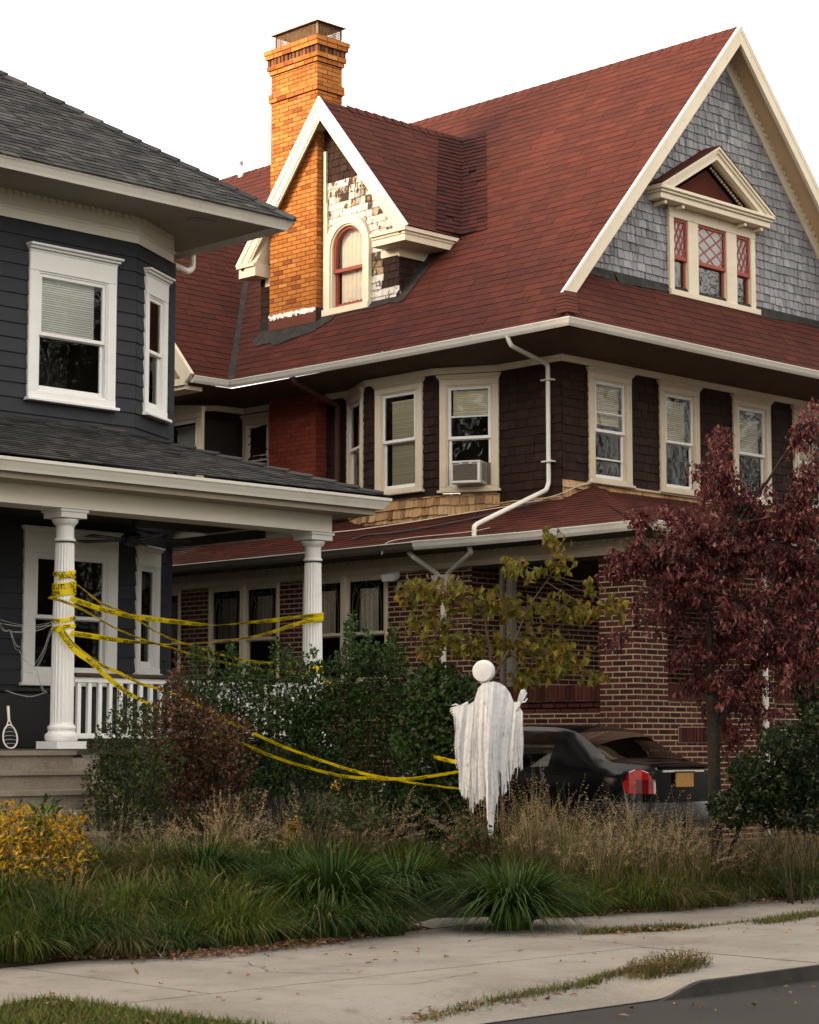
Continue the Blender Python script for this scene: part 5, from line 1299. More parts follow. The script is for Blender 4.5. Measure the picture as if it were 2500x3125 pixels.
car.location = (18.33, 14.32, .295)

# ================================================================= GHOST
GD = 20.3; gc = pt(1500, 2258, D=GD); gk = FPX / GD
gbase = V((gc.x, gc.y, gz(gc.x, gc.y)))
ghost = empty('hanging_ghost', gbase, 'white cheesecloth ghost with a round head and outstretched arms in the front garden', 'ghost')
FGh = Fr((gc.x, gc.y, 0), (sT, -cT, 0), (0, 0, 1), (-cT, -sT, 0))
def gp_(x, y, c=0.0): p = pt(x, y, D=GD); a = (p - V((gc.x, gc.y, p.z))).dot(FGh.u); return FGh(a, p.z, c)
cloth = mat('white cheesecloth', (.58, .585, .60), .95, noise=(26, (.44, .44, .45), .7, .42, .62), bump=(350, .5, .003), trans=.18)
top = [(1381, 2163), (1394, 2158), (1412, 2155), (1432, 2150), (1447, 2140), (1454, 2120), (1460, 2100), (1472, 2088), (1490, 2081), (1508, 2080), (1526, 2085), (1544, 2096), (1558, 2116), (1567, 2140), (1576, 2152), (1588, 2162), (1596, 2174)]
bot = [(1388, 2260), (1393, 2330), (1402, 2405), (1420, 2432), (1436, 2440), (1446, 2440), (1456, 2442), (1470, 2440), (1478, 2435), (1490, 2450), (1504, 2450), (1518, 2432), (1538, 2420), (1552, 2400), (1570, 2345), (1586, 2340), (1597, 2350)]
grg = random.Random(17); NC, NR = 128, 30
def lerp_list(L, t):
    f = t * (len(L) - 1); i = min(int(f), len(L) - 2); u = f - i; return (L[i][0] + (L[i + 1][0] - L[i][0]) * u, L[i][1] + (L[i + 1][1] - L[i][1]) * u)
cols = []
rag = [0] * (NC + 1)
for i in range(NC + 1):
    x = lerp_list(bot, i / NC)[0]
    base_ = grg.uniform(-9, 7) + 12 * sin(i * .37) * sin(i * .11)
    if 1478 < x < 1520: base_ += 92 * max(0, 1 - abs(x - 1496) / 24) + grg.uniform(-15, 25)
    if 1436 < x < 1447: base_ += 45 * max(0, 1 - abs(x - 1441) / 6)
    rag[i] = base_
gown = MB()
for side in (1, -1):
    ids = []
    for i in range(NC + 1):
        t = i / NC; tx, ty = lerp_list(top, t); bx_, by_ = lerp_list(bot, t); by_ += rag[i] * (1 if side > 0 else .6) - (0 if side > 0 else 25)
        row = []
        for j in range(NR + 1):
            v = j / NR; x = tx + (bx_ - tx) * min(1, v * 1.6); y = ty + (by_ - ty) * v
            a = (tx - 1500) / gk
            ed = math.sqrt(max(0, 1 - ((t - .5) * 2) ** 2)); core = math.exp(-((tx - 1495) / 46.0) ** 2)
            c = side * (.03 * ed + .10 * core * min(1, .35 + v * 2)) + (.011 * sin(t * 58 + 2.2 * sin(v * 3)) + .006 * sin(t * 103 + v * 4) + .0022 * sin(t * 240 + v * 5)) * min(1, .25 + v * 1.6) * (1 if side > 0 else .8)
            arm = max(0, abs(tx - 1495) / 100 - .45); c += .05 * arm * sin(v * 2.2 + t * 8)
            xx = x + 2.2 * sin(v * 9 + t * 60) * v
            row.append(gp_(xx, y, c))
        ids.append(row)
    for i in range(NC):
        slit = grg.random() < .13; v0 = grg.uniform(.70, .92)
        for j in range(NR):
            if slit and j / NR > v0: continue
            if grg.random() < .012 and j > 4: continue
            gown.poly([ids[i][j], ids[i][j + 1], ids[i + 1][j + 1], ids[i + 1][j]])
    if side > 0: front = ids
for k in range(20):   # torn strips and hanging threads
    i = grg.randrange(4, NC - 4); p = front[i][int(NR * grg.uniform(.15, .8))] + V((-cT, -sT, 0)) * grg.uniform(.004, .02); L = grg.uniform(.15, .55); w = grg.uniform(.002, .007)
    zmin = front[i][NR].z - grg.uniform(-.04, .10); pts = []
    for j in range(8): pts.append(p + V((0, 0, (zmin - p.z) * j / 7)) + FGh.u * (.010 * sin(j * 1.3 + k)))
    gown.tube(pts, w * .55, 4)
g_o = gown.build('gown', cloth, ghost, True)
mb = MB(); hc = gp_(1477, 2048, .02); r_ = .106; rows = []
hn = V((-cT, -sT, -.12)).normalized(); hn = (hn - FGh.u * .25).normalized()
def headring(prof, O, ax, n=28):
    a = ax.orthogonal().normalized(); b = ax.cross(a); base = len(mb.v)
    for (r, z) in prof:
        for k in range(n): t = 2 * pi * k / n; mb.v.append(tuple(O + ax * z + (a * cos(t) + b * sin(t)) * r))
    for i in range(len(prof) - 1):
        for k in range(n): mb.f.append((base + i * n + k, base + i * n + (k + 1) % n, base + (i + 1) * n + (k + 1) % n, base + (i + 1) * n + k)); mb.m.append(0)
    mb.f.append(tuple(base + k for k in reversed(range(n)))); mb.m.append(0); mb.f.append(tuple(base + (len(prof) - 1) * n + k for k in range(n))); mb.m.append(0)
headring([(.03, -.125), (.07, -.108), (.098, -.07), (.108, -.03), (.108, .01), (.106, .03), (.101, .052), (.096, .062), (.090, .066), (.084, .0665), (.06, .071), (.02, .074)], hc, hn)
mb.tube([hc + V((.02, .02, -.08)), gp_(1488, 2092, -.03)], [.045, .04], 12)
mb.build('head', mat('white foam head', (.54, .54, .55), .8, noise=(12, (.42, .42, .425), .5, .5, .7)), ghost, True, 40)
def hand(wrist, fwd, up, spread, name, lk=1.0):
    """a small palm, four fingers of different lengths and a thumb from the side of the palm"""
    mb = MB(); f, u = fwd.normalized(), up.normalized(); s = f.cross(u).normalized()
    mb.tube([wrist - f * .10, wrist - f * .02], [.020, .018], 8)
    P0 = wrist - f * .02
    for k in range(4):
        t = (k - 1.5) / 1.5; base = P0 + f * .075 + s * t * .024; L = (.058, .070, .066, .050)[k] * lk; d = (f + s * t * spread).normalized()
        mb.tube([P0 + s * t * .012, base, base + d * L * .45 + u * .004, base + d * L * .8 - u * .004, base + d * L - u * .014], [.013, .0095, .0085, .0078, .005], 7)
    th = P0 + f * .02 + s * .022
    mb.tube([th, th + (s + f * .5).normalized() * .028, th + (s * .6 + f).normalized() * .06], [.011, .009, .006], 7)
    return mb.build(name, cloth, ghost, True)
hand(gp_(1588, 2140, .03), FGh.u * .42 + V((0, 0, 1)), V((-cT, -sT, .2)), .04, 'hand')
hand(gp_(1402, 2160, .0), FGh.u * -1 + V((0, 0, -.5)), V((-cT, -sT, .3)), .3, 'hand', .6)
mb = MB(); mb.tube([gp_(1573, 2150, .0), gp_(1580, 2152, .02), gp_(1588, 2142, .03)], [.03, .026, .02], 8); mb.build('sleeve', cloth, ghost, True)
mb = MB(); q = gp_(1500, 2110, 0); mb.tube([(q.x, q.y, gbase.z - .05), (q.x, q.y, q.z)], .012, 8); mb.tube([gp_(1395, 2165, -.01), gp_(1460, 2120, -.01), gp_(1540, 2120, -.01), gp_(1585, 2150, -.01)], .008, 6); mb.build('stake', M['black'], ghost)

# ================================================================= CAUTION TAPE
TC = textmesh('CAUTION'); TW = .056; TS = .047
def catmull(P, n=8):
    out = []
    for i in range(len(P) - 1):
        p0, p1, p2, p3 = P[max(i - 1, 0)], P[i], P[i + 1], P[min(i + 2, len(P) - 1)]
        for k in range(n):
            t = k / n; out.append(.5 * ((2 * p1) + (p2 - p0) * t + (2 * p0 - 5 * p1 + 4 * p2 - p3) * t * t + (3 * p1 - p0 - 3 * p2 + p3) * t ** 3))
    out.append(P[-1]); return out
def ribbon(P, Wd, label, flip=False, first=.05, name='caution_tape', side=1, pitch=.31, width=TW, TS=TS):
    """P: points along the tape, Wd: width direction per point; prints CAUTION along it on both faces"""
    mb = MB(); N = len(P); S = [0]
    for a, b in zip(P, P[1:]): S.append(S[-1] + (b - a).length)
    cu = random.Random(len(label))
    for i in range(N):
        ph = cu.uniform(-.003, .003)
        T = (P[min(i + 1, N - 1)] - P[max(i - 1, 0)]).normalized(); nn = T.cross(Wd[i]).normalized()
        for k in (-1, 0, 1): mb.v.append(tuple(P[i] + Wd[i] * (width / 2 * k) + nn * (.004 * (1 - abs(k)) + ph)))
    for i in range(N - 1):
        for k in range(2): mb.f.append((i * 3 + k, (i + 1) * 3 + k, (i + 1) * 3 + k + 1, i * 3 + k + 1)); mb.m.append(0)
    root = tag(mb.build(name, M['tape'], None, True), label, 'caution tape')
    def at(s):
        s = min(max(s, 0), S[-1] - 1e-5); lo, hi = 0, N - 1
        while hi - lo > 1:
            m = (lo + hi) // 2
            if S[m] <= s: lo = m
            else: hi = m
        u = (s - S[lo]) / max(1e-9, S[hi] - S[lo]); T = (P[hi] - P[lo]).normalized(); W = Wd[lo].lerp(Wd[hi], u); W = (W - T * W.dot(T)).normalized()
        return P[lo].lerp(P[hi], u), W, T.cross(W).normalized()
    s0 = first
    while s0 + TC[2] * TS < S[-1] - .02:
        lt = MB()
        for sd in (1, -1):
            def fn(x, y):
                ss = s0 + (TC[2] * TS - x * TS if flip else x * TS); p, W, nn = at(ss); yy = (y - .345) * TS * (-1 if flip else 1)
                return p + W * yy + nn * (.004 * (1 - min(1, abs(yy) / (width / 2))) + sd * .0022)
            put_text(lt, TC, fn)
        lt.build('lettering', M['ink'], root); s0 += pitch
    return root
def tape(px, Y=None, D=None, tw=(), **k):
    """px: photo pixels of the tape's centre line; Y plane or (D0, D1) depths; tw: twist in degrees along the tape (90 = edge on)"""
    P = []
    for i, (x, y) in enumerate(px):
        if Y is not None: P.append(pt(x, y, Y=Y))
        else:
            t = (x - px[0][0]) / (px[-1][0] - px[0][0]); P.append(pt(x, y, D=D[0] + (D[1] - D[0]) * t))
    P = catmull(P); Wd = []; N = len(P)
    for i in range(N):
        T = (P[min(i + 1, N - 1)] - P[max(i - 1, 0)]).normalized(); vw = (V((0, 0, EYE)) - P[i]).normalized()
        w0 = vw.cross(T).normalized(); w0 = w0 if w0.z > 0 else -w0; nn = T.cross(w0)
        f = i / (N - 1) * (len(tw) - 1); j = min(int(f), len(tw) - 2); a = rad(tw[j] + (tw[j + 1] - tw[j]) * (f - j))
        Wd.append((w0 * cos(a) + nn * sin(a)).normalized())
    return ribbon(P, Wd, **k)
YT = 17.63
tape([(215, 1772), (250, 1795), (313, 1842), (397, 1878), (470, 1925), (543, 1957), (626, 1983), (741, 2014), (845, 2025), (930, 2028)], YT, tw=(75, 80, 68, 66, 74, 70, 64, 60, 55, 50), label='caution tape falling steeply from the left porch column to the foot of the right one')
tape([(215, 1826), (313, 1860), (397, 1880), (480, 1891), (595, 1904), (640, 1907), (673, 1907), (757, 1900), (835, 1893), (905, 1883), (988, 1876)], YT, tw=(15, 12, 35, 20, 40, 80, 87, 60, 35, 55, 20), flip=True, label='upside down printed caution tape, uppermost of those strung between the two porch columns')
tape([(150, 1822), (224, 1847), (292, 1883), (365, 1923), (449, 1956), (522, 1977), (626, 2009), (730, 2032), (814, 2045), (930, 2056)], YT - .02, tw=(55, 62, 70, 72, 68, 68, 62, 64, 58, 50), label='caution tape sagging lowest across the porch, ending among leaves at the right column')
tape([(215, 1932), (292, 1943), (365, 1954), (443, 1962), (522, 1967), (626, 1962), (730, 1950), (814, 1934), (905, 1905), (988, 1886)], YT, tw=(14, 16, 35, 62, 78, 76, 68, 52, 35, 15), label='caution tape printed right way up, level from the left porch column then rising')
gD = GD + .02
tape([(174, 1917), (224, 1981), (282, 2023), (323, 2062), (386, 2112), (443, 2143), (522, 2177), (642, 2233), (741, 2270), (835, 2310), (970, 2351), (1074, 2372), (1230, 2377), (1309, 2370), (1400, 2355)], None, (21.35, gD), tw=(20, 12, 10, 30, 45, 58, 62, 60, 56, 60, 58, 55, 58, 62), flip=True, label='caution tape from left column to ghost, the lower of the long pair at first', pitch=.40)
tape([(190, 1915), (224, 1965), (297, 2023), (365, 2054), (433, 2088), (501, 2107), (605, 2152), (709, 2207), (813, 2256), (891, 2289), (1048, 2343), (1126, 2364), (1204, 2378), (1283, 2393), (1440, 2411)], None, (21.34, gD + .03), tw=(60, 55, 50, 58, 62, 64, 58, 60, 62, 58, 66, 70, 74), label='caution tape from left column to ghost, the upper of the long pair at first', pitch=.40)
tape([(985, 2070), (1022, 2109), (1053, 2127), (1136, 2184), (1189, 2226), (1230, 2260), (1293, 2297), (1345, 2315), (1400, 2327)], None, (23.6, gD + .08), tw=(50, 55, 60, 50, 60, 65, 50, 45, 50), label='short caution tape running through the hedge from the right column to the ghost')
def wrap(c, z0, z1, turns, t0, rr, label, first=.02, flip=False, width=TW, ts=TS):
    P, Wd = [], []
    n = int(28 * turns)
    for i in range(n + 1):
        t = t0 + 2 * pi * turns * i / n; z = z0 + (z1 - z0) * i / n + .008 * sin(t * 1.7)
        P.append(V((c[0] + rr * cos(t), c[1] + rr * sin(t), z))); Wd.append(V((.03 * sin(t * 2), .03 * cos(t), 1)).normalized())
    return ribbon(P, Wd, label, first=first, flip=flip, width=width, pitch=.36 * ts / .047 * .9, TS=ts)
zc_ = lambda y: pt(190, y, Y=17.65).z
wrap(COLS[0], zc_(1814), zc_(1776), 2.0, rad(60), .119, 'yellow caution tape wound in a broad band around the left porch column', width=.078, ts=.066)
wrap(COLS[0], zc_(1760), zc_(1742), 1.4, rad(200), .116, 'narrow yellow caution tape turn above the broad band on the left porch column', flip=True, width=.04)
wrap(COLS[0], zc_(1918), zc_(1880), 1.6, rad(160), .121, 'knotted yellow caution tape low on the left porch column', width=.045)
zr_ = lambda y: pt(955, y, Y=17.65).z
wrap(COLS[1], zr_(1892), zr_(1880), 1.7, rad(100), .118, 'yellow caution tape wound round the right porch column at mid height')
wrap(COLS[1], zr_(2050), zr_(2036), 1.5, rad(100), .124, 'yellow caution tape wound round the foot of the right porch column among leaves')
# --- cobweb
mb = MB(); wr_ = random.Random(4)
A = [pt(x, y, Y=17.7) for x, y in ((165, 1900), (30, 1925), (60, 1980), (110, 2040), (140, 2110), (20, 2105), (-10, 1895))]
for (i, j) in ((0, 1), (1, 6), (1, 2), (2, 3), (3, 4), (4, 5), (0, 6), (3, 0)):
    for k in range(3):
        a, b = A[i] + V([wr_.uniform(-.02, .02) for _ in range(3)]), A[j] + V([wr_.uniform(-.02, .02) for _ in range(3)])
        mb.tube(catmull([a, a.lerp(b, .35) + V((0, 0, -.03 - .02 * wr_.random())), a.lerp(b, .7) + V((0, .01, -.03)), b], 5), .0016, 4)
tag(mb.build('cobweb', mat('grey cotton web', (.35, .34, .33), .9)), 'stretched grey cotton cobweb beside the left porch column', 'cobweb')
# ================================================================= PLANTS
pr = random.Random(23)
def rnd(a, b): return pr.uniform(a, b)
def rvec(): 
    while True:
        v = V((rnd(-1, 1), rnd(-1, 1), rnd(-1, 1)))
        if .05 < v.length < 1: return v.normalized()
def leafmat(name, ramp, rough=.55, trans=.25, spec=.4): return mat(name, ramp[0], rough, ramp=ramp, trans=trans, spec=spec)
M['lf_red'] = leafmat('maroon dogwood leaf', [(0.0281, 0.0077, 0.0091), (0.0645, 0.0126, 0.0140), (0.0421, 0.0084, 0.0106), (0.1193, 0.0253, 0.0267), (0.0842, 0.0281, 0.0267), (0.2175, 0.0926, 0.0869), (0.0365, 0.0140, 0.0126), (0.1403, 0.0505, 0.0477), (0.0561, 0.0113, 0.0133)], .5, .2, .1)
M['lf_gold'] = leafmat('turning redbud leaf', [(0.1076, 0.0869, 0.0083), (0.0621, 0.0704, 0.0083), (0.1656, 0.1242, 0.0116), (0.0911, 0.0563, 0.0091), (0.0414, 0.0546, 0.0083), (0.1242, 0.0704, 0.0116), (0.0745, 0.0828, 0.0099)], .5)
M['lf_hedge'] = leafmat('dark green hedge leaf', [(0.0179, 0.0390, 0.0097), (0.0293, 0.0585, 0.0130), (0.0211, 0.0455, 0.0114), (0.0488, 0.0845, 0.0195), (0.0146, 0.0309, 0.0081)], .5, .15, .1)
M['lf_hedge2'] = leafmat('yellowish green leaf', [(0.0163, 0.0249, 0.0054), (0.0271, 0.0352, 0.0071), (0.0119, 0.0206, 0.0054), (0.0461, 0.0489, 0.0091)], .45)
M['lf_nandina'] = leafmat('red green autumn leaf', [(0.0552, 0.0140, 0.0101), (0.1105, 0.0221, 0.0140), (0.0301, 0.0181, 0.0101), (0.1607, 0.0342, 0.0200), (0.0352, 0.0301, 0.0101), (0.0804, 0.0301, 0.0120)], .45)
M['lf_olive'] = leafmat('olive shrub leaf', [(0.0198, 0.0276, 0.0093), (0.0296, 0.0329, 0.0119), (0.0159, 0.0224, 0.0079), (0.0461, 0.0363, 0.0145), (0.0363, 0.0429, 0.0145)], .5)
M['lf_yellow'] = leafmat('yellow autumn leaf', [(0.3181, 0.1969, 0.0090), (0.4166, 0.2576, 0.0152), (0.2273, 0.1287, 0.0076), (0.3636, 0.1893, 0.0090), (0.1667, 0.1364, 0.0121), (0.2726, 0.1591, 0.0090)], .5)
M['gr_green'] = leafmat('green grass blade', [(0.0378, 0.0608, 0.0084), (0.0566, 0.0817, 0.0116), (0.0251, 0.0441, 0.0063), (0.0817, 0.0987, 0.0167), (0.0483, 0.0651, 0.0105), (0.0997, 0.0923, 0.0209)], .55, .2, .08)
M['gr_deep'] = leafmat('deep green strap leaf', [(0.0172, 0.0377, 0.0068), (0.0283, 0.0549, 0.0095), (0.0120, 0.0275, 0.0052), (0.0481, 0.0772, 0.0154)], .5, .15, .1)
M['gr_dry'] = leafmat('dry straw grass', [(0.2958, 0.2192, 0.1070), (0.2142, 0.1582, 0.0755), (0.3774, 0.2906, 0.1530), (0.1326, 0.1070, 0.0449), (0.0868, 0.0836, 0.0245)], .7, .25)
M['gr_mix'] = leafmat('half dry grass blade', [(0.0425, 0.0475, 0.0125), (0.0875, 0.0725, 0.0225), (0.0325, 0.0425, 0.0112), (0.1375, 0.1025, 0.0425), (0.0688, 0.0725, 0.0175)], .55, .2)
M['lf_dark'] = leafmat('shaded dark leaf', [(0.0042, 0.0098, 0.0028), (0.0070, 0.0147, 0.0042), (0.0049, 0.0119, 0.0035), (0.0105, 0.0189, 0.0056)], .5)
M['plume'] = leafmat('pinkish dry seed head', [(0.3089, 0.2293, 0.1404), (0.2434, 0.1685, 0.1030), (0.3744, 0.2902, 0.1872), (0.1778, 0.1310, 0.0796)], .8, .3)
M['litter'] = leafmat('fallen brown leaf', [(0.1400, 0.0665, 0.0315), (0.2100, 0.1120, 0.0595), (0.0910, 0.0420, 0.0210), (0.2660, 0.1680, 0.1050), (0.0630, 0.0315, 0.0175), (0.2380, 0.0910, 0.0350)], .7, .1)
M['bark'] = mat('grey brown bark', (.028, .022, .018), .9, noise=(14, (.012, .010, .009), .8, .45, .65), bump=(30, .8, .015))
M['twig'] = mat('reddish twig', (.075, .045, .035), .8)
M['stem'] = mat('dark stem', (.035, .028, .018), .9)

def leaf(mb, p, d, n, L, W, bend=.25, mi=0):
    """a leaf of two halves folded along its midrib, bent towards the tip"""
    d = d.normalized(); s = d.cross(n); s = s.normalized() if s.length > 1e-4 else d.orthogonal().normalized(); n = s.cross(d)
    m = p + d * (L * .45) + n * (L * .04); t = p + d * L - n * (L * bend)
    i = len(mb.v); lift = n * (W * .22)
    mb.v += [tuple(p), tuple(m + s * (W / 2) + lift), tuple(t), tuple(m - s * (W / 2) + lift), tuple(m)]
    mb.f += [(i, i + 1, i + 4), (i + 1, i + 2, i + 4), (i, i + 4, i + 3), (i + 4, i + 2, i + 3)]; mb.m += [mi] * 4
def blade(mb, p, az, L, w, lean, droop, mi=0, seg=4, curl=0):
    """a grass blade: rises and arches outwards, tapering to a point"""
    dx, dy = cos(az), sin(az); sx, sy = -dy * w / 2, dx * w / 2; i = len(mb.v)
    for k in range(seg):
        t = k / seg; r = lean * L * (t ** 1.25) ; z = L * (t - droop * t * t); q = 1 - t ** 2.2; r2 = curl * L * t * t
        x, y = p[0] + dx * r - dy * r2, p[1] + dy * r + dx * r2
        mb.v += [(x + sx * q, y + sy * q, p[2] + z), (x - sx * q, y - sy * q, p[2] + z)]
    r = lean * L; r2 = curl * L
    mb.v.append((p[0] + dx * r - dy * r2, p[1] + dy * r + dx * r2, p[2] + L * (1 - droop)))
    for k in range(seg - 1): mb.f.append((i + 2 * k, i + 2 * k + 1, i + 2 * k + 3, i + 2 * k + 2)); mb.m.append(mi)
    mb.f.append((i + 2 * seg - 2, i + 2 * seg - 1, i + 2 * seg)); mb.m.append(mi)
def gpos(x, D, z=None):
    p = pt(x, 2258, D=D); return V((p.x, p.y, gz(p.x, p.y) if z is None else z))
def view_ellipsoid(cx, cy, rx, ry, D, dep=None):
    """centre and radii in metres of a lobe of foliage given by its size in the photo and its distance"""
    c = pt(cx, cy, D=D); k = D / FPX; return c, rx * k, ry * k, dep if dep else (rx + ry) / 2 * k
RV, FV = V((sT, -cT, 0)), V((cT, sT, 0))
def in_lobe(l, shell=.55):
    c, a, b, d = l; v = rvec(); r = shell + (1 - shell) * pr.random() ** .6 if pr.random() < .75 else pr.random()
    return c + RV * (v.x * a * r) + FV * (v.y * d * r) + V((0, 0, v.z * b * r)), v
def limb(mb, A, B, r0, r1, wig=.06, n=5):
    A, B = V(A), V(B); L = (B - A).length; off = V((0, 0, 0)); P = [A]
    for k in range(1, n): off = off * .6 + V((rnd(-1, 1), rnd(-1, 1), rnd(-.5, .8))) * (wig * L / n * 1.6); P.append(A.lerp(B, k / n) + off)
    P.append(B); P = catmull(P, 3); N = len(P); mb.tube(P, [r0 + (r1 - r0) * (i / (N - 1)) ** .8 for i in range(N)], 7); return P

# --- maroon dogwood in front of the brick porch
D0 = 21.6
rb = gpos(2180, D0); tree = empty('dogwood_tree', rb, 'dark red leaved tree with a forked trunk in front of the brick porch', 'tree')
lob = [(2060, 1830, 150, 90, .9), (2200, 1350, 40, 60, .3), (1930, 1700, 80, 60, .5), (2240, 2120, 150, 60, .35), (2160, 2190, 80, 70, .22), (2250, 2250, 90, 60, .2), (2080, 2000, 80, 60, .25), (2100, 2080, 90, 70, .22), (2320, 2180, 120, 70, .3), (2180, 1930, 190, 80, .8), (2380, 1960, 170, 100, 1.0), (2290, 2060, 140, 70, .4), (2400, 1700, 150, 120, 1.0), (2180, 1700, 160, 90, 1.0), (2180, 1440, 90, 110, 1.0), (2260, 1530, 150, 95, 1.0), (2120, 1610, 185, 95, 1.3), (2330, 1650, 230, 130, 1.7), (2475, 1290, 45, 110, .5), (2485, 1480, 70, 150, 1.0), (2450, 1560, 90, 120, .8), (1990, 1690, 125, 75, 1.2), (2090, 1760, 190, 95, 1.7), (2300, 1850, 260, 120, 1.5), (2480, 1800, 110, 220, 1.5), (1885, 1745, 55, 45, .35), (2010, 1880, 150, 80, .42), (2190, 1985, 190, 60, .45), (2440, 2030, 130, 110, .7), (1950, 1570, 60, 50, .15), (1870, 1960, 50, 30, .10), (2180, 2080, 110, 60, .14)]
tb, fb = MB(), MB()
T = [rb + V((0, 0, -.1)), pt(2178, 2250, D=D0), pt(2172, 2120, D=D0)]
tb.tube(catmull(T, 4), [.085, .078, .072, .068, .066, .064, .062, .06, .056], 9)
f1 = limb(tb, T[2], pt(2160, 1860, D=D0 - .1), .052, .03); f2 = limb(tb, T[1] + V((0, 0, .1)), pt(2290, 2060, D=D0 + .25), .05, .036); f3 = limb(tb, f2[-1], pt(2400, 1800, D=D0 + .4), .05, .03); f4 = limb(tb, f1[-1], pt(2250, 1600, D=D0), .04, .02); f5 = limb(tb, f1[-1], pt(2060, 1720, D=D0 - .3), .035, .015)
limb(tb, T[0] + V((.1, 0, .1)), pt(2330, 2220, D=D0 - .3), .03, .012)
mains = [f1, f2, f3, f4, f5]
for (cx, cy, rx, ry, w) in lob:
    l = view_ellipsoid(cx, cy, rx, ry, D0 + rnd(-.25, .35), .75 if rx > 100 else .4)
    src = min((p for m in mains for p in m[3:]), key=lambda p: (p - l[0]).length)
    L1_ = limb(tb, src, l[0], .022, .008)
    nt = int(40 * w) + 3
    for k in range(nt):
        q, v = in_lobe(l, .4); s0 = L1_[pr.randrange(len(L1_) // 2, len(L1_))]
        tw = limb(tb, s0, q, .006, .0025, .12, 3)
        for j in range(int(rnd(15, 25))):
            p = tw[pr.randrange(len(tw) // 3, len(tw))] + rvec() * rnd(.0, .09)
            d = (V((0, 0, -1.0)) + rvec() * .75).normalized(); leaf(fb, p, d, rvec(), rnd(.045, .095), rnd(.022, .044), rnd(.1, .5))
tb.build('trunk', M['bark'], tree, True); fb.build('crown', M['lf_red'], tree)

# --- young redbud with turning leaves
D1 = 21.0
b = gpos(1545, D1); t2 = empty('young_tree', b, 'slender young tree with sparse yellow green turning leaves before the brick porch', 'tree')
tb, fb = MB(), MB()
tk = limb(tb, b, pt(1500, 2080, D=D1), .022, .018); tk2 = limb(tb, tk[-1], pt(1480, 1850, D=D1), .018, .010); tk3 = limb(tb, tk[-1], pt(1680, 1760, D=D1), .014, .006)
lob = [(1690, 1640, 55, 45, 26), (1700, 1715, 60, 40, 26), (1570, 1715, 45, 40, 26), (1620, 1745, 50, 30, 14), (1290, 1800, 95, 60, 60), (1390, 1800, 90, 60, 55), (1330, 1900, 110, 60, 60), (1250, 1770, 40, 30, 10), (1480, 1830, 110, 55, 60), (1590, 1850, 90, 50, 45), (1710, 1850, 85, 60, 60), (1800, 1860, 60, 40, 30), (1400, 1960, 110, 50, 60), (1540, 1960, 120, 60, 60), (1660, 1960, 110, 60, 64), (1640, 2050, 90, 45, 45), (1730, 2000, 80, 60, 50), (1810, 2060, 50, 28, 20), (1870, 1850, 45, 50, 30), (1800, 1780, 40, 30, 9), (1590, 2080, 50, 25, 14), (1300, 1990, 60, 40, 20)]
for (cx, cy, rx, ry, n) in lob:
    l = view_ellipsoid(cx, cy, rx, ry, D1 + rnd(-.3, .3), .3)
    src = min((p for m in (tk, tk2, tk3) for p in m[4:]), key=lambda p: (p - l[0]).length + .2 * abs(p.z - l[0].z)); L1_ = limb(tb, src, l[0], .008, .003, .08)
    for k in range(int(n * 1.45)):
        q, v = in_lobe(l, .2); d = (V((0, 0, -1)) + rvec() * .55).normalized(); leaf(fb, q, d, rvec(), rnd(.07, .115), rnd(.055, .085), rnd(.05, .35))
    for k in range(3): q, v = in_lobe(l, .5); limb(tb, l[0], q, .003, .0015, .1, 3)
tb.build('trunk', M['twig'], t2, True); fb.build('crown', M['lf_gold'], t2)

def shrub(name, label, lobes, D, base, lm, n, L, W, stems=8, stemm='stem', up=.4, dep=.4, extra=None, cat='shrub'):
    r = empty(name, base, label, cat); sb, fb = MB(), MB()
    tot = sum(l[4] for l in lobes)
    for (cx, cy, rx, ry, w) in lobes:
        l = view_ellipsoid(cx, cy, rx, ry, D + rnd(-.15, .15), dep); m = int(n * w / tot)
        for k in range(max(1, int(stems * w / tot + .5))):
            q, v = in_lobe(l, .7); limb(sb, (base.x + rnd(-.25, .25), base.y + rnd(-.15, .15), gz(base.x, base.y)), q, .008, .003, .1, 4)
        for k in range(m):
            q, v = in_lobe(l, .5); d = (v * .7 + V((0, 0, up)) + rvec() * .8).normalized(); leaf(fb, q, d, (v + V((0, 0, .8)) + rvec() * .5), rnd(*L), rnd(*W), rnd(.0, .35), pr.randrange(len(lm)) if len(lm) > 1 else 0)
    sb.build('stems', M[stemm], r, True); fb.build('foliage', [M[x] for x in lm], r); return r
hb = lambda x, D: gpos(x, D)
def sprigs(lobes, tips):   # upright shoots above a shrub
    return lobes + [(x, y, 16, 45, .10) for x, y in tips]
shrub('hedge_shrub', 'dense dark green shrub hiding the porch railing, left of the right column', sprigs([(700, 2160, 140, 110, 1.2), (860, 2140, 130, 115, 1.2), (640, 2260, 130, 110, 1), (800, 2270, 170, 130, 1.4), (580, 2140, 90, 90, .8), (760, 2070, 80, 45, .4), (900, 2250, 110, 110, .8), (760, 2390, 130, 60, .6), (900, 2400, 110, 60, .5), (940, 2180, 70, 80, .5), (650, 2350, 90, 70, .5)], [(600, 2010), (650, 2025), (705, 2000), (880, 2015), (845, 1990)]), 21.9, hb(760, 21.9), ['lf_hedge', 'lf_hedge', 'lf_hedge', 'lf_hedge2'], 8600, (.03, .08), (.02, .044), dep=.5)
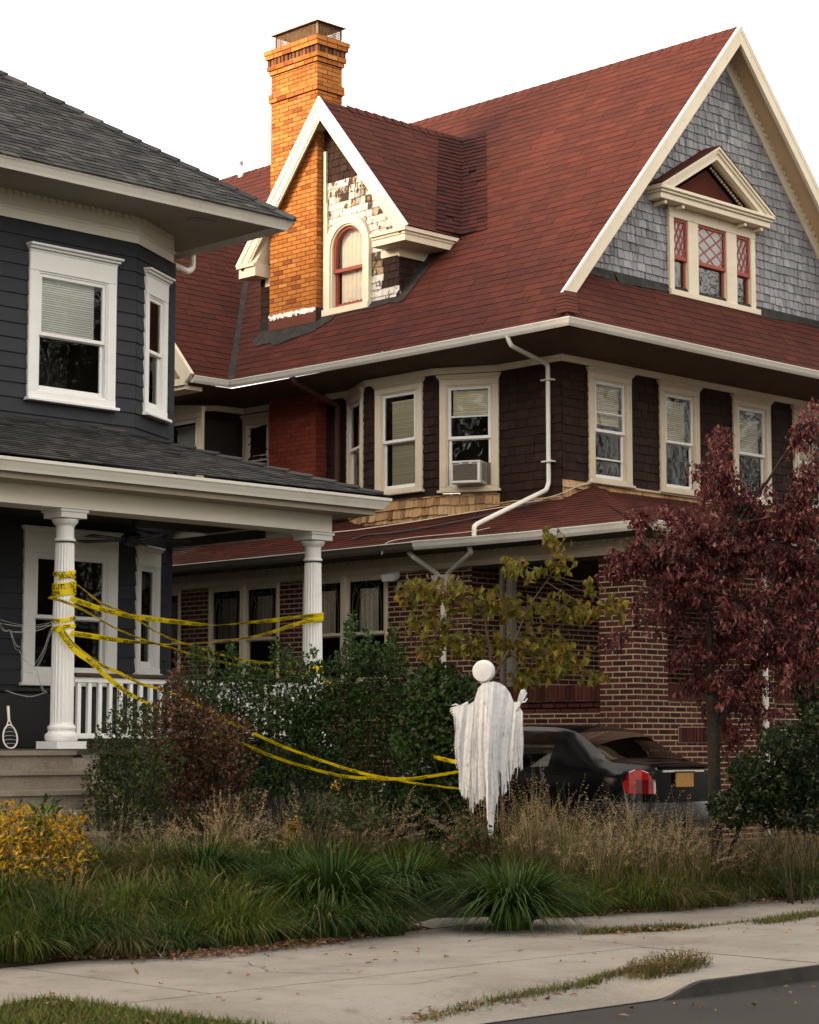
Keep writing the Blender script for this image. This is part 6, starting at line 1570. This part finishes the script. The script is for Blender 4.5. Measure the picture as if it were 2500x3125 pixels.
shrub('hedge_shrub', 'dark green shrub with top shoots before the leaded windows, right of the right column', sprigs([(1260, 2150, 70, 110, .7), (970, 2220, 60, 110, .5), (1220, 2420, 120, 90, .9), (1100, 2420, 90, 70, .5), (1030, 2110, 110, 100, 1), (1150, 2090, 120, 110, 1.1), (1060, 2240, 150, 140, 1.6), (1200, 2220, 130, 140, 1.4), (1000, 2330, 110, 90, .8), (1080, 2010, 60, 45, .3), (1180, 2010, 70, 50, .4)], [(1065, 1960), (1075, 1910), (1120, 1965), (955, 2020), (925, 2040), (1200, 1955)]), 21.8, hb(1090, 21.8), ['lf_hedge', 'lf_hedge', 'lf_hedge', 'lf_hedge2'], 8600, (.03, .08), (.02, .044), dep=.5)
shrub('hedge_shrub', 'yellowish green broad leaved shrub directly left of the ghost', [(1330, 2110, 90, 90, 1), (1370, 2230, 90, 130, 1.5), (1280, 2260, 90, 120, 1), (1410, 2140, 60, 80, .5), (1390, 2380, 80, 70, .5), (1330, 2450, 110, 80, .8), (1470, 2300, 70, 120, .6)], 21.3, hb(1350, 21.3), ['lf_hedge2', 'lf_hedge', 'lf_hedge'], 5200, (.05, .085), (.038, .06), dep=.4)
shrub('nandina_shrub', 'shrub turning dark red crossed by the sagging caution tapes', [(560, 2190, 120, 60, 1), (520, 2260, 110, 80, 1), (610, 2300, 150, 80, 1.3), (660, 2400, 100, 60, .7), (690, 2240, 80, 60, .5), (540, 2110, 45, 50, .25), (545, 2045, 18, 60, .08), (720, 2330, 70, 50, .4), (560, 2420, 130, 70, .9)], 20.5, hb(600, 20.5), ['lf_nandina', 'lf_nandina', 'lf_olive'], 5200, (.045, .08), (.018, .030), dep=.35)
shrub('olive_shrub', 'loose olive green shrub beside the concrete steps of the grey house', [(350, 2290, 80, 90, 1), (400, 2400, 110, 100, 1.3), (330, 2480, 90, 110, 1), (440, 2500, 100, 90, .9), (300, 2390, 45, 70, .35), (370, 2170, 40, 60, .2), (420, 2190, 60, 60, .4), (480, 2330, 80, 90, .7)], 19.6, hb(390, 19.6), ['lf_olive', 'lf_olive', 'lf_hedge'], 4300, (.03, .055), (.018, .034), dep=.35)
shrub('yellow_shrub', 'bright yellow leaved shrub in front of the concrete steps', [(60, 2550, 140, 75, 1.0), (150, 2545, 110, 55, .6), (40, 2640, 150, 80, 1.0), (200, 2610, 90, 70, .5), (-40, 2540, 90, 100, .7), (30, 2480, 60, 30, .2), (110, 2490, 60, 30, .16), (200, 2520, 60, 50, .2), (130, 2680, 130, 50, .5)], 17.5, hb(70, 17.5), ['lf_yellow', 'lf_yellow', 'lf_yellow', 'lf_yellow', 'lf_hedge2'], 3400, (.03, .065), (.018, .032), dep=.4)
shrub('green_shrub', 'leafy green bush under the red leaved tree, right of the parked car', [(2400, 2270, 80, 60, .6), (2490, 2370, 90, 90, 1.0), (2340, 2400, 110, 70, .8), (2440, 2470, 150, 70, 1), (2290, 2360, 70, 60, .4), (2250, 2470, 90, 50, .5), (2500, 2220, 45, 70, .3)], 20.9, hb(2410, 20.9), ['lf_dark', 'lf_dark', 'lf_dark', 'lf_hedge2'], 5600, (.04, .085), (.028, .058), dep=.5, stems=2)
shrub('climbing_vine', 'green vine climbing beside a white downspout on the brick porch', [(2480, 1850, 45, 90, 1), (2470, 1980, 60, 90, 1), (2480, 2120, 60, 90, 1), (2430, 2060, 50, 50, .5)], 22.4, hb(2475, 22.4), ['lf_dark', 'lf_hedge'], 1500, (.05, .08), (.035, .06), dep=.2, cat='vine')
shrub('weed', 'tall dark leafed weed standing alone before the yellow shrub', [(140, 2480, 30, 30, 1), (130, 2560, 35, 40, .8), (135, 2640, 25, 40, .5)], 17.2, hb(135, 17.2), ['lf_hedge'], 46, (.09, .14), (.03, .045), stems=3, dep=.1, cat='weed')
shrub('rust_shrub', 'small rust brown shrub at the foot of the ghost', [(1440, 2540, 60, 50, 1), (1400, 2590, 50, 40, .8), (1475, 2600, 60, 40, .8)], 19.5, hb(1440, 19.5), ['lf_nandina', 'lf_olive', 'lf_hedge'], 1300, (.03, .055), (.016, .03), dep=.2)
shrub('leafy_weed', 'low mixed green leafy plant below the hedge, among the dry grass', [(1000, 2480, 90, 60, 1), (1120, 2500, 80, 50, .8), (920, 2500, 50, 40, .4)], 20.0, hb(1030, 20.0), ['lf_olive', 'lf_hedge', 'lf_hedge2'], 1500, (.03, .06), (.016, .03), dep=.25)
shrub('leafy_weed', 'russet and olive plant under the red autumn shrub, left of the dry grass', [(680, 2480, 80, 50, 1), (580, 2500, 70, 45, .8), (760, 2460, 60, 50, .6)], 19.7, hb(670, 19.7), ['lf_nandina', 'lf_olive', 'lf_hedge2'], 1400, (.03, .06), (.014, .026), dep=.25)
shrub('goldenrod', 'little yellow flowering weed among the dry grass, left of the ghost', [(895, 2520, 30, 35, 1), (880, 2570, 25, 25, .6), (1030, 2400, 20, 22, .3)], 19.6, hb(890, 19.6), ['lf_yellow'], 150, (.02, .04), (.010, .018), dep=.12, cat='weed')

# --- strap leaved clumps along the sidewalk
def clump(label, x, D, Rm, Hm, n, w, m='gr_deep'):
    b = gpos(x, D); mb = MB()
    for i in range(n):
        az = rnd(0, 2 * pi); f = pr.random() ** .65; r = Rm * .16 * math.sqrt(pr.random()); L = Hm * (1.15 + .75 * f) * rnd(.75, 1.1)
        lean = (.12 + .95 * f) * Rm / L; dr = .12 + .78 * f * rnd(.85, 1.08)
        if i % 5 < 2: L = Rm * rnd(.7, 1.35); lean = rnd(.62, .86); dr = rnd(.80, 1.04)      # the skirt that falls back to the ground
        blade(mb, (b.x + r * cos(az), b.y + r * sin(az), b.z - .02), az + rnd(-.35, .35), L, w * rnd(.7, 1.2), lean, dr, 0, 7, rnd(-.10, .10))
    return tag(mb.build('daylily_clump', M[m]), label, 'plant')
clump('largest arching dark green strap leaved clump, left of the pale path slab', 1005, 17.75, .92, .74, 760, .024)
clump('dome of arching dark green leaves below the ghost, right of the pale path slab', 1560, 18.0, .86, .70, 950, .020)
clump('arching green clump between the two big domes, behind the pale path slab', 1235, 19.2, .80, .54, 520, .016)
clump('arching green clump in the second row, left of the largest sidewalk clump', 620, 18.4, .80, .56, 560, .016)
clump('low green strap leaved clump just behind the pale path slab', 1400, 20.2, .62, .46, 380, .014)
clump('smaller green strap leaved clump just behind the largest sidewalk clump', 860, 19.2, .7, .5, 420, .016)
# --- grass one cannot count: fine green mounds, tall straw, verge
def inpoly(x, y, P):
    c = False
    for i in range(len(P)):
        (x0, y0), (x1, y1) = P[i], P[i - 1]
        if (y0 > y) != (y1 > y) and x < (x1 - x0) * (y - y0) / (y1 - y0) + x0: c = not c
    return c
def scatter(P, n, mind=.0):
    xs_, ys_ = [p[0] for p in P], [p[1] for p in P]; out = []; tries = 0
    while len(out) < n and tries < 20000:
        x, y = rnd(min(xs_), max(xs_)), rnd(min(ys_), max(ys_)); tries += 1
        if inpoly(x, y, P) and (mind == 0 or all((x - a) ** 2 + (y - b) ** 2 > mind * mind for a, b in out)): out.append((x, y))
    return out
KEEP = [(gpos(1005, 18.0).x, gpos(1005, 18.0).y, .5), (gpos(1560, 18.2).x, gpos(1560, 18.2).y, .5), (gpos(70, 17.5).x, gpos(70, 17.5).y, .75), (13.45, 13.15, .50), (13.2, 12.9, .45), (13.6, 13.7, .30)]
def mounds(mb, spots, n, Lr, w, mats, wt):
    """hair-like domes: every blade rises, bends over and comes back to the ground"""
    for (x, y, s) in spots:
        if any((x - a) ** 2 + (y - b) ** 2 < c * c for a, b, c in KEEP): continue
        m_ = pr.choices(mats, wt)[0]; ph = rnd(0, 6.3)
        for i in range(int(n * s)):
            az = rnd(0, 2 * pi) if pr.random() < .72 else TH + pi + rnd(-1.3, 1.3); f = pr.random() ** .5; r = .22 * s * math.sqrt(pr.random()); px_, py_ = x + r * cos(az), y + r * sin(az)
            L = rnd(*Lr) * s; blade(mb, (px_, py_, gz(px_, py_) - .01), az + rnd(-.28, .28) + .35 * sin(az + ph), L, w * rnd(.7, 1.2), .14 + .70 * f, .28 + .68 * f * rnd(.88, 1.06), m_ if pr.random() < .965 else 2, 5, rnd(-.15, .15))
gm = MB()
A1 = [(6.8, 13.3), (8.2, 13.0), (9.6, 12.72), (12.3, 12.65), (12.9, 13.1), (12.9, 14.0), (12.4, 15.0), (9.4, 16.2), (6.8, 15.3)]
mounds(gm, [(x, y, rnd(.85, 1.3)) for x, y in scatter(A1, 80, .40)], 560, (.50, .72), .0070, [0, 1, 3], [6, 3, .6])
mounds(gm, [(x, y, rnd(.8, 1.1)) for x, y in scatter([(12.7, 13.9), (14.3, 13.6), (14.7, 14.5), (12.8, 14.8)], 14, .28)], 300, (.48, .66), .0075, [0, 1, 3], [5, 2, 1])
A2 = [(14.3, 12.75), (16, 12.6), (21.5, 12.6), (21.5, 14.0), (17.0, 14.0), (16.2, 15.0), (13.6, 15.8), (13.2, 15.0), (14.5, 14.2)]
mounds(gm, [(x, y, rnd(.75, 1.2)) for x, y in scatter(A2, 88, .28)], 280, (.45, .70), .0075, [0, 1, 3], [4, 2, 3])
A3 = [(12.6, 14.4), (14.4, 14.5), (14.0, 16.4), (11.5, 16.8), (10.6, 15.8)]
mounds(gm, [(x, y, rnd(.7, 1.1)) for x, y in scatter(A3, 36, .28)], 220, (.45, .7), .0075, [0, 1, 3], [4, 2, 3])
tag(gm.build('green_grass', [M['gr_green'], M['gr_deep'], M['gr_dry'], M['gr_mix']]), kind='stuff')
dm = MB()
def straw(spots, n, hr, lean, plume=.45, bias=None):
    for (x, y, s) in spots:
        b0 = rnd(0, 6.3) if bias is None else bias + rnd(-.5, .5)
        for i in range(int(n * s)):
            az = rnd(0, 2 * pi) if pr.random() < .55 else b0 + rnd(-.8, .8); f = pr.random(); r = .09 * s * math.sqrt(pr.random()); bx_, by_ = x + r * cos(az), y + r * sin(az)
            L = rnd(*hr) * s; ln = lean * (.15 + 1.2 * f); dr = .10 + .52 * f * rnd(.5, 1.1); cu = rnd(-.12, .12)
            p = (bx_, by_, gz(bx_, by_)); blade(dm, p, az, L, .0058, ln, dr, 0 if pr.random() < .30 else 2, 5, cu)
            if pr.random() < plume:
                dx, dy = cos(az), sin(az)
                for k in range(10):
                    t = .70 + .31 * k / 9; q = V((p[0] + dx * ln * L * t ** 1.25 - dy * cu * L * t * t, p[1] + dy * ln * L * t ** 1.25 + dx * cu * L * t * t, p[2] + L * (t - dr * t * t)))
                    for j in range(2): leaf(dm, q, V((dx * .6, dy * .6, .5)) + rvec() * .8, rvec(), rnd(.018, .038), rnd(.004, .008), .1, 1)
B1 = [(14.9, 13.2), (16.6, 12.9), (17.3, 13.0), (17.1, 14.0), (16.0, 14.6), (14.9, 14.2)]
straw([(x, y, rnd(.55, 1.15)) for x, y in scatter(B1, 34, .2)], 84, (.75, 1.20), .62, .32)
B2 = [(17.3, 12.75), (22, 12.7), (22, 13.8), (17.3, 13.9)]
straw([(x, y, rnd(.5, 1.1)) for x, y in scatter(B2, 40, .22)], 84, (.70, 1.15), .70, .32, bias=-.75)
B3 = [(12.2, 14.7), (14.3, 14.7), (14.5, 15.6), (13.4, 16.4), (11.6, 16.6), (11.2, 15.7)]
straw([(x, y, rnd(.6, 1.15)) for x, y in scatter(B3, 26, .26)], 76, (.55, .95), .66, .42)
B4 = [(8.6, 14.6), (11.5, 14.6), (11.6, 16.2), (10.0, 16.6)]
straw([(x, y, rnd(.6, 1.0)) for x, y in scatter(B4, 14)], 40, (.55, .9), .6)
straw([(x, y, rnd(.7, 1.0)) for x, y in scatter(A1, 4)], 8, (.5, .7), .7)
tag(dm.build('dry_grass', [M['gr_dry'], M['plume'], M['gr_mix']]), kind='stuff')
vm = MB()   # verge at the left, moss and weeds in the joints
for (x, y) in scatter(VGP, 9000): blade(vm, (x, y, .0), rnd(0, 6.3), rnd(.03, .085), .006, rnd(.2, .9), rnd(.1, .6), 0 if pr.random() < .72 else 1, 3)
def seam(P0, P1, n, wid, h, dens=1):
    for i in range(n):
        t = pr.random(); x = P0[0] + (P1[0] - P0[0]) * t + pr.gauss(0, wid); y = P0[1] + (P1[1] - P0[1]) * t + pr.gauss(0, wid * .6)
        blade(vm, (x, y, apron(x, y) - .004), rnd(0, 6.3), rnd(*h), .006, rnd(.2, .9), rnd(.1, .6), 0 if pr.random() < .38 else 1, 3)
p0, p1, p2 = pt(1800, 2850, Z=0), pt(2090, 2835, Z=0), pt(2500, 2790, Z=0)
seam(p0, p1, 1900, .08, (.03, .10)); seam(p1, p2, 600, .03, (.02, .06)); seam(pt(2330, 2820, Z=0), p2, 1100, .10, (.03, .10))
for (a, b, n) in (((1290, 3122), (1500, 3076), 350), ((1500, 3076), (1760, 3034), 700), ((1760, 3034), (1990, 2992), 1200), ((2010, 2985), (2090, 2990), 500)): seam(pt(*a, Z=-.09), pt(*b, Z=-.09), n, .06, (.02, .065))
tag(vm.build('verge_grass', [M['gr_green'], M['gr_mix']]), kind='stuff')
wm = MB()
for w_, q_ in ((pt(2030, 2962, Z=-.0), 1), (pt(1985, 2985, Z=-.02), .75), (pt(2085, 2950, Z=.0), .8)):
  w_.z = apron(w_.x, w_.y)
  for i in range(int(380 * q_)):
    az, r = rnd(0, 6.3), .30 * q_ * math.sqrt(pr.random()); f = r / .30; blade(wm, (w_.x + r * cos(az), w_.y + r * .7 * sin(az), w_.z - .01), az, rnd(.07, .19) * (1.1 - .4 * f), .006, rnd(.2, .7), rnd(.1, .4), 0, 4)
  for i in range(int(420 * q_)):
    az, r = rnd(0, 6.3), .32 * q_ * math.sqrt(pr.random()); leaf(wm, V((w_.x + r * cos(az), w_.y + r * .7 * sin(az), w_.z + rnd(.0, .14) * (1.2 - r / .32))), rvec() + V((0, 0, .4)), rvec(), rnd(.015, .03), rnd(.006, .012), .2, 1 if pr.random() < .4 else 2)
tag(wm.build('weed', [M['gr_mix'], M['litter'], M['lf_olive']]), 'scrubby weed sprouting from the broken sidewalk edge by the kerb', 'weed')
lm = MB()   # fallen leaves
def fallen(P0, P1, n, wid, z=.010):
    for i in range(n):
        t = pr.random(); x = P0[0] + (P1[0] - P0[0]) * t + pr.gauss(0, wid); y = P0[1] + (P1[1] - P0[1]) * t + pr.gauss(0, wid)
        d = V((rnd(-1, 1), rnd(-1, 1), rnd(-.1, .25))); leaf(lm, V((x, y, z + rnd(0, .02))), d, V((rnd(-.3, .3), rnd(-.3, .3), 1)), rnd(.03, .075), rnd(.02, .045), rnd(-.2, .3))
e1, e2, e3, e4 = pt(0, 2925, Z=0), pt(560, 2925, Z=0), pt(1000, 2880, Z=0), pt(1240, 2832, Z=0)
fallen(e1, e2, 340, .12); fallen(e2, e3, 460, .11); fallen(e3, e4, 330, .11); fallen(pt(1850, 2790, Z=0), pt(2500, 2742, Z=0), 300, .12); fallen(pt(1560, 2812, Z=0), pt(1900, 2788, Z=0), 90, .08)
fallen(pt(1240, 3122, Z=-.09), pt(1990, 2988, Z=-.09), 260, .09, -.07); fallen(pt(1900, 3000, Z=-.1), pt(2300, 2990, Z=-.1), 20, .15, -.09); fallen(pt(1800, 2850, Z=0), pt(2100, 2840, Z=0), 50, .10)
for (x, y) in scatter([(8.2, 9.8), (12, 9.8), (19, 10.6), (19, 12.6), (9, 12.7)], 120): fallen((x, y), (x, y), 1, .01, .006)
for (x, y) in scatter(VGP, 60): fallen((x, y), (x, y), 1, .01, .02)
for (x, y) in scatter([(10, 8.6), (16, 8.6), (14, 7.0), (11, 7.0)], 26): fallen((x, y), (x, y), 1, .01, -.09)
tag(lm.build('fallen_leaves', M['litter']), kind='stuff')
# --- tall trees across the street, behind the camera: seen as reflections in the window panes; nearer ones unseen, added to cut sky light
for k, (x, y, h) in enumerate(((33, -9, 15), (45, -7, 19), (57, -8, 21), (70, -6, 18), (22, -13, 13), (11, -14, 11), (0, -14, 10), (-12, -14, 10), (-24, -13, 11), (84, -4, 16), (-36, -10, 14), (23.0, 10.0, 10), (27.5, 10.0, 12), (.2, 11.8, 9), (-2.5, 14.5, 11), (2.4, 15.8, 9))):
    o = empty('offscreen_tree', (x, y, -.1), 'tall leafy tree out of view, reflected in window panes or added for shade', 'tree', 'trees across the road')
    tb, fb = MB(), MB(); T_ = limb(tb, (x, y, -.1), (x + .5, y, h * .55), .3, .16, .05)
    for j in range(22 if y < 0 else 34):
        sp_ = 1 if y < 0 else .62; c = V((x + rnd(-3.6, 3.6) * sp_, y + rnd(-3, 3) * sp_, h * rnd(.22 if y < 0 else .4, .92))); limb(tb, T_[len(T_) // 2 + pr.randrange(len(T_) // 2)], c, .09, .03, .08)
        for q in range(90 if y < 0 else 420): k_ = 1 if y < 0 else .36; leaf(fb, c + rvec() * rnd(.1, 1.9 if y < 0 else 1.5), rvec(), rvec(), rnd(.35, .6) * k_, rnd(.25, .42) * k_, .1)
    tb.build('trunk', M['bark'], o); fb.build('crown', M['lf_olive'], o)
# --- grey rock among the shrubs
mb = MB(); c = gpos(490, 19.2); n, m = 18, 10
for j in range(m + 1):
    for i in range(n):
        a, b = 2 * pi * i / n, pi / 2 * j / m; v = V((cos(a) * cos(b), sin(a) * cos(b), sin(b))); q = 1 + .22 * noise.noise(v * 1.7 + V((3, 1, 2))) + .07 * noise.noise(v * 5)
        mb.v.append((c.x + v.x * .17 * q, c.y + v.y * .15 * q, c.z - .03 + v.z * .36 * q))
for j in range(m):
    for i in range(n): mb.f.append((j * n + i, j * n + (i + 1) % n, (j + 1) * n + (i + 1) % n, (j + 1) * n + i)); mb.m.append(0)
tag(mb.build('garden_rock', mat('grey rock', (.17, .155, .145), .9, noise=(9, (.09, .08, .07), .7, .4, .7), bump=(30, .6, .01)), None, True), 'pale grey upright rock among the shrubs and green grass left of the ghost', 'rock')
# ================================================================= LIGHT
SUN_EL, SUN_AZ = rad(11), math.atan2(.42, -.91)      # low evening sun from the left and behind the houses
sd = V((cos(SUN_AZ) * cos(SUN_EL), sin(SUN_AZ) * cos(SUN_EL), sin(SUN_EL)))
w = bpy.data.worlds.new("World"); sc.world = w; w.use_nodes = True
N, L = w.node_tree.nodes, w.node_tree.links; bg = N['Background']
sky = N.new('ShaderNodeTexSky'); sky.sky_type = 'NISHITA'; sky.sun_disc = False; sky.sun_elevation = SUN_EL; sky.sun_rotation = pi / 2 - SUN_AZ
sky.air_density = 1.0; sky.dust_density = 4.0; sky.ozone_density = 1.0
hs = N.new('ShaderNodeHueSaturation'); hs.inputs['Saturation'].default_value = .22
mx = N.new('ShaderNodeMix'); mx.data_type = 'RGBA'; mx.inputs[0].default_value = .55; mx.inputs[7].default_value = (8.9, 8.25, 7.4, 1)   # bright haze over the whole sky
L.new(sky.outputs[0], hs.inputs['Color']); L.new(hs.outputs[0], mx.inputs[6]); L.new(mx.outputs[2], bg.inputs[0]); bg.inputs[1].default_value = .13
sun = bpy.data.objects.new('sun', bpy.data.lights.new('sun', 'SUN')); COL.objects.link(sun)
sun.data.energy = 2.0; sun.data.angle = rad(22); sun.data.color = (1.0, .70, .40)
sun.rotation_euler = (-sd).to_track_quat('-Z', 'Y').to_euler()
sc.view_settings.view_transform = 'Standard'; sc.view_settings.look = 'None'; sc.view_settings.gamma = 1
sc.view_settings.exposure = 1.75
sc.cycles.max_bounces = 6; sc.cycles.diffuse_bounces = 3; sc.cycles.transparent_max_bounces = 8
